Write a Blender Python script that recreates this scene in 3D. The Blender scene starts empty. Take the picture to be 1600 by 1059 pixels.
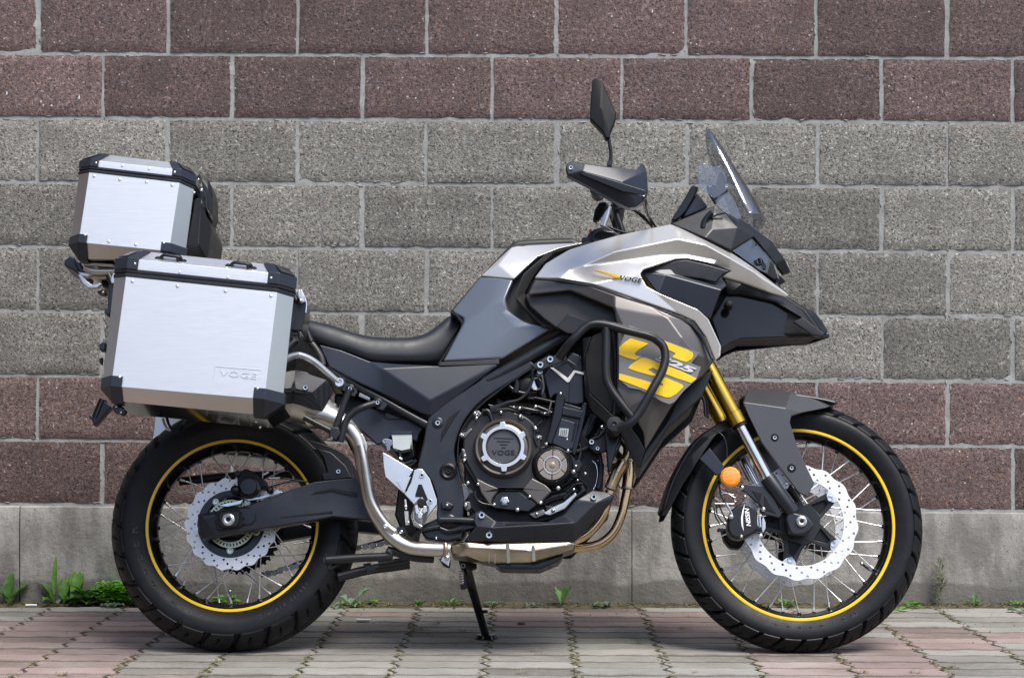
import bpy, bmesh, math, random
from mathutils import Vector, Matrix, noise
random.seed(7)
PI = math.pi
S = bpy.context.scene
COL = S.collection

# ------------------------------------------------------------------ camera
F_PX, CAM_H, CAM_D = 3150.0, 0.763, 5.22
YAW, PITCH = 30 / 3150.0, 28.5 / 3150.0
fwd = Vector((-math.sin(YAW) * math.cos(PITCH), math.cos(YAW) * math.cos(PITCH), math.sin(PITCH)))
rgt = Vector((math.cos(YAW), math.sin(YAW), 0))
upv = rgt.cross(fwd)
CAM = Vector((0, -CAM_D, CAM_H))
cd = bpy.data.cameras.new('camera')
cam = bpy.data.objects.new('camera', cd)
COL.objects.link(cam)
cd.sensor_width = 36
cd.lens = 36 * F_PX / 1600
cd.clip_start = 0.05
cd.clip_end = 500
cam.matrix_world = Matrix(((rgt.x, upv.x, -fwd.x, CAM.x), (rgt.y, upv.y, -fwd.y, CAM.y),
                           (rgt.z, upv.z, -fwd.z, CAM.z), (0, 0, 0, 1)))
S.camera = cam

# ------------------------------------------------------------------ light
SUN_EL, SUN_AZ = math.radians(60), math.radians(146)      # azimuth clockwise from +Y: behind the camera, to the right
w = bpy.data.worlds.new("World")
S.world = w
w.use_nodes = True
nt = w.node_tree
bg = nt.nodes['Background']
sky = nt.nodes.new('ShaderNodeTexSky')
sky.sky_type = 'NISHITA'
sky.sun_disc = False
sky.sun_elevation = SUN_EL
sky.sun_rotation = SUN_AZ
sky.dust_density = 2.0
nt.links.new(sky.outputs[0], bg.inputs[0])
bg.inputs[1].default_value = 0.13
sl = bpy.data.lights.new('sun', 'SUN')
sl.energy = 2.8
sl.angle = math.radians(30)
sl.color = (1, .96, .9)
so = bpy.data.objects.new('sun', sl)
COL.objects.link(so)
sd = Vector((math.sin(SUN_AZ) * math.cos(SUN_EL), math.cos(SUN_AZ) * math.cos(SUN_EL), math.sin(SUN_EL)))
so.rotation_euler = sd.to_track_quat('Z', 'Y').to_euler()
so.location = sd * 8
S.view_settings.view_transform = 'Standard'
S.view_settings.look = 'None'
S.view_settings.gamma = 1
S.view_settings.use_curve_mapping = False
S.view_settings.exposure = 0.62

# ------------------------------------------------------------------ placing
LEAN = math.radians(12.5)
BIKE_O = Vector((0, 0, 0.0))
N_OUT = Vector((0, -math.cos(LEAN), math.sin(LEAN)))      # sideways out of the bike, towards the camera
N_UP = Vector((0, math.sin(LEAN), math.cos(LEAN)))

def ray(px, py):
    return fwd + rgt * ((px - 800) / F_PX) + upv * ((529.5 - py) / F_PX)

def L(px, py, o):
    """photo pixel seen at o metres sideways from the bike's middle plane -> bike coordinates"""
    d = ray(px, py)
    t = ((BIKE_O - CAM).dot(N_OUT) + o) / d.dot(N_OUT)
    p = CAM + d * t - BIKE_O
    return Vector((p.x, -o, p.dot(N_UP)))

def onwall(px, py, y):
    d = ray(px, py)
    return CAM + d * ((y - CAM.y) / d.y)

def onground(px, py, z=0):
    d = ray(px, py)
    return CAM + d * ((z - CAM.z) / d.z)

REG = dict(A=(80, 210, 4.414), B=(120, 370, 3.416), C=(160, 620, 2.5205), D=(420, 480, 3.5306), E=(540, 640, 3.783),
           F=(690, 530, 4.074), G=(860, 100, 3.7825), H=(680, 340, 4.072), I=(960, 300, 3.5306), J=(800, 480, 3.5306),
           K=(1000, 560, 2.2065), L=(1100, 680, 4.4115), M=(820, 620, 3.781), N=(480, 540, 6.617), O=(170, 640, 6.62),
           Q=(270, 720, 5.884), T=(930, 490, 6.23), W=(420, 840, 5.882), X=(90, 400, 3.782), S=(0, 0, 1))

def R(k, *pts):
    x0, y0, s = REG[k]
    return [(x0 + p[0] / s, y0 + p[1] / s) + tuple(p[2:]) for p in pts]

def RN(s):
    """'K x,y x,y[,o] ... | J x,y' -> photo pixels"""
    out = []
    for seg in s.split('|'):
        t = seg.split()
        k = t[0]
        out += R(k, *[tuple(float(v) for v in q.split(',')) for q in t[1:]])
    return out

# ------------------------------------------------------------------ materials
def newmat(name):
    m = bpy.data.materials.new(name)
    m.use_nodes = True
    return m, m.node_tree, m.node_tree.nodes['Principled BSDF']

def N(nt, t, **k):
    n = nt.nodes.new(t)
    for a, v in k.items():
        setattr(n, a, v)
    return n

def ramp(nt, src, stops, interp='LINEAR'):
    r = nt.nodes.new('ShaderNodeValToRGB')
    r.color_ramp.interpolation = interp
    els = r.color_ramp.elements
    while len(els) < len(stops):
        els.new(0.5)
    for e, (p, c) in zip(els, stops):
        e.position = p
        e.color = (c[0], c[1], c[2], 1) if hasattr(c, '__len__') else (c, c, c, 1)
    nt.links.new(src, r.inputs[0])
    return r.outputs[0]

def noise_n(nt, vec, scale, detail=4, rough=.55, dist=0):
    n = nt.nodes.new('ShaderNodeTexNoise')
    n.inputs['Scale'].default_value = scale
    n.inputs['Detail'].default_value = detail
    n.inputs['Roughness'].default_value = rough
    n.inputs['Distortion'].default_value = dist
    nt.links.new(vec, n.inputs['Vector'])
    return n.outputs['Fac']

def voro(nt, vec, scale, feature='F1', out='Distance'):
    n = nt.nodes.new('ShaderNodeTexVoronoi')
    n.feature = feature
    n.inputs['Scale'].default_value = scale
    nt.links.new(vec, n.inputs['Vector'])
    return n.outputs[out]

def mix(nt, fac, a, b, mode='MIX'):
    n = nt.nodes.new('ShaderNodeMix')
    n.data_type = 'RGBA'
    n.blend_type = mode
    for i, v in ((0, fac), (6, a), (7, b)):
        if hasattr(v, 'is_output'):
            nt.links.new(v, n.inputs[i])
        elif i == 0:
            n.inputs[0].default_value = v
        else:
            n.inputs[i].default_value = (v[0], v[1], v[2], 1)
    return n.outputs[2]

def bump(nt, b, h, strength=.3, dist=.002, normal=None):
    n = nt.nodes.new('ShaderNodeBump')
    n.inputs['Strength'].default_value = strength
    n.inputs['Distance'].default_value = dist
    nt.links.new(h, n.inputs['Height'])
    if normal is not None:
        nt.links.new(normal, n.inputs['Normal'])
    nt.links.new(n.outputs[0], b.inputs['Normal'])
    return n.outputs[0]

def simple(name, col, rough=.5, metal=0, grain=0, gscale=400, var=.12, coat=0, stretch=None, dust=0, spec=.5):
    m, nt, b = newmat(name)
    tc = N(nt, 'ShaderNodeTexCoord')
    v = tc.outputs['Object']
    if stretch:
        mp = N(nt, 'ShaderNodeMapping')
        mp.inputs['Scale'].default_value = stretch
        nt.links.new(v, mp.inputs[0])
        v = mp.outputs[0]
    f = noise_n(nt, v, 9, 5, .6)
    c = ramp(nt, f, [(.3, [x * (1 - var) for x in col]), (.7, [min(1, x * (1 + var)) for x in col])])
    if dust:
        d = ramp(nt, noise_n(nt, tc.outputs['Object'], 30, 6, .65), [(.45, 0), (.75, dust)])
        c = mix(nt, d, c, (.33, .30, .26))
    nt.links.new(c, b.inputs['Base Color'])
    dr = .07 if grain >= .1 else .025
    rr = ramp(nt, noise_n(nt, v, 35 if grain >= .1 else 5, 4, .6), [(.3, max(.03, rough - dr)), (.7, min(1, rough + dr))])
    nt.links.new(rr, b.inputs['Roughness'])
    b.inputs['Metallic'].default_value = metal
    b.inputs['Specular IOR Level'].default_value = spec
    b.inputs['Coat Weight'].default_value = coat
    b.inputs['Coat Roughness'].default_value = .08
    if grain:
        bump(nt, b, noise_n(nt, v, gscale, 2, .5), grain, .0006)
    return m

M = {}
M['black'] = simple('black_moulded_plastic', (.010, .0115, .0145), .36, 0, .25, 900, dust=.02, spec=.42)
M['blackgloss'] = simple('gloss_black_plastic', (.006, .0065, .008), .14, 0, coat=.2, spec=.4)
M['frame'] = simple('matt_black_frame_paint', (.018, .021, .028), .34, .15, .12, 600, dust=.02, spec=.5)
M['bar'] = simple('powder_coated_steel', (.013, .014, .017), .34, .1, .4, 1200, spec=.45)
M['engine'] = simple('dark_engine_paint', (.015, .016, .019), .22, .2, .1, 700, spec=.5)
M['case'] = simple('graphite_engine_cover', (.125, .110, .100), .32, .55, .08, 900)
M['dkcase'] = simple('dark_inner_engine', (.005, .005, .006), .42, 0, .4, 300, spec=.3)
M['coverdark'] = simple('dark_brown_engine_cover', (.035, .032, .031), .30, .4, .08, 900)
M['lugmetal'] = simple('bare_cast_lug', (.17, .17, .17), .32, .7, .1, 900)
M['rubber'] = simple('rubber', (.0055, .0062, .0085), .48, 0, .15, 500, dust=.02, spec=.28)
M['seat'] = simple('seat_vinyl', (.012, .0145, .020), .46, 0, .35, 1500, spec=.55)
M['tank'] = simple('satin_graphite_paint', (.21, .232, .265), .33, .6, 0, var=.03, coat=.1)
M['titan'] = simple('satin_titanium_paint', (.13, .122, .118), .34, .55, 0, var=.05)
M['silver'] = simple('silver_paint', (.72, .70, .675), .24, .55, 0, var=.02, coat=.3)
M['trimgrey'] = simple('dark_grey_trim_plastic', (.034, .033, .032), .38, 0, .15, 900)
M['dkplast'] = simple('blue_black_panel', (.019, .023, .034), .30, .1, .08, 900)
M['fender'] = simple('satin_grey_fender_paint', (.085, .087, .092), .34, .5, 0, var=.05)
M['alu'] = simple('brushed_aluminium_sheet', (.76, .765, .765), .40, .88, .14, 25, var=.035, stretch=(1, 1, 40))
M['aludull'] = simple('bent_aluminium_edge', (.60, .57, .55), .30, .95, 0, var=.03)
M['castalu'] = simple('machined_light_alloy', (.64, .65, .66), .28, .8, .05, 800)
M['chrome'] = simple('polished_steel', (.78, .78, .78), .12, 1.0)
M['bolt'] = simple('zinc_plated_bolt', (.70, .71, .72), .24, 1.0)
M['disc'] = simple('ground_brake_steel', (.70, .71, .72), .34, .80, .05, 300, var=.10)
M['steel'] = simple('brushed_stainless', (.56, .53, .49), .34, 1.0, 0, var=.05, stretch=(1, 1, 3))
M['heat'] = simple('heat_tinted_stainless', (.62, .44, .24), .22, 1.0, 0, var=.25)
M['gold'] = simple('gold_anodised_tube', (.72, .455, .075), .24, 1.0, 0, var=.06)
M['numeral'] = simple('silver_print', (.56, .57, .59), .35)
M['spoke'] = simple('stainless_spoke', (.80, .81, .82), .36, .75, 0)
M['yellow'] = simple('yellow_print', (.84, .54, .006), .35)
M['alumirror'] = simple('darkened_polished_aluminium', (.50, .50, .50), .10, 1.0, 0, var=.02)  # base colour darkened to stand for the dark surroundings these panels mirror
M['collector'] = simple('straw_tinted_stainless', (.40, .345, .27), .30, 1.0, 0, var=.40)
M['decalgrey'] = simple('grey_print', (.17, .165, .165), .30)
M['white'] = simple('white_print', (.82, .83, .84), .35)
M['rim'] = simple('black_anodised_rim', (.006, .006, .007), .22, .2)
M['ring'] = simple('passivated_steel', (.62, .66, .50), .35, .6)
M['ltgrey'] = simple('light_grey_frosted_plastic', (.42, .46, .47), .35)
M['brown'] = simple('bronze_cover', (.36, .29, .23), .30, .75, .2, 700)
M['red'] = simple('red_switch', (.6, .02, .02), .4)
M['chain'] = simple('chain_steel', (.25, .24, .22), .35, .9)
M['leather'] = simple('pad_black', (.011, .0115, .013), .38, 0, .3, 900)

m, nt_, b_ = newmat('orange_reflector_lens')
tc_ = N(nt_, 'ShaderNodeTexCoord')
v_ = voro(nt_, tc_.outputs['Object'], 420)
nt_.links.new(ramp(nt_, v_, [(0, (1.0, .42, .02)), (.7, (.85, .22, .005))]), b_.inputs['Base Color'])
b_.inputs['Roughness'].default_value = .22
b_.inputs['Coat Weight'].default_value = .6
bump(nt_, b_, v_, .5, .002)
M['orange'] = m

def thin_clear(name, tint, rough=.04):
    m, nt, b = newmat(name)
    nt.nodes.remove(b)
    lw = N(nt, 'ShaderNodeLayerWeight'); lw.inputs['Blend'].default_value = .5
    pw = N(nt, 'ShaderNodeMath', operation='POWER'); pw.inputs[1].default_value = 2.2
    nt.links.new(lw.outputs['Facing'], pw.inputs[0])
    fr_ = N(nt, 'ShaderNodeMapRange'); fr_.inputs[3].default_value = .13; fr_.inputs[4].default_value = .62
    nt.links.new(pw.outputs[0], fr_.inputs[0])
    tr = N(nt, 'ShaderNodeBsdfTransparent'); tr.inputs[0].default_value = (*tint, 1)
    gl = N(nt, 'ShaderNodeBsdfGlossy'); gl.inputs['Roughness'].default_value = rough
    ms = N(nt, 'ShaderNodeMixShader')
    nt.links.new(fr_.outputs[0], ms.inputs[0])
    nt.links.new(tr.outputs[0], ms.inputs[1])
    nt.links.new(gl.outputs[0], ms.inputs[2])
    nt.links.new(ms.outputs[0], nt.nodes['Material Output'].inputs[0])
    return m
M['clear'] = thin_clear('clear_acrylic', (.78, .80, .84))
M['lens'] = thin_clear('headlight_lens', (.80, .82, .86))

def ground_steel(name, cx, cz):
    # concentric grinding marks round the axle at (cx, cz)
    m, nt, b = newmat(name)
    tc = N(nt, 'ShaderNodeTexCoord')
    sb = N(nt, 'ShaderNodeVectorMath', operation='SUBTRACT'); sb.inputs[1].default_value = (cx, 0, cz)
    nt.links.new(tc.outputs['Object'], sb.inputs[0])
    ml = N(nt, 'ShaderNodeVectorMath', operation='MULTIPLY'); ml.inputs[1].default_value = (1, 0, 1)
    nt.links.new(sb.outputs[0], ml.inputs[0])
    ln = N(nt, 'ShaderNodeVectorMath', operation='LENGTH')
    nt.links.new(ml.outputs[0], ln.inputs[0])
    cb = N(nt, 'ShaderNodeCombineXYZ')
    nt.links.new(ln.outputs['Value'], cb.inputs[0])
    f = noise_n(nt, cb.outputs[0], 700, 3, .7)
    g = noise_n(nt, tc.outputs['Object'], 14, 4, .6)
    c = ramp(nt, f, [(.35, (.74, .745, .75)), (.6, (.92, .92, .92))])
    c = mix(nt, ramp(nt, g, [(.45, 0), (.7, .35)]), c, (.62, .61, .60))
    nt.links.new(c, b.inputs['Base Color'])
    nt.links.new(ramp(nt, f, [(.35, .50), (.65, .36)]), b.inputs['Roughness'])
    b.inputs['Metallic'].default_value = .72
    bump(nt, b, f, .25, .0008)
    return m
# woven heat shield
m, nt_, b_ = newmat('woven_heat_shield')
tc_ = N(nt_, 'ShaderNodeTexCoord')
ck = N(nt_, 'ShaderNodeTexChecker')
ck.inputs['Scale'].default_value = 240
mp_ = N(nt_, 'ShaderNodeMapping')
mp_.inputs['Rotation'].default_value = (0, .5, 0)
nt_.links.new(tc_.outputs['Object'], mp_.inputs[0])
nt_.links.new(mp_.outputs[0], ck.inputs['Vector'])
ck.inputs[1].default_value = (.026, .030, .040, 1)
ck.inputs[2].default_value = (.006, .007, .009, 1)
nt_.links.new(ck.outputs[0], b_.inputs['Base Color'])
b_.inputs['Roughness'].default_value = .32
b_.inputs['Specular IOR Level'].default_value = .35
M['carbon'] = m

# ------------------------------------------------------------------ builders
CUR = {'parent': None, 'off': Vector((0, 0, 0))}

def prop(o, label=None, cat=None, group=None, kind=None):
    if label: o['label'] = label
    if cat: o['category'] = cat
    if group: o['group'] = group
    if kind: o['kind'] = kind
    return o

def link(name, me, mat, parent=None, local=True):
    """mesh in bike coordinates -> object under the current thing"""
    if mat is not None and not me.materials:
        me.materials.append(mat)
    o = bpy.data.objects.new(name, me)
    COL.objects.link(o)
    par = parent if parent is not None else CUR['parent']
    if par is not None:
        o.parent = par
        if local:
            me.transform(Matrix.Translation(-CUR['off']))
    return o

def finish(me, ang=35):
    me.update()
    me.shade_smooth()
    me.set_sharp_from_angle(angle=math.radians(ang))

def bev(o, width=.002, seg=2, ang=32):
    b = o.modifiers.new('bevel', 'BEVEL')
    b.width = width
    b.segments = seg
    b.limit_method = 'ANGLE'
    b.angle_limit = math.radians(ang)
    b.use_clamp_overlap = True
    wn = o.modifiers.new('wn', 'WEIGHTED_NORMAL')
    wn.keep_sharp = False
    for p in o.data.polygons:
        p.use_smooth = True
    return o

def chaikin(pts, n=1, closed=True):
    for _ in range(n):
        q = []
        m_ = len(pts)
        rng = range(m_) if closed else range(m_ - 1)
        if not closed: q.append(pts[0])
        for i in rng:
            a, b = Vector(pts[i]), Vector(pts[(i + 1) % m_])
            q += [tuple(a * .78 + b * .22), tuple(a * .22 + b * .78)]
        if not closed: q.append(pts[-1])
        pts = q
    return pts

def v3(p, o):
    return L(p[0], p[1], o + (p[2] if len(p) > 2 else 0))

def prism(front, back, name='p'):
    """closed mesh between two outlines of the same length"""
    bm = bmesh.new()
    a = [bm.verts.new(p) for p in front]
    b = [bm.verts.new(p) for p in back]
    n = len(a)
    bm.faces.new(a)
    bm.faces.new(b[::-1])
    for i in range(n):
        bm.faces.new((a[(i + 1) % n], a[i], b[i], b[(i + 1) % n]))
    bmesh.ops.recalc_face_normals(bm, faces=bm.faces)
    me = bpy.data.meshes.new(name)
    bm.to_mesh(me)
    bm.free()
    return me

def plate(name, pts, o, t, mat, parent=None, bw=.002, seg=2, rnd=0, mirror=False, taper=0):
    """panel traced in the photo, its outer face o metres out, t metres thick; bevelled edges"""
    if isinstance(pts, str): pts = RN(pts)
    if rnd: pts = chaikin(pts, rnd)
    fr = [v3(p, o) for p in pts]
    c = sum(fr, Vector()) / len(fr)
    bk = [Vector((p.x, p.y + t, p.z)) + (Vector((p.x - c.x, 0, p.z - c.z)) * taper) for p in fr]
    ob = link(name, prism(fr, bk, name), M[mat] if isinstance(mat, str) else mat, parent)
    if bw: bev(ob, bw, seg)
    if mirror: mirrored(ob, parent)
    return ob

def mirrored(ob, parent=None):
    """the same piece on the far side of the machine"""
    me = ob.data.copy()
    off = CUR['off'] if ob.parent is not None else Vector((0, 0, 0))
    for v in me.vertices:
        v.co.y = -(v.co.y + off.y) - off.y
    me.flip_normals()
    o2 = bpy.data.objects.new(ob.name.split('.')[0], me)
    COL.objects.link(o2)
    o2.parent = parent if parent is not None else ob.parent
    for md in ob.modifiers:
        m2 = o2.modifiers.new(md.name, md.type)
        for a in ('width', 'segments', 'limit_method', 'angle_limit', 'use_clamp_overlap', 'levels', 'render_levels', 'thickness', 'offset', 'keep_sharp'):
            if hasattr(md, a):
                setattr(m2, a, getattr(md, a))
    return o2

def facets(name, verts, faces, o, t, mat, parent=None, bw=.003, seg=2, mirror=False, sub=0):
    """creased sheet: verts {key:(px,py,out)}, with thickness t inwards"""
    keys = list(verts)
    idx = {k: i for i, k in enumerate(keys)}
    co = [L(verts[k][0], verts[k][1], o + verts[k][2]) for k in keys]
    me = bpy.data.meshes.new(name)
    me.from_pydata(co, [], [[idx[k] for k in f.split()] for f in faces])
    bm = bmesh.new()
    bm.from_mesh(me)
    bmesh.ops.recalc_face_normals(bm, faces=bm.faces)
    if sum(f.normal.y * f.calc_area() for f in bm.faces) > 0:
        bmesh.ops.reverse_faces(bm, faces=bm.faces)
    ng = [f for f in bm.faces if len(f.verts) > 4]
    # closed shell: back sheet straight behind the front one
    geo = bmesh.ops.duplicate(bm, geom=bm.verts[:] + bm.edges[:] + bm.faces[:])
    vm = geo['vert_map']
    edges = [e for e in bm.edges if e.is_boundary]
    fr_e = [e for e in edges if e.verts[0] not in {v for v in geo['geom'] if isinstance(v, bmesh.types.BMVert)}]
    newv = [v for v in geo['geom'] if isinstance(v, bmesh.types.BMVert)]
    newf = [f for f in geo['geom'] if isinstance(f, bmesh.types.BMFace)]
    for v in newv: v.co.y += t
    bmesh.ops.reverse_faces(bm, faces=newf)
    for e in fr_e:
        a, b = e.verts
        bm.faces.new((a, b, vm[b], vm[a]))
    bmesh.ops.recalc_face_normals(bm, faces=bm.faces)
    bm.to_mesh(me)
    bm.free()
    ob = link(name, me, M[mat] if isinstance(mat, str) else mat, parent)
    if bw: bev(ob, bw, seg, 12 if seg > 2 else 14)
    if mirror: mirrored(ob, parent)
    return ob

def spline(pts, n=6):
    """Catmull-Rom through the points (any dimension)"""
    P = [Vector(p) for p in pts]
    P = [P[0] * 2 - P[1]] + P + [P[-1] * 2 - P[-2]]
    out = []
    for i in range(1, len(P) - 2):
        for k in range(n):
            t = k / n
            a, b, c, d = P[i - 1], P[i], P[i + 1], P[i + 2]
            out.append(((b * 2) + (c - a) * t + (a * 2 - b * 5 + c * 4 - d) * t * t + (b * 3 - a - c * 3 + d) * t ** 3) * .5)
    out.append(P[-2])
    return out

def sweep_bm(bm, path, rad, n=12, cap=True, flat=1.0):
    rings = []
    prev = None
    for i, p in enumerate(path):
        a = path[max(0, i - 1)]
        b = path[min(len(path) - 1, i + 1)]
        t = (b - a)
        if t.length < 1e-9: t = Vector((1, 0, 0))
        t.normalize()
        if prev is None:
            u = Vector((0, 1, 0)) if abs(t.y) < .9 else Vector((1, 0, 0))
            u = (u - t * u.dot(t)).normalized()
        else:
            u = (prev - t * prev.dot(t))
            u = u.normalized() if u.length > 1e-6 else Vector((0, 1, 0))
        prev = u
        v = t.cross(u)
        r = rad[i] if hasattr(rad, '__len__') else rad
        rings.append([bm.verts.new(p + u * (math.cos(2 * PI * k / n) * r * flat) + v * (math.sin(2 * PI * k / n) * r)) for k in range(n)])
    for i in range(len(rings) - 1):
        for k in range(n):
            bm.faces.new((rings[i][k], rings[i][(k + 1) % n], rings[i + 1][(k + 1) % n], rings[i + 1][k]))
    if cap:
        bm.faces.new(rings[0][::-1])
        bm.faces.new(rings[-1])

def mesh_of(bm, name):
    bmesh.ops.recalc_face_normals(bm, faces=bm.faces)
    me = bpy.data.meshes.new(name)
    bm.to_mesh(me)
    bm.free()
    return me

def tube(name, pts, o, r, mat, parent=None, n=12, sm=6, mirror=False, flat=1.0):
    """bent tube along traced points (x, y[, extra out[, radius]])"""
    if isinstance(pts, str): pts = RN(pts)
    path = [L(p[0], p[1], o + (p[2] if len(p) > 2 else 0)) for p in pts]
    rr = [p[3] if len(p) > 3 else r for p in pts]
    q = spline([(p.x, p.y, p.z, 0)[:3] for p in path], sm) if sm > 1 else path
    q = [Vector(x) for x in q]
    rq = []
    for i in range(len(rr) - 1):
        for k in range(max(1, sm) if sm > 1 else 1):
            rq.append(rr[i] + (rr[i + 1] - rr[i]) * k / max(1, sm))
    rq.append(rr[-1])
    bm = bmesh.new()
    sweep_bm(bm, q, rq, n, flat=flat)
    me = mesh_of(bm, name)
    finish(me, 50)
    ob = link(name, me, M[mat] if isinstance(mat, str) else mat, parent)
    if mirror: mirrored(ob, parent)
    return ob

def tube3(name, path, r, mat, parent=None, n=10, sm=1):
    q = [Vector(x) for x in (spline(path, sm) if sm > 1 else path)]
    bm = bmesh.new()
    sweep_bm(bm, q, r, n)
    me = mesh_of(bm, name)
    finish(me, 50)
    return link(name, me, M[mat] if isinstance(mat, str) else mat, parent)

def lathe_mesh(prof, seg=32, name='l', fn=None):
    """profile [(radius, out)] spun about the sideways axis through the origin"""
    bm = bmesh.new()
    rings = []
    for r, oo in prof:
        if r < 1e-6:
            rings.append([bm.verts.new((0, -oo, 0))])
        else:
            rings.append([bm.verts.new((math.cos(2 * PI * k / seg) * (fn(r, k / seg, oo) if fn else r), -oo,
                                        math.sin(2 * PI * k / seg) * (fn(r, k / seg, oo) if fn else r))) for k in range(seg)])
    for a, b in zip(rings, rings[1:]):
        if len(a) == 1 and len(b) == 1: continue
        for k in range(seg):
            k2 = (k + 1) % seg
            if len(a) == 1: bm.faces.new((a[0], b[k], b[k2]))
            elif len(b) == 1: bm.faces.new((a[k], a[k2], b[0]))
            else: bm.faces.new((a[k], a[k2], b[k2], b[k]))
    return mesh_of(bm, name)

def lathe(name, c, prof, mat, parent=None, seg=32, mirror=False, fn=None, ang=35):
    """c = (px, py, out of the reference face); profile out values are relative to it"""
    me = lathe_mesh(prof, seg, name, fn)
    me.transform(Matrix.Translation(L(*c)))
    finish(me, ang)
    ob = link(name, me, M[mat] if isinstance(mat, str) else mat, parent)
    if mirror: mirrored(ob, parent)
    return ob

BOLT = {}
def bolt(c, r=.006, mat='bolt', parent=None, name='bolt', style='socket', mirror=False):
    key = (round(r, 4), style, mat)
    if key not in BOLT:
        if style == 'socket':
            p = [(0, -.0025), (r * .45, -.0025), (r * .5, .001), (r * .86, .0012), (r, 0), (r, -.004)]
            me = lathe_mesh(p, 18, 'bolt')
            me.materials.append(M[mat])
            me.materials.append(M['dkcase'])
            for f in me.polygons:
                d = (Vector((f.center.x, 0, f.center.z))).length
                if d < r * .46: f.material_index = 1
        elif style == 'rivet':
            me = lathe_mesh([(0, r * .12), (r * .5, r * .10), (r * .85, r * .04), (r, -.0005)], 16, 'rivet')
            me.materials.append(M[mat])
        elif style == 'dome':
            me = lathe_mesh([(0, r * .6), (r * .5, r * .5), (r * .85, r * .2), (r, -.001), (r, -.004)], 16, 'bolt')
            me.materials.append(M[mat])
        else:
            me = lathe_mesh([(0, r * .5), (r * .6, r * .5), (r * .62, r * .55), (r, r * .4), (r, 0), (r * 1.25, 0), (r * 1.3, -.003)], 6, 'bolt')
            me.materials.append(M[mat])
        finish(me, 40)
        BOLT[key] = me
    o = bpy.data.objects.new(name, BOLT[key])
    COL.objects.link(o)
    o.parent = parent if parent is not None else CUR['parent']
    o.location = L(*c) - CUR['off']
    return o

def loft(name, rings, mat, parent=None, caps=True, ang=40, closed=True, sub=0):
    bm = bmesh.new()
    vs = [[bm.verts.new(p) for p in r] for r in rings]
    n = len(vs[0])
    for a, b in zip(vs, vs[1:]):
        for k in range(n if closed else n - 1):
            k2 = (k + 1) % n
            bm.faces.new((a[k], a[k2], b[k2], b[k]))
    if caps and closed:
        bm.faces.new(vs[0][::-1])
        bm.faces.new(vs[-1])
    me = mesh_of(bm, name)
    finish(me, ang)
    ob = link(name, me, M[mat] if isinstance(mat, str) else mat, parent)
    if sub:
        s_ = ob.modifiers.new('sub', 'SUBSURF')
        s_.levels = s_.render_levels = sub
    return ob

def box3(name, c, sx, sy, sz, mat, parent=None, rot=None, bw=.002):
    """box centred at bike coordinates c"""
    bm = bmesh.new()
    bmesh.ops.create_cube(bm, size=1, matrix=Matrix.Diagonal((sx, sy, sz, 1)))
    me = mesh_of(bm, name)
    mt = Matrix.Translation(c)
    if rot is not None: mt = mt @ rot
    me.transform(mt)
    ob = link(name, me, M[mat] if isinstance(mat, str) else mat, parent)
    if bw: bev(ob, bw)
    return ob

def flat_curve(splines, thick, bevel=0, res=1):
    """filled 2D outline with holes -> mesh in XZ, thickness along Y, centred"""
    cu = bpy.data.curves.new('c', 'CURVE')
    cu.dimensions = '2D'
    cu.fill_mode = 'BOTH'
    cu.extrude = thick / 2
    cu.bevel_depth = bevel
    cu.bevel_resolution = res
    for sp in splines:
        s_ = cu.splines.new('POLY')
        s_.points.add(len(sp) - 1)
        for q, (x, y) in zip(s_.points, sp): q.co = (x, y, 0, 1)
        s_.use_cyclic_u = True
    o = bpy.data.objects.new('c', cu)
    COL.objects.link(o)
    bpy.context.view_layer.update()
    me = bpy.data.meshes.new_from_object(o.evaluated_get(bpy.context.evaluated_depsgraph_get()))
    bpy.data.objects.remove(o)
    bpy.data.curves.remove(cu)
    me.transform(Matrix(((1, 0, 0, 0), (0, 0, -1, 0), (0, 1, 0, 0), (0, 0, 0, 1))))
    me.materials.clear()
    return me

def circ(x, y, r, n=12, ph=0):
    return [(x + r * math.cos(2 * PI * k / n + ph), y + r * math.sin(2 * PI * k / n + ph)) for k in range(n)]

def text_mesh(s_, size, extrude=.0004, shear=0, spacing=1.0, sx=1.0, offset=0):
    cu = bpy.data.curves.new('t', 'FONT')
    cu.body = s_
    cu.size = size
    cu.extrude = extrude
    cu.shear = shear
    cu.offset = offset
    cu.space_character = spacing
    cu.align_x = 'CENTER'
    cu.align_y = 'CENTER'
    cu.resolution_u = 3
    o = bpy.data.objects.new('t', cu)
    COL.objects.link(o)
    bpy.context.view_layer.update()
    me = bpy.data.meshes.new_from_object(o.evaluated_get(bpy.context.evaluated_depsgraph_get()))
    bpy.data.objects.remove(o)
    bpy.data.curves.remove(cu)
    me.transform(Matrix.Diagonal((sx, 1, 1, 1)))
    me.transform(Matrix(((1, 0, 0, 0), (0, 0, -1, 0), (0, 1, 0, 0), (0, 0, 0, 1))))
    me.materials.clear()
    return me

def lettering(name, s_, c, size, mat, parent=None, rot=0, tilt=0, yawz=0, **k):
    """raised lettering facing sideways out; rot = degrees counter-clockwise in the photo"""
    me = text_mesh(s_, size, **k)
    me.transform(Matrix.Translation(L(*c)) @ Matrix.Rotation(math.radians(yawz), 4, 'Z') @ Matrix.Rotation(math.radians(tilt), 4, 'X')
                 @ Matrix.Rotation(math.radians(-rot), 4, 'Y'))
    return link(name, me, M[mat] if isinstance(mat, str) else mat, parent)

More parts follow.
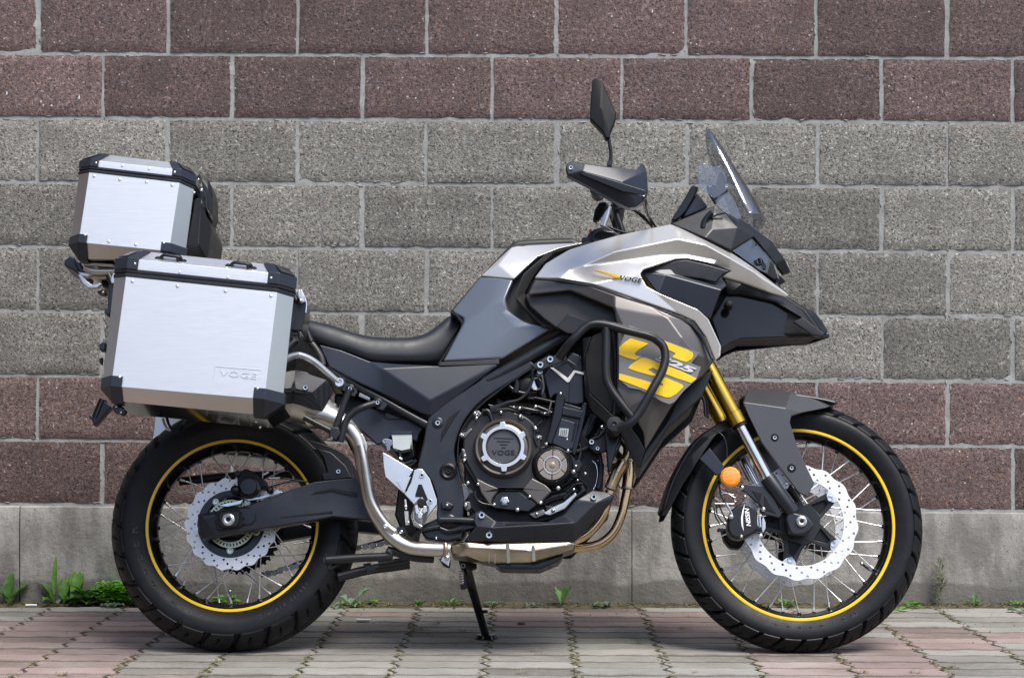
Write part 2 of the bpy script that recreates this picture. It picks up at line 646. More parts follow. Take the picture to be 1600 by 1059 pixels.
_t = (1 + 5 ** .5) / 2
_ICO = [Vector(v).normalized() for v in ((-1, _t, 0), (1, _t, 0), (-1, -_t, 0), (1, -_t, 0), (0, -1, _t), (0, 1, _t), (0, -1, -_t), (0, 1, -_t), (_t, 0, -1), (_t, 0, 1), (-_t, 0, -1), (-_t, 0, 1))]
_ICF = ((0, 11, 5), (0, 5, 1), (0, 1, 7), (0, 7, 10), (0, 10, 11), (1, 5, 9), (5, 11, 4), (11, 10, 2), (10, 7, 6), (7, 1, 8), (3, 9, 4), (3, 4, 2), (3, 2, 6), (3, 6, 8), (3, 8, 9), (4, 9, 5), (2, 4, 11), (6, 2, 10), (8, 6, 7), (9, 8, 1))
class Grains:
    """many small irregular grains gathered into one mesh"""
    def __init__(s): s.v = []; s.f = []
    def add(s, mt):
        n = len(s.v)
        s.v += [mt @ p for p in _ICO]
        s.f += [(a + n, b + n, c + n) for a, b, c in _ICF]
    def mesh(s, name):
        me = bpy.data.meshes.new(name)
        me.from_pydata(s.v, [], s.f)
        for p in me.polygons: p.use_smooth = True
        return me
# ================================================================== SETTING
GZ = 0.0
WALL_Y = 6.26 - CAM_D
def empty(name, loc, rot=(0, 0, 0)):
    o = bpy.data.objects.new(name, None)
    COL.objects.link(o)
    o.location = loc
    o.rotation_euler = rot
    o.empty_display_size = .1
    return o

def block_mat(name, base, dark, light, warm):
    m, nt, b = newmat(name)
    tc = N(nt, 'ShaderNodeTexCoord')
    oi = N(nt, 'ShaderNodeObjectInfo')
    ad = N(nt, 'ShaderNodeVectorMath', operation='ADD')
    sc = N(nt, 'ShaderNodeVectorMath', operation='SCALE')
    cmb = N(nt, 'ShaderNodeCombineXYZ')
    nt.links.new(oi.outputs['Random'], cmb.inputs[0])
    nt.links.new(oi.outputs['Random'], cmb.inputs[2])
    nt.links.new(cmb.outputs[0], sc.inputs[0])
    sc.inputs['Scale'].default_value = 37
    nt.links.new(tc.outputs['Object'], ad.inputs[0])
    nt.links.new(sc.outputs[0], ad.inputs[1])
    v = ad.outputs[0]
    g1 = noise_n(nt, v, 80, 7, .78)
    g2 = noise_n(nt, v, 170, 4, .7)
    big = noise_n(nt, v, 7, 6, .65, .6)
    c = ramp(nt, g1, [(.38, dark), (.455, base), (.53, base), (.63, light)])
    c = mix(nt, ramp(nt, g2, [(.39, .95), (.455, 0)]), c, [x * .28 for x in dark])
    c = mix(nt, ramp(nt, big, [(.32, .55), (.62, 0)]), c, [x * .50 for x in base])
    # odd pale, rusty and black pebbles
    vc = N(nt, 'ShaderNodeTexVoronoi')
    vc.inputs['Scale'].default_value = 120
    nt.links.new(v, vc.inputs['Vector'])
    pick = N(nt, 'ShaderNodeSeparateColor')
    nt.links.new(vc.outputs['Color'], pick.inputs[0])
    near = ramp(nt, vc.outputs['Distance'], [(.22, 1), (.40, 0)])
    for chan, lo, colr, f_ in ((0, .975, (.72, .70, .66), .8), (1, .975, warm, .8), (2, .90, [x * .12 for x in base], .85)):
        sel = ramp(nt, pick.outputs[chan], [(lo, 0), (lo + .01, f_)])
        mm = N(nt, 'ShaderNodeMath', operation='MULTIPLY')
        nt.links.new(sel, mm.inputs[0])
        nt.links.new(near, mm.inputs[1])
        c = mix(nt, mm.outputs[0], c, colr)
    # one block lighter, the next darker
    hv = N(nt, 'ShaderNodeHueSaturation')
    mr = N(nt, 'ShaderNodeMapRange')
    mr.inputs[3].default_value = .80
    mr.inputs[4].default_value = 1.28
    nt.links.new(oi.outputs['Random'], mr.inputs[0])
    nt.links.new(mr.outputs[0], hv.inputs['Value'])
    nt.links.new(c, hv.inputs['Color'])
    nt.links.new(hv.outputs[0], b.inputs['Base Color'])
    b.inputs['Roughness'].default_value = .92
    mm = N(nt, 'ShaderNodeMath', operation='ADD')
    nt.links.new(g1, mm.inputs[0])
    nt.links.new(g2, mm.inputs[1])
    bump(nt, b, mm.outputs[0], .9, .006)
    return m
M['block_red'] = block_mat('red_brown_split_block', (.180, .124, .116), (.055, .035, .034), (.42, .31, .30), (.45, .20, .09))
M['block_grey'] = block_mat('grey_split_block', (.275, .262, .235), (.075, .070, .062), (.60, .58, .53), (.35, .20, .10))

m, nt_, b_ = newmat('mortar')
tc_ = N(nt_, 'ShaderNodeTexCoord')
c_ = ramp(nt_, noise_n(nt_, tc_.outputs['Object'], 14, 6, .65), [(.3, (.26, .26, .25)), (.7, (.42, .43, .42))])
c_ = mix(nt_, ramp(nt_, noise_n(nt_, tc_.outputs['Object'], 160, 4, .7), [(.35, .5), (.5, 0)]), c_, (.16, .155, .15))
nt_.links.new(c_, b_.inputs['Base Color'])
b_.inputs['Roughness'].default_value = .95
bump(nt_, b_, noise_n(nt_, tc_.outputs['Object'], 120, 5, .7), .7, .003)
M['mortar'] = m

m, nt_, b_ = newmat('cast_concrete')
tc_ = N(nt_, 'ShaderNodeTexCoord')
gp_ = N(nt_, 'ShaderNodeNewGeometry')
mp_ = N(nt_, 'ShaderNodeMapping')
mp_.inputs['Scale'].default_value = (1, 1, .28)
nt_.links.new(gp_.outputs['Position'], mp_.inputs[0])
c_ = ramp(nt_, noise_n(nt_, gp_.outputs['Position'], 3.2, 7, .62), [(.3, (.235, .222, .20)), (.72, (.46, .445, .415))])
c_ = mix(nt_, ramp(nt_, noise_n(nt_, mp_.outputs[0], 16, 6, .65), [(.40, .75), (.60, 0)]), c_, (.165, .158, .145))
c_ = mix(nt_, ramp(nt_, noise_n(nt_, mp_.outputs[0], 8, 5, .6, .6), [(.55, 0), (.75, .45)]), c_, (.44, .43, .41))
sx_ = N(nt_, 'ShaderNodeSeparateXYZ')
nt_.links.new(gp_.outputs['Position'], sx_.inputs[0])
wob = N(nt_, 'ShaderNodeMath', operation='MULTIPLY_ADD')
nt_.links.new(noise_n(nt_, gp_.outputs['Position'], 2.6, 5, .6), wob.inputs[0])
wob.inputs[1].default_value = -.11
nt_.links.new(sx_.outputs[2], wob.inputs[2])
c_ = mix(nt_, ramp(nt_, wob.outputs[0], [(.008, .72), (.020, .0)]), c_, (.135, .125, .112))      # damp tide mark
sp_ = ramp(nt_, voro(nt_, gp_.outputs['Position'], 26), [(.05, .8), (.08, 0)])
c_ = mix(nt_, sp_, c_, (.07, .065, .06))
c_ = mix(nt_, ramp(nt_, noise_n(nt_, gp_.outputs['Position'], 210, 3, .7), [(.34, .4), (.48, 0)]), c_, (.12, .12, .115))
nt_.links.new(c_, b_.inputs['Base Color'])
b_.inputs['Roughness'].default_value = .9
h1_ = N(nt_, 'ShaderNodeMath', operation='ADD')
nt_.links.new(noise_n(nt_, gp_.outputs['Position'], 90, 5, .65), h1_.inputs[0])
nt_.links.new(sp_, h1_.inputs[1])
h1_.use_clamp = False
bump(nt_, b_, noise_n(nt_, gp_.outputs['Position'], 48, 7, .75), .8, .006)
M['concrete'] = m

def paver_mat(name, base, alt):
    m, nt, b = newmat(name)
    gp = N(nt, 'ShaderNodeNewGeometry')
    oi = N(nt, 'ShaderNodeObjectInfo')
    v = gp.outputs['Position']
    c = ramp(nt, noise_n(nt, v, 7, 6, .65), [(.3, alt), (.65, base)])
    c = mix(nt, ramp(nt, noise_n(nt, v, 2.1, 4, .6), [(.52, 0), (.70, .35)]), c, (.48, .46, .42))
    c = mix(nt, ramp(nt, noise_n(nt, v, 260, 3, .7), [(.36, .5), (.5, 0)]), c, [x * .45 for x in base])
    c = mix(nt, ramp(nt, noise_n(nt, v, 34, 6, .72), [(.58, 0), (.70, .30)]), c, (.11, .10, .085))
    tcz = N(nt, 'ShaderNodeSeparateXYZ')
    nt.links.new(v, tcz.inputs[0])
    dz = N(nt, 'ShaderNodeMath', operation='MULTIPLY_ADD')
    nt.links.new(noise_n(nt, v, 60, 4, .6), dz.inputs[0])
    dz.inputs[1].default_value = .0030
    nt.links.new(tcz.outputs[2], dz.inputs[2])
    mrz = N(nt, 'ShaderNodeMapRange')
    mrz.inputs[1].default_value = -.0022
    mrz.inputs[2].default_value = .0016
    mrz.inputs[3].default_value = .92
    mrz.inputs[4].default_value = 0
    nt.links.new(dz.outputs[0], mrz.inputs[0])
    c = mix(nt, mrz.outputs[0], c, (.060, .052, .036))
    to = N(nt, 'ShaderNodeTexCoord')
    so_ = N(nt, 'ShaderNodeSeparateXYZ')
    nt.links.new(to.outputs['Object'], so_.inputs[0])
    def M_(op, a, b_=None, c_=None):
        n = N(nt, 'ShaderNodeMath', operation=op)
        for i_, q_ in enumerate((a, b_, c_)):
            if q_ is None: continue
            if hasattr(q_, 'is_output'): nt.links.new(q_, n.inputs[i_])
            else: n.inputs[i_].default_value = q_
        return n.outputs[0]
    wv = M_('MULTIPLY', M_('SINE', M_('MULTIPLY_ADD', so_.outputs[0], 4 * PI / .2245, 2 * PI + .6)), .0036)
    dd = M_('SUBTRACT', .1085 / 2, M_('ABSOLUTE', M_('SUBTRACT', so_.outputs[1], wv)))
    dd = M_('MULTIPLY_ADD', noise_n(nt, v, 45, 4, .6), -.010, dd)
    mre = N(nt, 'ShaderNodeMapRange')
    mre.inputs[1].default_value = .0015; mre.inputs[2].default_value = .0085; mre.inputs[3].default_value = .70; mre.inputs[4].default_value = 0
    nt.links.new(dd, mre.inputs[0])
    c = mix(nt, mre.outputs[0], c, (.085, .076, .058))
    hv = N(nt, 'ShaderNodeHueSaturation')
    mr = N(nt, 'ShaderNodeMapRange')
    mr.inputs[3].default_value = .84
    mr.inputs[4].default_value = 1.12
    nt.links.new(oi.outputs['Random'], mr.inputs[0])
    nt.links.new(mr.outputs[0], hv.inputs['Value'])
    nt.links.new(c, hv.inputs['Color'])
    nt.links.new(hv.outputs[0], b.inputs['Base Color'])
    b.inputs['Roughness'].default_value = .85
    bump(nt, b, noise_n(nt, v, 190, 5, .7), .45, .002)
    return m
M['pav_grey'] = paver_mat('grey_paver', (.33, .32, .29), (.25, .24, .22))
M['pav_pink'] = paver_mat('pink_paver', (.335, .255, .238), (.25, .19, .175))

m, nt_, b_ = newmat('soil_and_moss')
gp_ = N(nt_, 'ShaderNodeNewGeometry')
c_ = ramp(nt_, noise_n(nt_, gp_.outputs['Position'], 40, 6, .7), [(.3, (.05, .045, .03)), (.5, (.10, .085, .05)), (.68, (.11, .12, .035))])
nt_.links.new(c_, b_.inputs['Base Color'])
b_.inputs['Roughness'].default_value = 1
bump(nt_, b_, noise_n(nt_, gp_.outputs['Position'], 180, 5, .7), .8, .004)
M['soil'] = m

# ---- wall
SLOPE = math.atan(-10 / 1600.0)
wall = prop(empty('block_wall', (0, WALL_Y, 0)), 'wall of grey and reddish brown split concrete blocks on a pale concrete footing, behind the motorcycle', 'wall')
BW, BH = .404, .2005
jx0 = onwall(667, 130, WALL_Y).x              # a vertical joint of the top visible course
jz0 = onwall(800, 788 + 5, WALL_Y).z          # underside of the lowest course

def block_mesh(seed):
    rnd = random.Random(seed)
    nx, nz = 22, 11
    bm = bmesh.new()
    hw, hh, dp = (BW - .0125) / 2, (BH - .0125) / 2, .05
    grid = []
    for j in range(nz + 1):
        row = []
        for i in range(nx + 1):
            x = -hw + 2 * hw * i / nx
            z = -hh + 2 * hh * j / nz
            edge = min(i, nx - i, j, nz - j)
            q = Vector((x * 30 + seed * 9.1, z * 30, seed))
            if edge == 0:
                if i in (0, nx): x += noise.noise(q) * .0035
                if j in (0, nz): z += noise.noise(q + Vector((7, 7, 7))) * .003
                y = .0025 + rnd.random() * .002
            else:
                y = -.001 + noise.noise(q * 1.3) * .0022 + rnd.uniform(-.0005, .0005)
            row.append(bm.verts.new((x, y, z)))
        grid.append(row)
    for j in range(nz):
        for i in range(nx):
            bm.faces.new((grid[j][i], grid[j][i + 1], grid[j + 1][i + 1], grid[j + 1][i]))
    rim = grid[0][:] + [grid[j][nx] for j in range(1, nz + 1)] + grid[nz][:nx][::-1] + [grid[j][0] for j in range(nz - 1, 0, -1)]
    back = [bm.verts.new((v.co.x, dp, v.co.z)) for v in rim]
    for k in range(len(rim)):
        k2 = (k + 1) % len(rim)
        bm.faces.new((rim[k2], rim[k], back[k], back[k2]))
    me = mesh_of(bm, 'block')
    for p in me.polygons: p.use_smooth = True
    me.set_sharp_from_angle(angle=math.radians(50))
    return me
bmeshes = []
for s_ in range(8):
    a = block_mesh(s_)
    r_ = a.copy()
    a.materials.append(M['block_grey'])
    r_.materials.append(M['block_red'])
    bmeshes.append((a, r_))
COURSES = ['red', 'red', 'grey', 'grey', 'grey', 'grey', 'red', 'red', 'grey', 'grey', 'red']
cs, sn = math.cos(SLOPE), math.sin(SLOPE)
for r_ in range(len(COURSES)):
    odd = (7 - r_) % 2 == 1
    for i in range(-9, 10):
        x = jx0 + (i + .5 + (.5 if odd else 0)) * BW + random.uniform(-.003, .003)
        z = (r_ + .5) * BH
        a, b = random.choice(bmeshes)
        ob = bpy.data.objects.new('block', b if COURSES[r_] == 'red' else a)
        COL.objects.link(ob)
        ob.parent = wall
        ob.location = (x * cs - (z) * sn * 0, random.uniform(-.0015, .0015), jz0 + z + x * sn)
        ob.rotation_euler = (0, -SLOPE + random.uniform(-.0015, .0015) + (PI if random.random() < .5 else 0), 0)
        ob['label'] = 'reddish brown concrete block' if COURSES[r_] == 'red' else 'grey concrete block'
# mortar: a bedded sheet a little behind the block faces, buttered unevenly
bm = bmesh.new()
MX, MZ = 420, 120
zt = jz0 + len(COURSES) * BH + .02
vs = [[None] * (MX + 1) for _ in range(MZ + 1)]
for j in range(MZ + 1):
    for i in range(MX + 1):
        x = -3.9 + 7.8 * i / MX
        z = jz0 - .012 + (zt - jz0) * j / MZ + x * sn
        y = .0052 + noise.noise(Vector((x * 22, z * 22, 3))) * .0030 + noise.noise(Vector((x * 60, z * 60, 9))) * .0012
        vs[j][i] = bm.verts.new((x, y, z))
for j in range(MZ):
    for i in range(MX):
        bm.faces.new((vs[j][i], vs[j][i + 1], vs[j + 1][i + 1], vs[j + 1][i]))
me = mesh_of(bm, 'mortar')
for p in me.polygons: p.use_smooth = True
mo = link('mortar', me, M['mortar'], wall, local=False)
# smeared crumbs of mortar hanging on the arrises
gr = Grains()
for k in range(900):
    r_ = random.randrange(0, 9)
    hz = random.random() < .7
    if hz:
        x = random.uniform(-2.4, 2.4); z = jz0 + r_ * BH + random.choice((-1, 1)) * random.uniform(.004, .0085)
    else:
        odd = (7 - r_) % 2 == 1
        x = jx0 + (random.randrange(-6, 6) + (.5 if odd else 0)) * BW + random.choice((-1, 1)) * random.uniform(.004, .009)
        z = jz0 + (r_ + random.random()) * BH
    z += x * sn
    mt = Matrix.Translation((x, .0032, z)) @ Matrix.Rotation(random.uniform(-.2, .2), 4, 'Y') @ (Matrix.Diagonal((random.uniform(.004, .016), .0016, random.uniform(.0010, .0024), 1)) if hz else Matrix.Diagonal((random.uniform(.0010, .0024), .0016, random.uniform(.004, .014), 1)))
    gr.add(mt)
me = gr.mesh('mortar_crumbs')
prop(link('mortar_crumbs', me, M['mortar'], wall, local=False), kind='stuff')
# footing: three cast lengths with tight joints
seam = onwall(987, 870, WALL_Y).x
for a, b in ((-3.9, seam - 1.9), (seam - 1.896, seam - .0012), (seam + .0012, seam + 2.2), (seam + 2.204, 3.9)):
    bm = bmesh.new()
    nx, nz = int((b - a) / .02), 14
    vs = []
    for j in range(nz + 3):
        row = []
        for i in range(nx + 1):
            x = a + (b - a) * i / nx
            top = jz0 - .006 + x * sn
            if j <= nz:
                z = -.05 + (top + .05) * j / nz
                y = -.016 + noise.noise(Vector((x * 3, z * 3, 1))) * .003
                if j == nz: y += .004
                if j == nz: z -= .0015 + abs(noise.noise(Vector((x * 20, 1, 1)))) * .003
            elif j == nz + 1:
                z = top + noise.noise(Vector((x * 25, 4, 1))) * .0025; y = -.006
            else:
                z = top + .004; y = .03
            row.append(bm.verts.new((x, y, z)))
        vs.append(row)
    for j in range(nz + 2):
        for i in range(nx):
            bm.faces.new((vs[j][i], vs[j][i + 1], vs[j + 1][i + 1], vs[j + 1][i]))
    for col in (0, nx):
        bk = [bm.verts.new((v[col].co.x, .05, v[col].co.z)) for v in vs]
        for j in range(nz + 2):
            bm.faces.new((vs[j][col], vs[j + 1][col], bk[j + 1], bk[j]))
    me = mesh_of(bm, 'footing')
    for p in me.polygons: p.use_smooth = True
    me.set_sharp_from_angle(angle=math.radians(40))
    link('footing', me, M['concrete'], wall, local=False)
# core behind, so that the wall has its thickness
bm = bmesh.new()
bmesh.ops.create_cube(bm, size=1, matrix=Matrix.Translation((0, .12, (zt - .05) / 2)) @ Matrix.Diagonal((7.79, .15, zt + .02, 1)))
link('wall_core', mesh_of(bm, 'wall_core'), M['mortar'], wall, local=False)
# chips of white paint on two upper blocks
for px, py, h_ in ((124, 152, .017), (11, 146, .014), (1019, 18, .012)):
    p = onwall(px, py, WALL_Y) - Vector((0, WALL_Y + .004, 0))
    bm = bmesh.new()
    bmesh.ops.create_icosphere(bm, subdivisions=2, radius=1, matrix=Matrix.Translation(p) @ Matrix.Rotation(.06, 4, 'Y') @ Matrix.Diagonal((.0016, .0012, h_ / 2, 1)))
    for v in bm.verts:
        v.co.x = p.x + (v.co.x - p.x) * (1.6 if v.co.z < p.z else .6)
    link('paint_drip', mesh_of(bm, 'paint_drip'), M['white'], wall, local=False)

# walls added out of the picture, so the cases and black panels mirror something darker
for nm, c_, sz in (('added_side_wall', (-4.35, -5.4, 1.7), (.3, 12.7, 3.5)), ('added_opposite_wall', (0, -17.0, 2.1), (34, .3, 4.3))):
    bm = bmesh.new()
    bmesh.ops.create_cube(bm, size=1, matrix=Matrix.Translation(c_) @ Matrix.Diagonal((*sz, 1)))
    prop(link(nm, mesh_of(bm, nm), M['block_red']), kind='structure')
# ---- ground sheet and pavement
bm = bmesh.new()
bmesh.ops.create_grid(bm, x_segments=2, y_segments=2, size=60, matrix=Matrix.Translation((0, 0, -.055)))
g_ = link('ground', mesh_of(bm, 'ground'), M['pav_grey'])
prop(g_, kind='structure')
pav = prop(empty('pavement', (0, 0, 0)), kind='structure')
bm = bmesh.new()
n_ = 260
vs = []
for j in range(61):
    row = []
    for i in range(n_ + 1):
        x = -3.6 + 7.2 * i / n_
        y = -2.2 + (WALL_Y + 2.23) * j / 60
        z = -.0045 + noise.noise(Vector((x * 30, y * 30, 0))) * .0022
        if y > WALL_Y - .075: z = .004 + noise.noise(Vector((x * 11, y * 15, 5))) * .010
        row.append(bm.verts.new((x, y, z)))
    vs.append(row)
for j in range(60):
    for i in range(n_):
        bm.faces.new((vs[j][i], vs[j][i + 1], vs[j + 1][i + 1], vs[j + 1][i]))
me = mesh_of(bm, 'soil_bed')
for p in me.polygons: p.use_smooth = True
link('soil_bed', me, M['soil'], pav, local=False)

PW, PD = .2245, .1085
def paver_mesh(seed):
    rnd = random.Random(seed + 50)
    g = .0034
    pts = []
    n = 12
    def wave(t): return math.sin(t * 4 * PI + .6) * .0036 + noise.noise(Vector((t * 5, seed, 1))) * .0012
    def zig(t):
        return (.0115 * (1 - abs(4 * t - 1)) if t < .5 else -.0115 * (1 - abs(4 * t - 3)))
    for i in range(n):            # front edge left to right
        t = i / n
        pts.append((-PW / 2 + PW * t, -PD / 2 + g + wave(t)))
    for i in range(8):
        t = i / 8
        pts.append((PW / 2 - g + zig(t), -PD / 2 + PD * t + (g if i == 0 else 0)))
    for i in range(n):
        t = 1 - i / n
        pts.append((-PW / 2 + PW * t, PD / 2 - g + wave(t)))
    for i in range(8):
        t = 1 - i / 8
        pts.append((-PW / 2 + g + zig(t), -PD / 2 + PD * t - (g if i == 0 else 0)))
    bm = bmesh.new()
    z0, z1, z2 = -.05, -.0062, 0
    A = [bm.verts.new((x, y, z0)) for x, y in pts]
    B = [bm.verts.new((x, y, z1 + rnd.uniform(-.0008, .0004))) for x, y in pts]
    C = [bm.verts.new((x * (1 - .0036 / (PW / 2)), y * (1 - .0080 / (PD / 2)), z2 + rnd.uniform(-.0004, .0004))) for x, y in pts]
    k = len(pts)
    for a_, b_ in ((A, B), (B, C)):
        for i in range(k):
            bm.faces.new((a_[i], a_[(i + 1) % k], b_[(i + 1) % k], b_[i]))
    bm.faces.new(C)
    me = mesh_of(bm, 'paver')
    return me
pms = []
for s_ in range(5):
    a = paver_mesh(s_)
    b = a.copy()
    a.materials.append(M['pav_grey'])
    b.materials.append(M['pav_pink'])
    pms.append((a, b))
gx = onground(770, 958).x
for px, py in ((886, 958), (1002, 948)):
    pass
def to_px(p):
    d = p - CAM
    return 800 + F_PX * d.dot(rgt) / d.dot(fwd), 529.5 - F_PX * d.dot(upv) / d.dot(fwd)
PINK = [[(-60, 972), (110, 955), (250, 950), (240, 1059), (170, 1059), (-60, 1059)],
        [(240, 950), (300, 958), (250, 1000), (200, 1059), (150, 1059)],
        [(771, 953), (1000, 950), (1010, 983), (893, 980), (771, 973)],
        [(560, 954), (700, 954), (700, 965), (560, 966)],
        [(1005, 957), (1090, 957), (1110, 990), (1020, 992)],
        [(1090, 958), (1130, 985), (1130, 994), (1020, 992)],
        [(1175, 1020), (1290, 1010), (1400, 980), (1400, 1002), (1480, 1059), (1190, 1059)],
        [(1390, 978), (1500, 978), (1570, 1010), (1430, 1013)],
        [(1530, 985), (1620, 985), (1620, 1025), (1570, 1010)]]
def inpoly(x, y, P_):
    c = False
    for i in range(len(P_)):
        x1, y1 = P_[i]; x2, y2 = P_[i - 1]
        if (y1 > y) != (y2 > y) and x < (x2 - x1) * (y - y1) / (y2 - y1) + x1: c = not c
    return c
bm_out = [bmesh.new(), bmesh.new()]
for j in range(-13, 15):
    for i in range(-15, 15):
        x = gx + (i + .5) * PW
        y = WALL_Y - .050 - (14 - j) * PD
        if y > WALL_Y - .06: continue
        c = Vector((x, y, 0))
        q = to_px(c)
        pink = any(inpoly(q[0], q[1], P_) for P_ in PINK) or (not (-80 < q[0] < 1680 and 945 < q[1] < 1065) and noise.noise(Vector((x * .9, y * 1.4, 2))) > .18)
        a, b = random.choice(pms)
        loc = (x, y, random.uniform(-.0018, .0018))
        rot = (random.uniform(-.008, .008), random.uniform(-.005, .005), random.uniform(-.006, .006))
        if q[0] > -260 and q[0] < 1860 and 930 < q[1] < 1110:
            ob = bpy.data.objects.new('paver', b if pink else a)
            COL.objects.link(ob)
            ob.parent = pav
            ob.location = loc
            ob.rotation_euler = rot
            ob['label'] = 'pink concrete paver' if pink else 'grey concrete paver'
        else:
            t_ = bm_out[1 if pink else 0]
            nv = len(t_.verts)
            t_.from_mesh(b if pink else a)
            t_.verts.ensure_lookup_table()
            bmesh.ops.transform(t_, matrix=Matrix.Translation(loc), verts=t_.verts[nv:])
for t_, mm in zip(bm_out, ('pav_grey', 'pav_pink')):
    prop(link('outlying_pavers', mesh_of(t_, 'outlying_pavers'), M[mm], pav, local=False), kind='stuff')
# ================================================================== MOTORCYCLE
bike = prop(empty('motorcycle', BIKE_O, (-LEAN, 0, 0)),
            'silver and grey adventure motorcycle with gold fork leaning on its stand on the pavement', 'motorcycle')
CUR['parent'] = bike
CUR['off'] = Vector((0, 0, 0))
AX_F, AX_R = Vector((.694, 0, .3284)), Vector((-.777, 0, .3235))

def tyre_mesh(R_, prof, nblk, slant, z0, front):
    """prof: (r, y) from the bead to the crown of one side; tread blocks cut above radius z0"""
    side = spline([(a, b, 0) for a, b in prof], 5)
    half = [(p.x, p.y) for p in side]
    full = half + [(r, -y) for r, y in half[::-1][1:]]
    nA = nblk * 22
    bm = bmesh.new()
    rings = []
    sh = [i for i, (r, y) in enumerate(half) if r >= z0][0]
    ymax = half[sh][1]
    nrm = []
    for i, (r, y) in enumerate(full):
        a_ = full[max(0, i - 1)]; b_ = full[min(len(full) - 1, i + 1)]
        t_ = Vector((b_[0] - a_[0], b_[1] - a_[1])).normalized()
        nrm.append(Vector((-t_.y, t_.x)))          # pointing out of the rubber
    for k in range(nA):
        a = 2 * PI * k / nA
        ring = []
        for i, (r, y) in enumerate(full):
            d = 0
            if r >= z0:
                s_ = 1 if y > 0 else -1
                v = 1 - abs(y) / ymax                      # 0 at the shoulder, 1 on the crown
                ph = (a * nblk / (2 * PI) + (0 if s_ > 0 else .5) + slant * v * (1 - .35 * v)) % 1
                d = -.0022
                if ph < .15 and v < .86: d = .0085
                elif ph < .19 and v < .86: d = .001
                elif not front and .50 < ph < .56 and .10 < v < .45: d = .003
                elif front and .52 < ph < .57 and v > .3: d = .004
                elif abs(v - .62) < .05 and .25 < ph < .95: d = .005
                elif v > .965: d = .004
            ring.append(bm.verts.new(((r - nrm[i].x * d) * math.cos(a), y - nrm[i].y * d, (r - nrm[i].x * d) * math.sin(a))))
        rings.append(ring)
    m_ = len(full)
    for k in range(nA):
        A, B = rings[k], rings[(k + 1) % nA]
        for i in range(m_ - 1):
            bm.faces.new((A[i], B[i], B[i + 1], A[i + 1]))
    me = mesh_of(bm, 'tyre')
    finish(me, 38)
    return me

def ring_shape(ro, ri, lobes=0, amp=0, nholes=0, rows=(), hr=.003, n=240, shift=0):
    out = [((ro + amp * math.cos(lobes * 2 * PI * k / n)) * math.cos(2 * PI * k / n), (ro + amp * math.cos(lobes * 2 * PI * k / n)) * math.sin(2 * PI * k / n)) for k in range(n)]
    sp = [out, circ(0, 0, ri, 72)]
    for j, rr in enumerate(rows):
        for k in range(nholes):
            a = 2 * PI * (k + shift * j) / nholes
            sp.append(circ(rr * math.cos(a), rr * math.sin(a), hr, 10))
    return sp

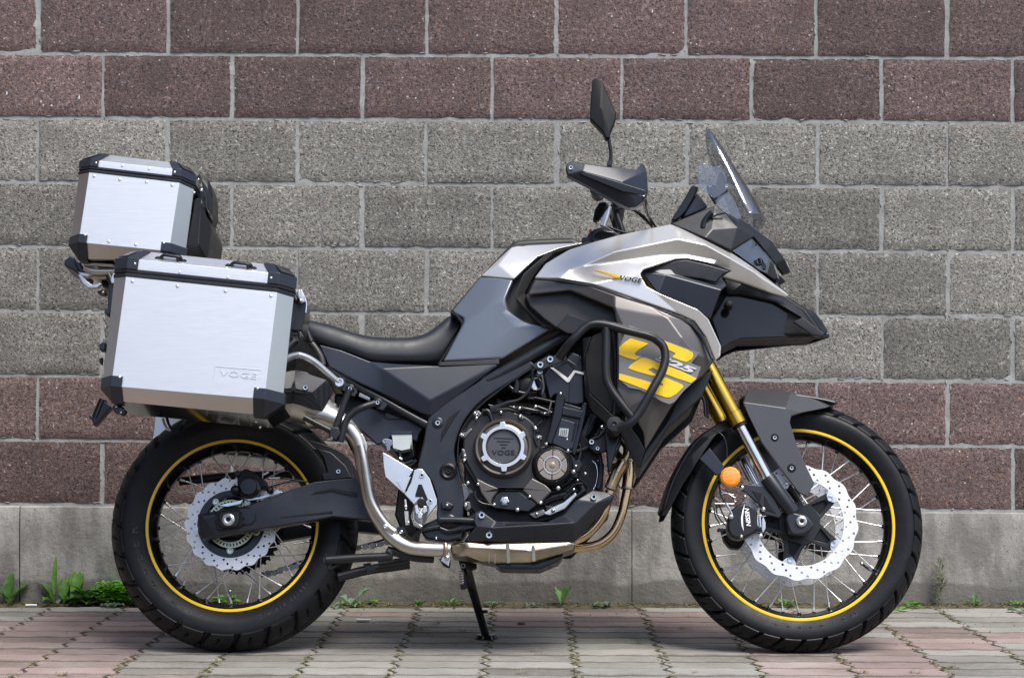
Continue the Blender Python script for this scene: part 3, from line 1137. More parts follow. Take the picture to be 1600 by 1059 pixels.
def wheel(c, R_, prof, nblk, slant, z0, rim_o, rim_i, rw, hub_r, label, front):
    hubp = [(0, .05), (.016, .05), (.020, .045), (.026, .042), (hub_r, .040), (hub_r, .030), (.026, .024), (.024, 0), (.026, -.024), (hub_r, -.030), (hub_r, -.040), (.02, -.045), (0, -.05)]
    me = lathe_mesh(hubp, 36, 'wheel')
    me.transform(Matrix.Translation(c))
    finish(me)
    wh = prop(link('wheel', me, M['rim']), label)
    me = tyre_mesh(R_, prof, nblk, slant, z0, front)
    me.transform(Matrix.Translation(c))
    ty = link('tyre', me, M['rubber'], wh)
    b = prof[0][1]
    p = [(rim_o - .010, rw - .003), (rim_o - .002, rw + .001), (rim_o, rw + .0035), (rim_o - .003, rw + .0055), (rim_o - .010, rw + .004), (rim_o - .016, rw - .006), (rim_i + .006, rw * .45), (rim_i, rw * .30), (rim_i - .001, 0),
         (rim_i, -rw * .30), (rim_i + .006, -rw * .45), (rim_o - .016, -rw + .006), (rim_o - .010, -rw - .004), (rim_o - .003, -rw - .0055), (rim_o, -rw - .0035), (rim_o - .010, -rw + .003)]
    me = lathe_mesh(p, 144, 'rim')
    me.transform(Matrix.Translation(c))
    finish(me, 50)
    link('rim', me, M['rim'], wh)
    for s_ in (1, -1):
        w_ = rw + .0058
        me = lathe_mesh([(rim_o - .0094, s_ * (w_ - .0008)), (rim_o - .0060, s_ * w_), (rim_o - .0015, s_ * (w_ - .0006)), (rim_o - .0012, s_ * (w_ - .003)), (rim_o - .0108, s_ * (w_ - .003)), (rim_o - .0094, s_ * (w_ - .0008))], 144, 'rim_stripe')
        me.transform(Matrix.Translation(c))
        finish(me, 60)
        link('rim_stripe', me, M['yellow'], wh)
    # spokes
    L_ = None
    n_sp = 18
    for s_ in (1, -1):
        for k in range(n_sp):
            dirn = 1 if k % 2 else -1
            aF = 2 * PI * (k + (.25 if s_ > 0 else .0)) / n_sp
            aR = aF + dirn * math.radians(80) + (math.radians(5) if s_ > 0 else 0)
            p0 = Vector((math.cos(aF) * (hub_r - .006), -s_ * (.041 if k % 2 else .029), math.sin(aF) * (hub_r - .006)))
            p1 = Vector((math.cos(aR) * (rim_i + .001), -s_ * .007, math.sin(aR) * (rim_i + .001)))
            if L_ is None:
                bm = bmesh.new()
                ln = (p1 - p0).length
                path = [Vector((0, 0, 0)), Vector((0, 0, ln - .017)), Vector((0, 0, ln - .016)), Vector((0, 0, ln))]
                sweep_bm(bm, path, [.0016, .0016, .0031, .0033], 8)
                sm_ = mesh_of(bm, 'spoke')
                finish(sm_, 40)
                sm_.materials.append(M['spoke'])
                L_ = ln
            ob = bpy.data.objects.new('spoke', sm_)
            COL.objects.link(ob)
            ob.parent = wh
            ob.location = c + p0
            ob.rotation_euler = (p1 - p0).to_track_quat('Z', 'Y').to_euler()
            ob.scale = (1, 1, (p1 - p0).length / L_)
    # nipple seats: small bumps on the rim well
    bm = bmesh.new()
    for s_ in (1, -1):
        for k in range(n_sp):
            dirn = 1 if k % 2 else -1
            aR = 2 * PI * (k + (.25 if s_ > 0 else .0)) / n_sp + dirn * math.radians(80) + (math.radians(5) if s_ > 0 else 0)
            bmesh.ops.create_icosphere(bm, subdivisions=2, radius=.0065, matrix=Matrix.Translation(c + Vector((math.cos(aR) * (rim_i + .001), -s_ * .007, math.sin(aR) * (rim_i + .001)))))
    me = mesh_of(bm, 'nipple_seats')
    finish(me, 60)
    prop(link('nipple_seats', me, M['rim'], wh), kind='stuff')
    return wh

fw_ = wheel(AX_F, .327, [(.243, .040), (.256, .048), (.276, .0535), (.290, .0540), (.298, .0510), (.306, .0460), (.317, .033), (.3245, .016), (.327, 0)],
            34, .9, .2995, .2535, .229, .040, .058, 'front wheel with black spoked rim and yellow rim stripe', True)
rw_ = wheel(AX_R, .322, [(.219, .052), (.232, .063), (.252, .0730), (.272, .0755), (.284, .0735), (.292, .0690), (.305, .054), (.317, .028), (.322, 0)],
            23, .55, .2855, .2285, .203, .052, .080, 'rear wheel with black spoked rim and yellow rim stripe', False)

M['discF'] = ground_steel('ground_brake_steel_front', AX_F.x, AX_F.z)
M['discR'] = ground_steel('ground_brake_steel_rear', AX_R.x, AX_R.z)
def disc(c, o, ro, ri, lobes, amp, nh, rows, hr, parent, rot=0, shift=.33):
    me = flat_curve(ring_shape(ro, ri, lobes, amp, nh, rows, hr, shift=shift), .0045, .0003)
    me.transform(Matrix.Translation((c.x, -o, c.z)) @ Matrix.Rotation(rot, 4, 'Y'))
    return link('brake_disc', me, M['discF'] if c is AX_F else M['discR'], parent)

disc(AX_R, .072, .1185, .088, 18, .0028, 18, (.0935, .1035, .1125), .0033, rw_)
for o in (.074, -.074):
    disc(AX_F, o, .1480, .1130, 16, .0026, 20, (.119, .130, .1405), .0035, fw_, rot=.1)
# inner lugs where each front disc is bolted to its carrier, and the five-armed carrier
for s_ in (1, -1):
    sp = []
    web = []
    for k in range(5):
        a = math.radians(110 + 72 * k)
        lug = []
        for t in range(13):
            b = PI * t / 12
            rr = .0115
            q = Vector((math.cos(a), math.sin(a))) * .106 - Vector((math.cos(a), math.sin(a))) * math.sin(b) * rr + Vector((-math.sin(a), math.cos(a))) * math.cos(b) * (rr + .004 * (1 - math.sin(b)))
            lug.append((q.x, q.y))
        a1, a2 = a - .17, a + .17
        lug += [(math.cos(a1) * .1145, math.sin(a1) * .1145), (math.cos(a) * .116, math.sin(a) * .116), (math.cos(a2) * .1145, math.sin(a2) * .1145)][0:3]
        sp_ = lug
        me = flat_curve([sp_], .0043, .0002)
        me.transform(Matrix.Translation((AX_F.x, -s_ * .074, AX_F.z)))
        link('disc_lug', me, M['disc'], fw_)
        ob = bolt((0, 0, 0), .0082, 'bolt', fw_)
        ob.location = Vector((AX_F.x + math.cos(a) * .101, -s_ * .078, AX_F.z + math.sin(a) * .101))
        if s_ < 0: ob.rotation_euler = (0, 0, PI)
    out = []
    holes = []
    for k in range(5):
        a = math.radians(110 + 72 * k)
        for da, r_ in ((-.62, .046), (-.16, .101), (-.10, .108), (.10, .108), (.16, .101)):
            out.append((math.cos(a + da) * r_, math.sin(a + da) * r_))
        holes.append([(math.cos(a + da) * r_, math.sin(a + da) * r_) for da, r_ in ((-.36, .055), (-.075, .090), (.075, .090), (.36, .055))])
    me = flat_curve([out, circ(0, 0, .02, 30)] + holes, .007, .0012)
    me.transform(Matrix.Translation((AX_F.x, -s_ * .066, AX_F.z)))
    link('disc_carrier', me, M['black'], fw_)
    me = flat_curve([[(p[0] * .96, p[1] * .96) for p in out], circ(0, 0, .02, 30)], .0025)
    me.transform(Matrix.Translation((AX_F.x, -s_ * .0615, AX_F.z)))
    link('carrier_web', me, M['dkcase'], fw_)
me = lathe_mesh([(.018, .066), (.050, .066), (.052, .058), (.056, .045), (.056, .034), (.03, .03)], 40, 'hub_boss')
me.transform(Matrix.Translation(AX_F)); finish(me)
link('hub_boss', me, M['black'], fw_)

# rear disc carrier, tone ring, sprocket
out = []
for k in range(6):
    a = math.radians(30 + 60 * k)
    for da, r_ in ((-.5, .072), (-.2, .088), (.2, .088), (.5, .072)):
        out.append((math.cos(a + da) * r_, math.sin(a + da) * r_))
me = flat_curve([ring_shape(.0895, .074)[0], circ(0, 0, .070, 60)], .005, .0005)
me.transform(Matrix.Translation((AX_R.x, -.071, AX_R.z)))
link('disc_carrier', me, M['dkplast'], rw_)
for k in range(5):
    a = math.radians(-90 + 72 * k)
    me = flat_curve([[(math.cos(a + d) * r_, math.sin(a + d) * r_) for d, r_ in ((-.42, .045), (-.13, .076), (.13, .076), (.42, .045))]], .004, .0005)
    me.transform(Matrix.Translation((AX_R.x, -.070, AX_R.z)))
    link('carrier_arm', me, M['dkplast'], rw_)
    me = flat_curve([circ(math.cos(a) * .070, math.sin(a) * .070, .0085, 20)], .003, .0003)
    me.transform(Matrix.Translation((AX_R.x, -.077, AX_R.z)))
    link('tone_ring_lug', me, M['ring'], rw_)
    ob = bolt((0, 0, 0), .0062, 'bolt', rw_)
    ob.location = Vector((AX_R.x + math.cos(a) * .070, -.080, AX_R.z + math.sin(a) * .070))
holes = []
for k in range(40):
    a = 2 * PI * k / 40
    u = Vector((math.cos(a), math.sin(a))); v = Vector((-u.y, u.x))
    holes.append([tuple(u * r_ + v * w_) for r_, w_ in ((.051, -.0018), (.059, -.0022), (.059, .0022), (.051, .0018))])
me = flat_curve([circ(0, 0, .0625, 90), circ(0, 0, .048, 60)] + holes, .0025, .0003)
me.transform(Matrix.Translation((AX_R.x, -.077, AX_R.z)))
link('tone_ring', me, M['ring'], rw_)
n_t = 43
out = []
for k in range(n_t):
    for d, r_ in ((-.30, .1065), (-.10, .1135), (.10, .1135), (.30, .1065)):
        a = 2 * PI * (k + d) / n_t
        out.append((math.cos(a) * r_, math.sin(a) * r_))
me = flat_curve([out, circ(0, 0, .075, 48)], .006, .0004)
me.transform(Matrix.Translation((AX_R.x, .078, AX_R.z)))
link('sprocket', me, M['dkcase'], rw_)
me = lathe_mesh([(.02, -.060), (.078, -.066), (.080, -.072), (.02, -.075)], 40, 'sprocket_carrier')
me.transform(Matrix.Translation(AX_R)); finish(me)
link('sprocket_carrier', me, M['engine'], rw_)
# valve stems
for c, r_, an, w_ in ((AX_R, .203, -92, rw_), (AX_F, .229, -31, fw_)):
    a = math.radians(an)
    u = Vector((math.cos(a), 0, math.sin(a)))
    tube3('valve', [c + u * r_, c + u * (r_ - .012), c + u * (r_ - .022) - Vector((0, .004, 0)), c + u * (r_ - .034) - Vector((0, .014, 0))], .0040, 'bolt', w_, 10)
    bm = bmesh.new()
    bmesh.ops.create_uvsphere(bm, u_segments=12, v_segments=8, radius=.0058, matrix=Matrix.Translation(c + u * (r_ - .036) - Vector((0, .016, 0))))
    me = mesh_of(bm, 'valve_cap'); finish(me, 60)
    link('valve_cap', me, M['bolt'], w_)
# sidewall lettering, moulded rubber
M['rubtext'] = simple('moulded_rubber_lettering', (.055, .058, .068), .5, 0)
def arc_text(s_, c, r_, o, a0, da, size, parent):
    for i, ch in enumerate(s_):
        if ch == ' ': continue
        a = math.radians(a0 + da * i)
        me = text_mesh(ch, size, .0006)
        me.transform(Matrix.Translation((c.x + math.cos(a) * r_, -o, c.z + math.sin(a) * r_)) @ Matrix.Rotation(-(a - PI / 2), 4, 'Y') @ Matrix.Rotation(math.radians(-4), 4, 'X'))
        link('sidewall_letter', me, M['rubtext'], parent)
arc_text('METZELER', AX_R, .252, .0738, 244, -8.6, .030, rw_)
arc_text('150/70 R17 M/C', AX_R, .252, .0738, 322, -2.5, .011, rw_)
arc_text('METZELER', AX_F, .271, .0532, 300, -6.2, .022, fw_)

# ---- swingarm and rear brake
sa = facets('swingarm', dict(zip('abcdefghijklmnopqrst', [q for q in RN(
    'Q 225,490,-.01 240,484,0 660,412,0 900,335,0 1100,255,.002 1300,190,.002 1471,168,.002 | C 925,322,.002 1005,318,0 | Q 1990,560,-.004 1471,510,0 1320,540,0 960,600,0 400,690,0 270,720,-.002 245,610,-.01 270,520,.004 700,440,.006 1100,400,.002 1471,330,-.004')])),
    ['a b q p', 'b c r q', 'c d e s r', 'e f g t s', 'g h i j t', 'j k t', 't k l s', 's l m r', 'r m n q', 'q n o p'], .150, .042, 'frame', bw=.004, seg=3)
prop(sa, 'black box-section swingarm')
plate('swingarm_relief', 'Q 880,375 1471,245 | C 1000,375 1005,395 | Q 1471,275 900,385', .1515, .002, 'dkcase', sa, .0005)
plate('swingarm_relief', 'Q 985,515 1471,455 1471,480 990,525', .1515, .002, 'dkcase', sa, .0005)
plate('axle_block', 'Q 385,470 440,452 600,440 640,470 620,500 665,520 640,545 665,575 600,615 440,635 395,620 410,590 385,560 410,520', .158, .01, 'dkcase', sa, .001)
plate('chain_adjuster', 'Q 420,495 450,465 590,460 610,500 605,570 585,600 470,615 430,590', .166, .012, 'black', sa, .003, 3)
plate('recess_line', 'Q 640,425 715,425 762,475 768,535 730,580 650,590 650,582 720,573 758,530 752,480 708,433 640,433', .1545, .002, 'dkcase', sa, .0003)
lathe('axle_nut', (*RN('Q 512,538')[0], .168), [(.0055, .001), (.0062, .006), (.0105, .007), (.0155, .005), (.0165, 0), (.0165, -.003)], 'castalu', sa)
lathe('axle_bore', (*RN('Q 512,538')[0], .168), [(0, .0025), (.0060, .003)], 'dkcase', sa)
plate('chain_adjuster_plate', 'Q 175,632 215,608 232,606 232,650 180,640', .118, .004, 'castalu', sa, .0005)
mirrored(sa)
tube('chain_guard', 'Q 60,185,0 600,135,0 1100,125,0', -.135, .012, 'black')
cal = prop(lathe('rear_caliper', (*RN('Q 695,232')[0], .118), [(0, .001), (.0205, 0), (.0215, -.003), (.0222, -.012), (.03, -.014), (.03, -.05)], 'engine'), 'rear brake caliper')
plate('caliper_body', 'Q 640,80 680,70 740,95 800,140 850,175 870,230 840,250 800,240 760,300 700,325 640,310 600,265 590,190 600,120', .105, .05, 'dkcase', cal, .004, 3)
for q, rr in (('Q 575,265', .0125), ('Q 892,265', .0095)):
    lathe('guide_pin_boot', (*RN(q)[0], .112), [(0, .008), (rr * .6, .006), (rr, 0), (rr, -.02)], 'engine', cal, 20)
lathe('guide_pin', (*RN('Q 597,115')[0], .108), [(0, .004), (.006, .003), (.008, 0), (.008, -.03)], 'black', cal, 16)
tube('bleed_cap', 'Q 825,130 850,118 880,100', .112, .0028, 'ltgrey', cal)
tube('brake_hose', 'Q 870,160 990,152,0 1060,165,0 1240,190,-.01', .112, .0022, 'black')
tube('hose_ferrule', 'Q 880,158 985,155', .113, .0034, 'bolt', cal, sm=1)
plate('caliper_bracket', 'Q 800,330 960,262 1020,285 830,345 700,365 640,340', .098, .008, 'castalu', cal, .001)
plate('sensor_bracket', 'Q 420,410 500,385 540,380 620,360 650,350 620,395 500,420', .100, .006, 'bolt', cal, .001)
tube('sensor_cable', 'Q 430,380 430,350 500,320 650,330 800,270 960,215 1100,190 1250,190', .115, .0016, 'black')

# ---- chain
def chain_run(p0, p1, o, n):
    for k in range(n):
        t = (k + .5) / n
        x = p0[0] + (p1[0] - p0[0]) * t
        y = p0[1] + (p1[1] - p0[1]) * t + 5 * math.sin(t * PI)
        a = math.atan2(-(p1[1] - p0[1]), p1[0] - p0[0])
        c = L(x, y, o)
        ln = (L(*p1, o) - L(*p0, o)).length / n
        sp = []
        for s_ in (1, -1):
            for i in range(9):
                b = -PI / 2 + PI * i / 8
                sp.append((s_ * (ln * .5 + math.cos(b) * .0068), s_ * math.sin(b) * .0068))
        sp2 = sp[:9] + [(0, .0042)] + sp[9:] + [(0, -.0042)]
        if chain_run.me.get(round(ln, 4)) is None:
            me = flat_curve([sp2], .0022, .0002)
            me.materials.append(M['chain'])
            chain_run.me[round(ln, 4)] = me
        ob = bpy.data.objects.new('chain_link', chain_run.me[round(ln, 4)])
        COL.objects.link(ob)
        ob.parent = chain_obj
        ob.location = c + Vector((0, -.004 if k % 2 else 0, 0))
        ob.rotation_euler = (0, -a, 0)
        ob2 = bolt((x, y, o + .004), .0035, 'bolt', chain_obj, 'chain_pin', 'dome')
chain_run.me = {}
pth = [L(px, py, -.082) for px, py in RN('W -80,330 120,290 300,215 900,60 1100,5 1400,-60')]
chain_obj = prop(tube3('drive_chain', pth, .003, 'dkcase', sm=4), 'drive chain on the far side')
for a, b, n in (((W1 := RN('W -60,325 40,300 160,265 320,215 820,85 1110,10 1300,-40'))[0], W1[2], 4), (W1[2], W1[3], 3), (W1[3], W1[4], 7), (W1[4], W1[6], 7)):
    chain_run(a, b, -.079, n)
# ---- frame
fr = prop(plate('frame', 'D 1271,330 1180,392 1110,440 1000,510 885,598 868,650 850,760 820,870 | E 425,345 500,400 545,530 535,640 560,690 620,700 690,672 705,560 690,450 672,360 650,300 640,230 | F 120,560 170,480 240,400 350,325 500,235 600,165 560,130', .160, .05, 'frame', bw=.007, seg=4, rnd=1), 'matt black main frame')
tube('frame_tube', 'H 840,742,.004 590,892,.002 330,1040,-.004 | D 1200,400,-.01 1100,480,-.03', .150, .0150, 'frame', fr, 18, 3, mirror=True)
plate('frame_groove', 'D 990,610 1060,560 1020,620 945,745 950,700', .1615, .002, 'dkcase', fr, .0005)
mirrored(fr)
for q, rr in (('D 932,637', .0105), ('D 990,905', .016)):
    lathe('bolt_boss', (*RN(q)[0], .160), [(0, .001), (rr * .6, .001), (rr, .004), (rr * 1.35, .002), (rr * 1.6, -.004)], 'dkcase' if rr > .012 else 'frame', fr, 28)
bolt((*RN('D 932,637')[0], .165), .0070, parent=fr)
bolt((*RN('D 990,905')[0], .165), .0068, 'engine', fr)
sf = tube('subframe_tube', 'D 330,330 500,440 620,505 760,585 880,650', .140, .0112, 'frame', None, 16, 3, mirror=True)
plate('subframe_plate', 'D 340,370 375,375 480,415 490,470 470,495 440,480 370,430', .147, .012, 'frame', sf, .003)
plate('subframe_plate', 'D 585,480 640,490 655,540 630,570 600,560 575,530', .150, .012, 'frame', sf, .003)
plate('subframe_gusset', 'D 500,470 560,500 555,515 495,490', .147, .006, 'tank', sf, .001)
# dark inner mudguard and battery side between subframe and wheel
plate('inner_fender', 'D 360,470 480,480 600,560 860,650 845,690 820,760 | E 420,280 350,330 270,220 120,90 40,60 | D 460,800 360,600', .095, .19, 'dkcase', bw=.01, seg=3)
plate('splash_cover', 'D 640,570 690,590 870,650 830,700 820,740 700,700 640,740 600,760 500,670 440,620 500,540', .118, .02, 'dkplast', bw=.004, seg=3)
plate('splash_cover_rib', 'D 640,575 640,600 655,612 760,612 760,620 650,620 632,602', .1195, .002, 'dkcase', None, .0005)
# seat
def span(name, s, o, bw, seg, mat, rnd=0, k=1.0, taper=0):
    return plate(name, s, o, 2 * o * k, mat, None, bw, seg, rnd, taper=taper)
def pad_loft(name, st, mat, n=9):
    """upholstery: stations (top x,y ; bottom x,y ; half width ; crown), traced at the near shoulder"""
    rings = []
    for top, bot, hw, cr in st:
        T = L(*top, hw * .80); Bo = L(*bot, hw * .95)
        h = (T - Bo); h.y = 0
        ring = []
        prof = [(-.0, .90), (.10, .985), (.30, 1.0), (.55, .99), (.74, .955), (.88, .88), (.965, .76), (1.0, .55), (1.0 + cr, .28), (1.0 + cr * 1.3, 0)]
        side = [Vector((Bo.x + h.x * t, -hw * w_, Bo.z + h.z * t)) for t, w_ in prof]
        ring = side + [Vector((p.x, -p.y, p.z)) for p in side[::-1][1:]]
        rings.append(ring)
    # resample along the length
    m_ = len(rings[0])
    cols = [spline([r[k] for r in rings], 4) for k in range(m_)]
    rr = [[cols[k][i] for k in range(m_)] for i in range(len(cols[0]))]
    return loft(name, rr, mat, ang=60)
q_ = lambda t: RN('D ' + t)[0]
seat = pad_loft('seat', [(q_('165,62'), q_('170,110'), .13, .0), (q_('215,64'), q_('222,172'), .145, .03), (q_('330,86'), q_('300,212'), .15, .04), (q_('450,126'), q_('430,250'), .148, .05), (q_('560,152'), q_('560,297'), .142, .06),
    (q_('700,160'), q_('700,304'), .132, .06), (q_('800,155'), q_('800,306'), .124, .06), (q_('880,128'), q_('860,308'), .118, .05), (q_('945,78'), q_('910,310'), .112, .04), (q_('1000,36'), q_('935,308'), .108, .03), (q_('1040,40'), q_('962,270'), .106, .02), (q_('1066,78'), q_('1030,160'), .104, .0)], 'seat')
plate('seat_edge', 'D 1000,30 1012,8 1040,40 1068,68 1075,90 1068,115 942,318 928,316 1055,120 1062,88 1030,45', .148, .29, 'dkcase', None, .001)
# side panel under the seat
sp = facets('side_panel', dict(zip('abcdefghijklmn', RN(
    'D 275,203,-.005 400,235,-.004 560,298,-.004 700,312,-.003 940,322,-.002 1240,308,0 1271,316,0 900,598,.002 850,588,.002 640,482,.002 500,418,.002 330,325,0 625,338,.010 890,512,.016'))),
    ['a b l', 'b c k l', 'c m j k', 'c d m', 'd e m', 'e f n m', 'f g n', 'g h n', 'h i n', 'n i j m'], .158, .03, 'dkplast', bw=.004, seg=3, mirror=True)
prop(sp, 'dark blue grey side panel below the seat')
plate('side_trim', 'D 940,322 945,302 1100,296 1271,284 1271,312 1100,318', .160, .02, 'trimgrey', None, .001, mirror=True)
plate('tail_panel', 'D 200,85 230,170 270,205 300,330 380,400 330,395 250,300 150,250 60,235 60,160 150,120', .125, .25, 'black', bw=.006)
# tank
tank = span('fuel_tank', 'H 98,602 120,560 290,362 490,152 530,138 650,130 880,123 935,155 1000,150 1030,250 900,420 880,640 700,700 430,905 45,918 170,700 180,662 150,635', .118, .02, 4, 'trimgrey')
facets('tank_cover', dict(zip('abcdefghijklmnopqr', RN(
    'H 102,600,-.035 288,374,-.03 396,381,-.008 500,392,.002 470,460,.012 448,520,.016 470,590,.010 560,650,.004 690,688,.006 748,706,0 430,898,0 240,908,0 45,916,-.010 178,670,-.006 178,640,-.010 330,560,.010 500,700,.008 420,600,.012'))),
    ['a b c p o', 'c d e p', 'e f p', 'p f r', 'f g r', 'g h r', 'r h q', 'h i q', 'i j k q', 'q k l', 'r q l p', 'p l m n', 'o p n'], .158, .03, 'tank', bw=.009, seg=3, mirror=True)
facets('tank_shoulder', dict(zip('abcdefghij', RN(
    'H 290,371,-.028 505,168,-.045 560,168,-.045 880,152,-.045 950,160,-.04 790,195,-.02 650,250,-.010 568,325,-.002 502,391,.003 400,300,-.014'))),
    ['a b j', 'b c g j', 'c d e f', 'c f g', 'g h j', 'h i j', 'i a j'], .158, .02, 'silver', bw=.003, mirror=True)
bl = facets('cowl_blade', dict(zip('abcdefghijklmnopq', RN(
    'H 960,153,-.015 1030,148,-.015 880,185,.0 760,225,.002 680,300,.004 620,385,.006 572,480,.010 600,560,.006 690,640,.004 778,692,.002 748,706,.002 690,690,.008 598,605,.014 516,515,.026 512,480,.028 560,360,.022 700,235,.010'))),
    ['a b c q', 'c d q', 'q d e p', 'p e f', 'p f g o', 'o g n', 'n g h m', 'm h i l', 'l i j k'], .176, .04, 'trimgrey', bw=.003, seg=3, mirror=True)
# silver upper fairing
sv = facets('silver_fairing', dict(zip('a b c d e f g h i j k l m n o p q r s t u v w x y z A B C D E F'.split(), RN(
    'H 632,382,-.02 700,292,-.045 850,202,-.06 1010,152,-.07 '
    '| I 30,235,-.075 310,176,-.08 500,250,-.085 640,330,-.095 760,410,-.110 965,568,-.150 '      # j tip
    '945,582,-.148 850,552,-.120 700,497,-.090 588,466,-.065 645,434,-.060 540,396,-.045 400,366,-.035 340,368,-.03 160,427,.0 142,450,.005 180,520,.010 260,562,.012 460,645,.002 520,700,-.010 590,850,-.030 585,905,-.034 555,930,-.034 '  # A
    '500,795,-.022 440,712,-.008 380,682,0 | H 1000,422,.012 790,388,.004'))),
    [], .245, .02, 'silver') if False else None
def K2(s): return RN(s)
V = {}
for k, q in zip('a b c d e f g h i j k l m n o p q r s t u v w x y z A B C D E F'.split(), RN(
    'H 632,382,-.02 700,292,-.045 850,202,-.06 1010,152,-.07 '
    '| I 30,235,-.075 310,176,-.08 500,250,-.085 640,330,-.095 760,410,-.110 965,568,-.150 '
    '945,582,-.148 850,552,-.120 700,497,-.090 588,466,-.065 645,434,-.060 540,396,-.045 400,366,-.035 340,368,-.03 160,427,.0 142,450,.005 180,520,.010 260,562,.012 460,645,.002 520,700,-.010 590,850,-.030 585,905,-.034 555,930,-.034 '
    '500,795,-.022 440,712,-.008 380,682,0 | H 1000,422,.012 790,388,.004')):
    V[k] = q
for k, q in zip(('r0', 'r1', 'r2', 'r3', 'r4', 'r5', 'l0', 'l1', 'l2', 'l3', 'l4'), RN(
    'H 925,310,-.006 | I 0,330,-.010 350,258,-.018 500,290,-.024 640,365,-.040 770,440,-.075 | I 0,385,-.022 240,350,-.034 400,345,-.040 560,375,-.052 | H 860,325,.000')):
    V[k] = q
facets('silver_fairing', V,
       ['a b c r0 l4', 'c d r0', 'd e r1 r0', 'e f r2 r1', 'f g r3 r2', 'g h r4 r3', 'h i r5 r4', 'i j r5', 'r0 r1 l0', 'r1 r2 l1 l0', 'r2 r3 l3 l2', 'r2 l2 l1', 'r3 r4 o p l3',
        'r4 r5 n o', 'r5 j k l', 'r5 l m n', 'l3 p q l2', 'l2 q r l1', 'l1 r s t l0', 'l0 t E r0', 'r0 E F l4', 'a l4 F', 't u D E', 'u v D', 'v w C D', 'w x C', 'x y B C', 'y z A B'],
       .245, .012, 'silver', bw=.006, seg=3, mirror=True)
plate('fairing_edge', 'H 632,386 780,392 1000,428 | I 380,690 440,720 500,805 545,930 530,915 480,800 425,735 370,705 200,632 0,568 | H 1000,440 800,404 640,392', .252, .01, 'black', None, .001, mirror=True)
# grey lower fairing (with the printed emblem)
V = {}
for k, q in zip('a b c d e f g h i j k l m n o p q r s t u v w x y z'.split(), RN(
    'H 638,388,-.03 800,398,-.02 1000,438,-.006 | I 0,566,.0 200,630,.0 375,705,-.008 430,740,-.012 490,810,-.020 548,932,-.032 '
    '| J 1060,370,-.035 985,425,-.028 930,480,-.022 880,545,-.018 735,785,-.035 725,690,-.020 690,622,-.010 640,560,-.004 580,455,.0 582,120,-.002 572,40,-.004 '
    '| I 0,640,.004 290,690,.010 370,800,.012 450,890,.0 | H 590,490,-.03 860,460,-.018')):
    V[k] = q
for k, q in zip(('A', 'B', 'C', 'D'), RN('H 1130,570,-.006 | J 780,480,.012 830,520,-.004 760,600,-.004')):
    V[k] = q
facets('lower_fairing', V,
       ['a b z y', 'b c z', 'c d u A z', 'd e v u', 'e f v', 'f g v', 'g h w v', 'h i x w', 'i j x', 'j k x', 'k l C B x', 'l m C', 'C m n D', 'D n o p', 'p q B C D', 'q r B', 'r s B', 's t u B', 'u v B', 'v w B', 'w x B', 't A u'],
       .258, .012, 'titan', bw=.006, seg=3, mirror=True)
plate('fairing_cavity', 'H 590,485 650,470 860,455 1000,500 1135,570 1160,640 1160,720 1000,700 850,640 770,700 690,640 600,560 572,490', .205, .03, 'trimgrey', None, .004, mirror=True)
plate('knee_insert', 'H 770,695 845,612 985,660 900,740 840,735', .212, .02, 'black', None, .002)
# printed emblem on the lower fairing: yellow shapes and numerals
def decal(name, s, mat, o=.2725, t=.0012):
    return plate(name, s, o, t, mat, None, .0002, 1)
EM = .274
decal('emblem_ground', 'T 330,105 590,230 1015,380 935,480 1030,520 985,640 870,740 770,860 720,880 640,850 560,800 440,740 330,720 232,640 232,320', 'decalgrey', EM - .0015, .010)
decal('emblem', 'T 375,140 500,190 420,190 365,160', 'yellow', EM)
decal('emblem', 'T 345,240 520,290 490,310 430,345 385,385 400,410 455,415 390,450 300,425 232,398 232,330 290,275', 'yellow', EM)
decal('emblem', 'T 600,238 900,350 950,380 955,410 940,440 890,470 830,455 750,420 785,385 700,345 640,330 560,270', 'yellow', EM)
decal('emblem', 'T 450,425 500,430 640,480 850,560 988,632 930,672 800,630 640,570 560,525 515,545 610,600 560,605 400,560 320,530 340,500', 'yellow', EM)
decal('emblem', 'T 232,580 400,625 620,690 560,690 660,700 655,680 600,650 640,615 700,625 850,690 860,710 790,780 735,812 690,815 560,770 480,735 232,640', 'yellow', EM)
lettering('numerals', '525', (*RN('T 765,487')[0], EM + .0016), .0215, 'numeral', None, rot=-21, shear=.25, sx=3.1, offset=.0009, extrude=.0006)
# yellow dash and maker's name on the silver fairing
plate('yellow_dash', 'H 1010,333 1060,338 1185,372 1180,383 1150,382', .262, .006, 'yellow', None, .0003)
lettering('maker_name', 'VOGE', (*RN('H 1238,392')[0], .263), .016, 'blackgloss', None, rot=-9, shear=.3, sx=1.35, offset=.0005, extrude=.0008)
# side inlet
facets('side_inlet', dict(zip('abcdefghijkl', RN(
    'I 148,440,-.02 162,428,-.025 340,372,-.035 400,370,-.038 540,398,-.045 645,432,-.055 590,468,-.050 620,515,-.045 590,540,-.020 530,700,-.040 240,560,-.014 280,455,-.016'))),
    ['a b l', 'b c d g l', 'd e f g', 'l g h i', 'l i j k', 'a l k'], .236, .02, 'dkplast', bw=.003, seg=3, mirror=True)
plate('inlet_shadow_gap', 'I 175,425 340,376 400,372 520,400 640,435 600,455 560,500 480,480 290,455 200,470', .212, .01, 'black', None, .004)
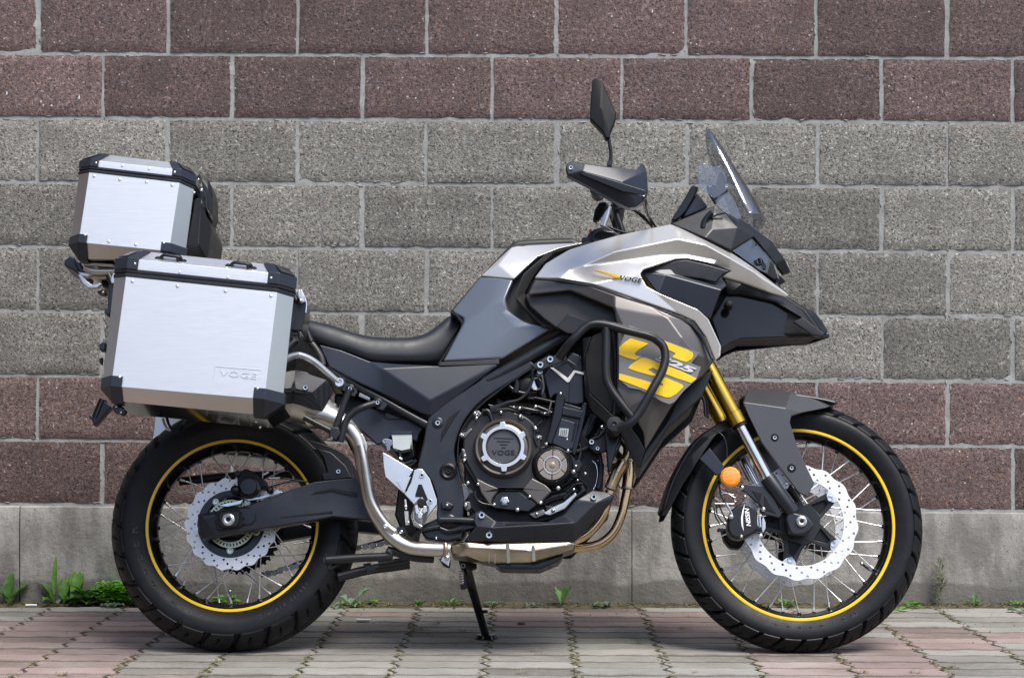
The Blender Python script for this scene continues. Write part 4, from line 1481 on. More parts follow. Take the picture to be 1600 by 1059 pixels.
# beak
def SC(k, s): return [(q[0], q[1], q[2] * k) for q in RN(s)]
facets('beak', dict(zip('abcdefghijklmn', SC(.62, 
    'I 600,470,-.02 700,502,-.025 890,576,-.05 945,583,-.065 1050,632,-.085 1110,665,-.100 1150,715,-.112 1180,770,-.125 1160,785,-.11 1055,712,-.055 1030,690,-.045 890,605,-.02 700,560,.0 620,560,.0'))),
    ['a b n', 'b c l m n', 'c d e k l', 'e f j k', 'f g h i j'], .100, .05, 'black', bw=.004, seg=3, mirror=True)
facets('beak_skirt', dict(zip('abcdefghijklmno', SC(.58, 
    'I 620,560,.0 700,560,.0 890,605,-.02 1030,690,-.045 1055,712,-.055 1160,785,-.11 1188,778,-.13 1185,802,-.13 1100,808,-.08 900,802,-.03 700,808,0 640,832,0 592,868,-.005 560,765,0 535,705,0'))),
    ['a b k l m n o', 'b c j k', 'c d e i j', 'e f g h i'], .080, .010, 'blackgloss', bw=.003, mirror=True)
plate('beak_rib', 'I 985,715 1040,690 1160,780 1150,795 1090,785', .098, .01, 'black', None, .002)
plate('dark_backing', 'H 850,640 1160,620 | J 585,100 600,600 520,640 | F 1000,560 980,700 900,700 700,420 560,400 420,400 330,360 590,190 700,110', .06, .12, 'dkcase', bw=.01)  # added dark backing that blackens the gaps between engine and frame
plate('nose_core', 'I 560,120 700,180 800,300 900,480 940,560 1060,640 1150,760 1100,795 700,800 600,850 560,700 500,600 480,300', .060, .12, 'dkcase', bw=.01)
lathe('turn_signal_socket', (*RN('I 630,625')[0], .125), [(0, .02), (.007, .018), (.009, .006), (.0125, .004), (.0125, -.01)], 'rubber', None, 20)
# cockpit fairing
facets('cockpit_fairing', dict(zip('abcdefghijklmnop', RN(
    'I 310,174,-.01 560,72,-.02 605,108,-.02 700,150,-.03 760,192,-.04 870,272,-.06 940,370,-.085 972,438,-.11 930,452,-.10 885,395,-.07 835,328,-.05 770,246,-.03 645,322,.0 500,252,.02 680,195,-.005 540,205,.01'))),
    ['a b p n', 'b c o p', 'c d o', 'd e l o', 'e f k l', 'f g j k', 'g h i j', 'n p o m', 'o l m'], .170, .02, 'black', bw=.003, seg=3, mirror=True)
plate('headlight_bucket', 'I 650,322 770,248 830,328 880,400 905,480 880,485 800,430', .105, .20, 'dkcase', None, .004)
facets('headlight_lens', dict(zip('abcdef', RN('I 648,322,.004 770,248,-.02 835,330,-.035 890,400,-.055 912,482,-.07 800,430,-.03'))),
       ['a b c', 'a c f', 'c d f', 'd e f'], .150, .004, 'lens', bw=.001, mirror=True)
plate('headlight_reflector', 'I 720,330 765,300 800,345 840,405 835,430 790,400', .118, .01, 'engine', None, .002)
lathe('headlight_ring', (*RN('I 800,385')[0], .126), [(.007, .002), (.009, .004), (.010, .002), (.010, -.004)], 'engine', None, 24)
plate('headlight_divider', 'I 690,310 760,262 790,290 720,338', .128, .008, 'engine', None, .001)
tube('cable_boss', 'G 900,970 910,930 940,890 955,880', .172, .0075, 'blackgloss', None, 12, 4)
tube('cable_boss', 'G 955,905 990,890 1030,880', .172, .0028, 'black', None, 8, 3)
# windscreen: curved clear shell
def screen():
    mid = [L(*q[:2], 0) for q in RN('G 922,380 958,425 1030,545 1110,675 1200,815 1268,940')]
    edg = [L(q[0], q[1], q[2]) for q in RN('G 926,386,.022 948,458,.050 1010,560,.075 1060,660,.090 1110,780,.100 1175,905,.105')]
    mid = spline(mid, 4); edg = spline(edg, 4)
    bm = bmesh.new()
    rows = []
    n = 14
    for a, b in zip(mid, edg):
        row = []
        for i in range(-n, n + 1):
            t = abs(i) / n
            s_ = 1 if i >= 0 else -1
            y = b.y * math.sin(t * PI / 2 * .96) / math.sin(PI / 2 * .96)
            k = t ** 2.2
            p = Vector((a.x + (b.x - a.x) * k, s_ * y, a.z + (b.z - a.z) * k))
            row.append(bm.verts.new(p))
        rows.append(row)
    for a, b in zip(rows, rows[1:]):
        for i in range(2 * n): bm.faces.new((a[i], a[i + 1], b[i + 1], b[i]))
    me = mesh_of(bm, 'windscreen')
    finish(me, 60)
    o = link('windscreen', me, M['clear'])
    m_ = o.modifiers.new('s', 'SOLIDIFY'); m_.thickness = .003; m_.offset = 0
    return o
ws = screen()
prop(ws, 'clear windscreen')
plate('screen_wing', 'G 875,572 910,590 948,612 1005,598 1040,660 1050,740 975,800 930,765 890,742 872,700', .135, .003, 'clear', None, .001, 2, 1)
plate('screen_wing', 'G 972,800 1050,752 1085,800 1135,905 1110,920 1060,890 990,845', .172, .004, 'clear', None, .001, 2, 1)
plate('screen_bracket', 'G 922,730 930,712 950,705 975,715 1000,740 1045,735 1050,750 1010,790 985,815 975,830 945,780', .12, .012, 'black', None, .002, mirror=True)
plate('screen_slide', 'G 1000,640 1015,635 1045,700 1035,712', .06, .12, 'black', None, .002)
bolt((*RN('G 945,718')[0], .123), .0052)
bolt((*RN('G 1042,722')[0], .112), .0045)
# dash display
plate('instrument_display', 'G 715,925 720,910 795,790 830,725 850,712 876,722 872,745 800,870 770,905 740,925', .085, .17, 'blackgloss', None, .004, 3)
plate('instrument_cowl', 'G 870,760 930,840 900,860 780,910 800,870', .07, .14, 'dkplast', None, .003)
# ---- handlebar, controls, mirror
hb = prop(tube3('handlebar', [L(*RN('G 300,700')[0], .40), L(*RN('G 330,720')[0], .30), L(*RN('G 350,770')[0], .17), L(*RN('G 390,800')[0], .08), L(*RN('G 390,800')[0], 0)], .011, 'bar', sm=5), 'black tapered handlebar')
bm = hb
tube3('handlebar', [L(*RN('G 390,800')[0], 0), L(*RN('G 390,800')[0], -.08), L(*RN('G 350,770')[0], -.17), L(*RN('G 330,720')[0], -.30), L(*RN('G 300,700')[0], -.40)], .011, 'bar', sm=5)
tube('steering_stem', 'G 372,830 395,900 425,990 440,1050', .05, .0085, 'bar', None, 14, 3, mirror=True)
tube3('grip', [L(*RN('G 150,618')[0], .405), L(*RN('G 300,700')[0], .28)], .017, 'rubber', None, 20)
lathe('handguard_boot', (*RN('G 285,745')[0], .33), [(0, .06), (.022, .058), (.024, .045), (.021, .04), (.024, .03), (.021, .024), (.024, .012), (.018, 0), (.018, -.04)], 'black', None, 28)
facets('handguard', dict(zip('abcdefghijklmnopqrs', RN(
    'G 90,608,0 100,585,0 128,572,-.004 200,588,-.004 330,604,-.006 440,618,-.02 510,625,-.035 535,590,-.05 553,590,-.05 570,640,-.05 578,755,-.055 550,810,-.05 508,845,-.045 465,850,-.035 400,820,-.02 230,722,-.005 100,655,0 190,632,.010 430,700,.004'))),
    ['a b c d r q', 'd e s r', 'e f g s', 'g h i j s', 'j k s', 'k l m s', 'm n o s', 'o p r s', 'p q r'], .415, .030, 'dkplast', bw=.004, seg=3, mirror=True)
plate('handguard_inset', 'G 172,648 205,635 560,745 568,765 545,775 430,755 195,660', .424, .012, 'blackgloss', None, .002)
bolt((*RN('G 121,613')[0], .418), .0058)
bolt((*RN('G 552,775')[0], .372), .0035)
mr = prop(facets('mirror', dict(zip('abcdefghijklmn', RN(
    'G 248,98,0 262,84,0 280,82,0 308,104,0 345,190,-.004 390,290,-.006 386,330,-.006 356,402,0 350,440,0 326,440,0 310,402,0 235,325,0 236,245,0 300,260,.005'))),
    ['a b c n', 'c d n', 'd e n', 'e f n', 'f g n', 'g h n', 'h i j n', 'j k n', 'k l n', 'l m n', 'm a n'], .335, .03, 'dkcase', bw=.006, seg=4), 'black angular mirror')
tube('mirror_stem', 'G 340,400 345,440 352,490 358,540 350,605', .322, .0048, 'blackgloss', mr, 12, 4)
lathe('mirror_boot', (*RN('G 350,590')[0], .325), [(0, .008), (.007, .008), (.007, -.02)], 'black', mr, 14)
# far side guard, brake parts, cables seen below the near guard
plate('lever_blade', 'G 290,815 330,815 345,840 290,925 262,935 250,920 262,860', .20, .012, 'blackgloss', None, .003)
tube('master_cylinder', 'G 345,845 330,900 310,960', .13, .0088, 'castalu', None, 16, 3)
tube('master_cylinder_hose', 'G 310,830 325,828 345,845', .132, .0036, 'bolt', None, 10, 3)
plate('switch_housing', 'G 185,1040 190,1020 215,1020 240,985 290,965 340,960 400,1000 420,1030 330,1080 200,1080', .16, .04, 'black', None, .004, 3)
plate('switch_housing', 'G 250,1000 300,975 380,985 390,1020 300,1060 240,1050', .17, .02, 'blackgloss', None, .006, 3)
lathe('kill_switch', (*RN('G 237,982')[0], .165), [(0, .003), (.0030, .002), (.0035, -.004)], 'red', None, 14)
for i, q in enumerate(('G 430,840,.05 500,870,.04 560,920,.0 600,960,-.05', 'G 560,790,.20 575,860,.15 600,960,.02', 'G 545,800,.20 570,880,.12 622,965,.0', 'G 400,830,.06 470,855,.05 540,890,.03 590,950,.0', 'G 340,960 400,985 460,1000 500,990')):
    tube('control_cable', q, .10, .0032, 'black', None, 8, 5)
plate('bar_clamp', 'G 360,800 430,795 445,850 375,870', .07, .14, 'bar', None, .005, 3)
# ---- fork
def axis_pt(t, o):          # t 0 at the top of the traced tube, 1 at the chrome's lower end
    a = L(1108.7, 576.3, o); b = L(1201, 750, o)
    return a + (b - a) * t
for o in (.108, -.108):
    A = L(1108.7, 576.3, .108); B = L(1200.5, 749, .108)
    A.y = B.y = -o
    d = (B - A)
    def P_(t): return A + d * t
    ft = tube3('fork_tube', [P_(-1.15), P_(-.25), P_(.40), P_(.405), P_(.50), P_(.503)], [.0200, .0200, .0205, .0225, .0225, .0210], 'gold', None, 32)
    if o > 0: prop(ft, 'gold upper fork tube')
    tube3('dust_seal', [P_(.498), P_(.53)], .0195, 'rubber', ft, 28)
    tube3('fork_slider', [P_(.50), P_(1.06)], .0152, 'chrome', None, 28)
    C_ = L(1250, 815, .108); C_.y = -o
    low = P_(.98)
    leg = tube3('fork_leg', [low, low + (C_ - low) * .03, low + (C_ - low) * .62, low + (C_ - low) * .80], [.0195, .0205, .0200, .0170], 'frame', None, 28)
    dx = -1 if o > 0 else 1
    plate('axle_clamp', 'L 560,560 610,520 640,535 700,545 740,580 760,620 745,650 700,680 640,690 600,680 580,640', .122 if o > 0 else -.09, .036, 'frame', leg, .006, 3, 1)
    lathe('axle_nut', (*RN('L 672,592')[0], .124 if o > 0 else -.126), [(0, .0), (.005, .0), (.0055, .006), (.0085, .007), (.0135, .004), (.0145, -.004)] if o > 0 else [(0, -.006), (.012, -.005), (.0145, .004)], 'castalu', leg, 28)
lathe('axle_bore', (*RN('L 672,592')[0], .124), [(0, .0065), (.0052, .0066)], 'dkcase')
plate('fork_bridge', 'J 1005,430 1060,380 1120,300 1080,260 1000,330', .085, .17, 'black', None, .006)
plate('caliper_mount', 'L 245,340 275,330 400,345 480,420 540,540 520,570 470,555 400,545 380,520 395,490 375,470 330,430 290,395 255,375', .112, .012, 'frame', None, .003, 2)
plate('caliper_mount_window', 'L 325,375 400,395 385,465', .1135, .004, 'dkcase', None, .001)
plate('caliper_mount_window', 'L 415,410 450,470 500,540 430,515 415,480', .1135, .004, 'dkcase', None, .001)
bolt((*RN('L 262,358')[0], .116), .0068, style='dome')
bolt((*RN('L 410,508')[0], .116), .0068, style='dome')
bolt((*RN('L 283,420')[0], .116), .0042, style='dome')
fc = prop(plate('front_caliper', 'L 180,520 240,470 300,462 350,490 372,530 368,600 380,640 350,670 300,700 240,715 190,700 165,660 160,600', .118, .055, 'black', None, .007, 4, 1), 'black front brake caliper with white lettering')
plate('caliper_body', 'L 165,590 230,600 240,700 190,700 162,650', .108, .05, 'dkcase', fc, .006, 3)
plate('caliper_arc', 'L 282,470 266,510 255,565 258,620 275,662 270,620 268,565 275,515', .1195, .002, 'white', fc, .0003)
lettering('caliper_lettering', 'NISSIN', (*RN('L 303,565')[0], .1205), .0155, 'white', fc, rot=95, offset=.0005, shear=.2, extrude=.0008)
for q in ('L 362,560 372,545 378,620 368,640', 'L 380,560 390,548 398,640 385,665', 'L 400,575 410,560 425,600 425,640 410,668 400,660'):
    plate('caliper_fin', q, .112, .035, 'castalu', fc, .001)
plate('caliper_foot', 'L 355,630 385,618 405,640 400,665 375,660 355,655', .118, .02, 'blackgloss', fc, .004, 3)
lathe('caliper_pad_pin', (*RN('L 388,693')[0], .105), [(0, .002), (.0028, .002), (.003, .004), (.0058, .003), (.0058, -.003)], 'castalu', fc, 16)
bolt((*RN('L 257,695')[0], .121), .0048, parent=fc, style='dome')
tube('banjo', 'L 150,465 175,505 195,550', .121, .0030, 'bolt', fc, 8, 3)
lathe('banjo_bolt', (*RN('L 185,560')[0], .118), [(0, .010), (.004, .009), (.005, .004), (.0065, .003), (.0065, -.006)], 'castalu', fc, 8)
for q in ('L 75,470 130,470 210,472', 'L 120,380 145,400 140,395 205,410', 'L 120,405 150,395 215,430'):
    tube('hose_clip', q, .118, .0018, 'bolt', fc, 8, 3)
for q in ('L 85,480 90,540 120,590 150,620', 'L 70,500 80,560 110,610', 'L 100,470 130,540 160,600', 'L 105,340 118,420 150,465'):
    tube('brake_hose', q, .112, .0019, 'black', None, 8, 4)
lathe('clamp_ring', (*RN('L 218,445')[0], .115), [(.0028, .003), (.0045, .004), (.006, .002), (.006, -.01)], 'bolt', fc, 16)
for q in ('L 125,650', 'L 105,648'):
    lathe('pad_pin_head', (*RN(q)[0], .10), [(0, .004), (.0035, .004), (.0045, 0), (.0045, -.02)], 'black', fc, 12)
plate('far_caliper', 'L 120,640 240,640 300,700 250,780 180,770 140,720', -.06, .05, 'dkcase', None, .006, 3)
# ---- front mudguards
facets('mudguard_blade', dict(zip('abcdefghijklmnopqr', RN(
    'K 356,150,-.01 370,110,-.055 400,103,-.058 520,114,-.062 620,134,-.068 682,155,-.080 640,170,-.05 560,186,-.02 522,198,-.004 517,220,0 545,312,0 602,430,0 575,475,0 545,460,0 500,400,0 420,290,0 375,195,-.002 500,170,.004'))),
    ['a b c d r', 'd e g h r', 'e f g', 'h i j r', 'j k o p r', 'k l m n o', 'p q a r'], .122, .010, 'fender', bw=.0025, seg=3, mirror=True)
for q in ('K 465,272', 'K 523,377'):
    lathe('bolt_recess', (*RN(q)[0], .1235), [(0, .0006), (.0095, .0008), (.0115, -.001)], 'dkcase', None, 20)
    bolt((*RN(q)[0], .126), .0055)
# crown of the upper mudguard: a curved skin across the tyre
def arch(name, pts, w0, drop, t, mat, o_tr, mirror=False):
    P3 = [L(q[0], q[1], o_tr) for q in RN(pts)]
    P3 = [Vector(q) for q in spline(P3, 4)]
    bm = bmesh.new()
    rows = []
    for i, p in enumerate(P3):
        a = P3[max(0, i - 1)]; b = P3[min(len(P3) - 1, i + 1)]
        tn = (b - a).normalized()
        nrm = Vector((-tn.z, 0, tn.x))
        if nrm.dot(p - AX_F) < 0: nrm = -nrm
        row = []
        for k in range(-6, 7):
            u = k / 6
            row.append(bm.verts.new(Vector((p.x, 0, p.z)) + nrm * (-(drop * (abs(u) ** 2.5)) + drop) + Vector((0, u * w0, 0)) - nrm * drop * .15))
        rows.append(row)
    for a, b in zip(rows, rows[1:]):
        for k in range(12): bm.faces.new((a[k], a[k + 1], b[k + 1], b[k]))
    me = mesh_of(bm, name); finish(me, 60)
    o = link(name, me, M[mat])
    m_ = o.modifiers.new('s', 'SOLIDIFY'); m_.thickness = t; m_.offset = 0
    return o
arch('mudguard_crown', 'K 358,140 400,118 520,128 620,143 678,156', .066, .012, .005, 'fender', .05)
facets('lower_mudguard', dict(zip('abcdefghijklmnopq', RN(
    'K 74,541,-.02 84,488,-.02 110,425,-.02 150,348,-.015 205,272,-.012 280,214,-.01 312,208,-.01 312,240,0 262,262,0 235,300,.002 205,345,.004 185,378,0 150,430,-.004 118,490,-.008 92,535,-.015 180,330,.0 240,270,.0'))),
    ['a b c m n o', 'c d p l m', 'd e q p', 'e f g h i q', 'q i j p', 'p j k l'], .088, .012, 'black', bw=.003, seg=3, mirror=True)
arch('lower_mudguard_crown', 'K 80,520 108,435 150,352 205,278 300,214', .078, .010, .005, 'black', .06)
plate('reflector_arm', 'K 204,345 240,306 292,372 285,400 262,402', .100, .012, 'dkplast', None, .003, 3)
lathe('reflector', (*RN('K 312,407')[0], .135), [(0, .006), (.012, .0058), (.021, .0045), (.0262, .001), (.0268, -.006), (.0268, -.012)], 'orange', None, 12, ang=20)
lathe('reflector_cup', (*RN('K 312,407')[0], .122), [(.0, .002), (.024, .002), (.025, -.008), (.01, -.02)], 'black', None, 24)
tube('speed_sensor_cable', 'K 205,240,.0 250,245,.01 285,265,.02 298,300,.02 300,340,.02', .10, .0017, 'black', None, 8, 4)
tube('fork_cable', 'T 955,690,.05 1010,760,.05 1060,850,.05 1075,1000,.05', .05, .004, 'black', None, 8, 4)
tube('fork_cable', 'T 975,690,.05 1040,770,.05 1090,870,.05 1095,1020,.05', .03, .003, 'black', None, 8, 4)
# ---- radiator shroud and belly of the fairing
facets('radiator_shroud', dict(zip('abcdefghijklmnop', RN(
    'J 388,172,.0 440,160,.0 402,262,.01 405,370,.012 425,470,.012 502,542,.012 560,600,.012 640,640,.01 700,720,.0 735,790,.0 700,885,-.01 688,878,-.01 600,690,0 520,640,0 440,570,0 405,480,0'))),
    ['a b c p', 'c d p', 'd e o p', 'e f n o', 'f g m n', 'g h m', 'h i l m', 'i j k l'], .225, .02, 'black', bw=.003)
plate('radiator_side', 'J 440,160 505,120 585,100 585,460 640,560 560,600 500,540 425,470 405,370 402,262', .190, .02, 'dkcase', None, .003)
plate('radiator', 'J 430,170 560,150 640,560 600,640 480,560 420,430', .16, .32, 'dkcase', None, .005)
plate('lower_duct', 'J 1050,372 1110,345 1050,490 990,545 868,655 780,790 712,886 700,885 735,790 850,640 930,482 985,428', .185, .03, 'black', None, .004, mirror=True)
plate('inner_duct', 'J 1040,400 1020,500 870,640 720,870 640,700 700,600', .12, .24, 'dkcase', None, .006)
tube('shroud_strut', 'J 555,120 565,250 570,450 560,600', .215, .0028, 'engine', None, 8, 3)
# ---- crash bar
cb = prop(tube('crash_bar', 'J 262,280,-.03 290,235,-.015 335,180,0 400,115,0 450,92,0 520,97,0 640,130,0 750,158,-.005 800,182,-.01 838,225,-.012 845,290,-.010 825,360,-.006 770,460,0 705,575,.0 650,640,0 590,665,-.01', .315, .0110, 'bar', None, 18, 5, mirror=True), 'black tubular crash bar')
tube('crash_bar_brace', 'J 519,100,0 518,200,0 517,330,0 523,400,0 550,460,0 610,540,0 668,612,-.002', .313, .0105, 'bar', cb, 18, 4, mirror=True)
tube3('crash_bar_stay', [L(*RN('J 592,662')[0], .30), L(*RN('J 565,680')[0], .20), L(*RN('J 550,700')[0], .12)], .012, 'bar', cb, 14)
lathe('crash_bar_boss', (*RN('J 563,648')[0], .298), [(0, .012), (.004, .013), (.006, .016), (.018, .015), (.0205, .011), (.0205, -.06)], 'bar', cb, 32)
plate('crash_bar_mount', 'J 515,650 560,690 610,690 600,760 545,870 530,860 540,760 510,700', .20, .03, 'engine', cb, .004)
plate('crash_bar_plate', 'J 102,318 240,262 262,232 300,262 300,290 235,315 165,345 130,340', .215, .012, 'frame', cb, .002)
for q in ('J 156,316', 'J 211,286'):
    bolt((*RN(q)[0], .219), .0088, parent=cb)
lathe('spacer', (*RN('J 154,352')[0], .195), [(0, .002), (.0075, .002), (.008, -.02)], 'castalu', cb, 20)
# ---- engine
eng = prop(plate('engine', 'F 130,560 200,470 300,440 420,430 560,470 700,440 740,480 | M 330,200 420,300 470,400 460,560 300,700 100,740 | E 1362,700 900,700 780,640 720,560 700,420 700,200', .150, .30, 'dkcase', None, .01, 3), 'twin cylinder engine')
# crankcase right side
plate('crankcase', 'E 760,40 860,10 960,0 1060,30 1130,90 1160,200 1140,260 1170,420 1210,470 1130,570 1080,600 950,585 880,580 850,560 800,480 760,400 700,290 690,200 710,100', .172, .05, 'coverdark', eng, .006, 3, 1)
lathe('clutch_cover', (*RN('F 393,682')[0], .205), [(0, -.004), (.040, -.004), (.0425, -.003), (.0435, .000), (.0525, .000), (.0540, -.008), (.0625, -.011), (.0655, -.006), (.0705, -.005), (.0735, -.010), (.0750, -.022), (.0775, -.028), (.081, -.05)], 'case', eng, 72)
# bright ring with six lugs
sp = []
R1, R2 = .0530, .0455
for k in range(6):
    a0 = math.radians(90 + 60 * k)
    for d, r_ in ((-.42, R1), (-.14, R1), (-.115, .0450), (.115, .0450), (.14, R1), (.28, R1)):
        sp.append((math.cos(a0 + d * 1.0) * r_, math.sin(a0 + d) * r_))
# denser outline so the ring stays round
out = []
for k in range(6):
    a0 = math.radians(92 + 60 * k)
    out += [(math.cos(a0 + d) * R1, math.sin(a0 + d) * R1) for d in (-.50, -.38, -.26, -.14)]
    out += [(math.cos(a0 + d) * .0635, math.sin(a0 + d) * .0635) for d in (-.085, .085)]
    out += [(math.cos(a0 + d) * R1, math.sin(a0 + d) * R1) for d in (.14, .26, .38)]
me = flat_curve([out, circ(0, 0, R2, 72)], .0035, .0005)
c_ = L(*RN('F 393,682')[0], .208)
me.transform(Matrix.Translation(c_))
link('cover_ring', me, M['castalu'], eng)
lathe('cover_dish', (*RN('F 393,682')[0], .2015), [(0, .0), (.0395, .0), (.0435, .005)], 'fender', eng, 48)
lettering('maker_name', 'VOGE', (*RN('F 393,722')[0], .2030), .0175, 'blackgloss', eng, sx=1.25, offset=.0002)
for i, w_ in enumerate((.050, .034, .020, .010)):
    c2 = RN('F %f,%f' % (395, 630 + i * 20))[0]
    box3('emblem_bar', L(*c2, .2022), w_, .0010, .0022, 'blackgloss', eng, Matrix.Rotation(.04, 4, 'Y'), 0)
# lower cover plate
plate('sump_cover', 'E 860,560 890,500 920,480 1020,480 1130,560 1080,600 950,588 880,580', .180, .012, 'engine', eng, .002)
plate('cover_web', 'E 770,400 850,440 905,462 1050,462 1100,400 1180,440 1220,480 1140,560 1040,470 910,470 870,520 855,570 800,490', .186, .03, 'case', eng, .004, 3)
lathe('drain_plug', (*RN('E 940,540')[0], .184), [(0, .002), (.007, .002), (.008, .005), (.0115, .004), (.0115, -.004)], 'chrome', eng, 6)
lathe('drain_plug_disc', (*RN('E 940,540')[0], .1865), [(0, .0035), (.006, .003), (.007, 0)], 'bolt', eng, 20)
# small round cover with bronze segments
cc = RN('F 705,800')[0]
cx = lathe('oil_cover', (*cc, .190), [(0, .0), (.0385, .0), (.0400, .004), (.0425, .003), (.050, -.008), (.0545, -.022), (.056, -.05)], 'engine', eng, 56)
for k in range(6):
    a0 = math.radians(88 + 60 * k)
    pts = [(math.cos(a0 + d) * .0375, math.sin(a0 + d) * .0375) for d in [(.045 + (.957) * t / 6) for t in range(7)]]
    pts += [(math.cos(a0 + d) * .0190, math.sin(a0 + d) * .0125) for d in [(.09 + (.867) * t / 5) for t in range(6)][::-1]]
    me = flat_curve([pts], .003, .0005)
    me.transform(Matrix.Translation(L(*cc, .193)))
    link('cover_segment', me, M['brown'], cx)
lathe('cover_ring', (*cc, .194), [(.0205, .002), (.0212, .0038), (.0228, .0038), (.0236, .002)], 'castalu', cx, 48)
lathe('cover_hub', (*cc, .193), [(0, .003), (.0165, .003), (.0185, .0)], 'brown', cx, 40)
lathe('hex_nut', (*cc, .196), [(0, .002), (.0065, .002), (.0080, .0015), (.0080, -.002)], 'brown', cx, 6)
plate('cover_neck', 'F 600,690 650,665 800,700 860,750 880,860 790,940 700,960 600,900', .165, .04, 'engine', eng, .008, 3, 1)
# cylinder block and head
cyl = plate('cylinder', 'F 740,345 765,345 790,400 920,440 905,480 900,560 860,700 845,760 800,710 665,665 690,560 700,470 720,400', .165, .14, 'engine', eng, .006, 3)
plate('cylinder_tower', 'F 730,350 745,340 768,345 790,375 775,440 765,500 700,670 662,655 690,560 710,470 722,400', .176, .03, 'blackgloss', eng, .006, 4)
plate('cylinder_tower', 'F 905,400 925,405 920,470 905,530 880,640 850,740 835,735 830,700 868,560 880,500 890,420', .174, .03, 'blackgloss', eng, .005, 4)
plate('cylinder_panel', 'F 760,500 872,535 850,690 800,705 700,660', .172, .02, 'dkplast', eng, .003, 3)
plate('cylinder_band', 'F 770,425 905,455 900,480 885,505 762,480', .1745, .02, 'engine', eng, .003)
plate('cylinder_slot', 'F 848,530 862,534 838,650 826,650', .1735, .004, 'dkcase', eng, .0005)
plate('casting_mark', 'F 752,564 810,568 803,622 745,612', .1735, .003, 'ltgrey', eng, .0004)
for k in range(4):
    plate('casting_mark_stroke', 'F %d,575 %d,576 %d,612 %d,611' % (760 + k * 11, 764 + k * 11, 760 + k * 11, 756 + k * 11), .1742, .001, 'engine', eng, 0)
plate('cylinder_head', 'F 650,230 690,180 800,120 830,80 880,100 900,200 905,405 860,415 775,400 740,350 720,350 690,385', .168, .14, 'dkplast', eng, .005, 3)
plate('head_ridge', 'F 800,120 860,160 885,100 900,200 850,205 800,150 740,180', .170, .02, 'engine', eng, .003)
plate('head_seam', 'F 812,275 818,275 812,405 806,400', .1685, .003, 'dkcase', eng, .0003)
plate('head_emblem', 'F 690,178 712,180 803,246 842,196 905,210 905,226 850,212 812,272 800,274', .172, .004, 'white', eng, .0008)
plate('fin', 'F 945,470 1000,475 960,570 880,680 870,690 890,590', .12, .03, 'engine', eng, .002)
plate('fin', 'F 960,480 995,480 930,600 905,640', .125, .03, 'dkplast', eng, .002)
for i in range(5):
    q = 'F %d,%d %d,%d %d,%d %d,%d' % (985 - 14 * i, 580 + 24 * i, 1045 - 14 * i, 545 + 24 * i, 1048 - 14 * i, 552 + 24 * i, 988 - 14 * i, 590 + 24 * i)
    plate('cooling_fin', q, .14, .04, 'engine', eng, .001)
# cover edge screws
for q in ('F 212,470', 'F 222,500', 'F 378,463', 'F 500,490', 'F 598,567', 'F 125,607', 'F 145,768', 'F 232,920', 'F 630,1035', 'F 335,1050', 'F 155,1050', 'F 666,665', 'F 805,708', 'F 840,840', 'F 742,945', 'F 560,1000', 'E 1015,590', 'E 875,562', 'E 1155,545', 'E 1225,595', 'E 710,565', 'E 722,432', 'F 497,437', 'F 598,427', 'F 915,853', 'F 168,912'):
    big = q in ('F 840,840', 'F 742,945', 'E 1015,590')
    bolt((*RN(q)[0], .194 if q.startswith('F 8') or q.startswith('F 7') or q in ('F 666,665',) else .184), .0062 if big else .0048, parent=eng, style='dome')
bolt((*RN('F 758,345')[0], .178), .0045, parent=eng, style='dome')
# case lugs round the covers, hoses and wires behind them
for s_, o_ in (('E 676,130 700,110 740,80 760,40 790,30 760,70 720,120 700,150 680,170', .165), ('E 680,270 700,250 740,320 780,400 800,440 770,440 720,360 690,310', .165),
               ('E 700,540 735,540 745,580 720,600 700,580', .17), ('E 1170,560 1230,570 1250,600 1350,500 1362,530 1280,600 1200,620', .16), ('E 640,470 700,430 760,480 850,545 860,570 800,560 740,500 690,560', .15)):
    plate('case_lug', s_, o_, .02, 'lugmetal' if 'E 7' in s_ or 'E 640' in s_ else 'engine', eng, .003)
for q, o_, r_, m_ in (('F 580,190 575,260 545,340 490,385 430,400', .185, .0042, 'black'), ('F 580,180 400,300 250,420 150,540 110,640 100,800', .165, .0022, 'black'), ('F 430,400 380,420 310,440', .188, .0060, 'engine'), ('F 260,455 300,460 330,550', .19, .005, 'engine'),
                   ('F 500,437 560,450 620,460 690,455', .16, .0075, 'blackgloss'), ('F 598,427 660,450 700,470', .165, .006, 'blackgloss'), ('F 550,375 620,380 700,400 740,390', .16, .004, 'black'),
                   ('F 600,230 620,280 640,340 650,380', .15, .012, 'dkcase'), ('F 440,300 520,260 570,230', .12, .02, 'dkcase'), ('F 590,370 680,390 720,400', .17, .003, 'engine'),
                   ('E 765,480 765,510 800,550 870,565', .190, .0034, 'blackgloss'), ('M 350,450 420,420 420,330 395,300', .12, .012, 'blackgloss'), ('F 820,720 900,700 1010,640 1040,610', .165, .0055, 'black'), ('F 860,900 900,960 850,1010 800,1040', .15, .010, 'blackgloss'),
                   ('F 640,1040 700,1010 820,980', .15, .012, 'blackgloss'), ('M 330,480 300,520 270,560 230,600', .16, .004, 'engine'), ('F 800,640 870,700 880,780', .14, .01, 'dkcase')):
    tube('engine_hose' if m_ != 'bolt' else 'hose_clamp', q, o_, r_, m_, eng, 12, 5)
lathe('throttle_body', (*RN('F 600,285')[0], .16), [(0, -.004), (.012, -.002), (.015, .004), (.0165, .003), (.018, -.02)], 'bolt', eng, 28)
lathe('intake_boot', (*RN('F 545,300')[0], .15), [(0, .002), (.014, .002), (.022, 0), (.024, -.02)], 'dkcase', eng, 28)
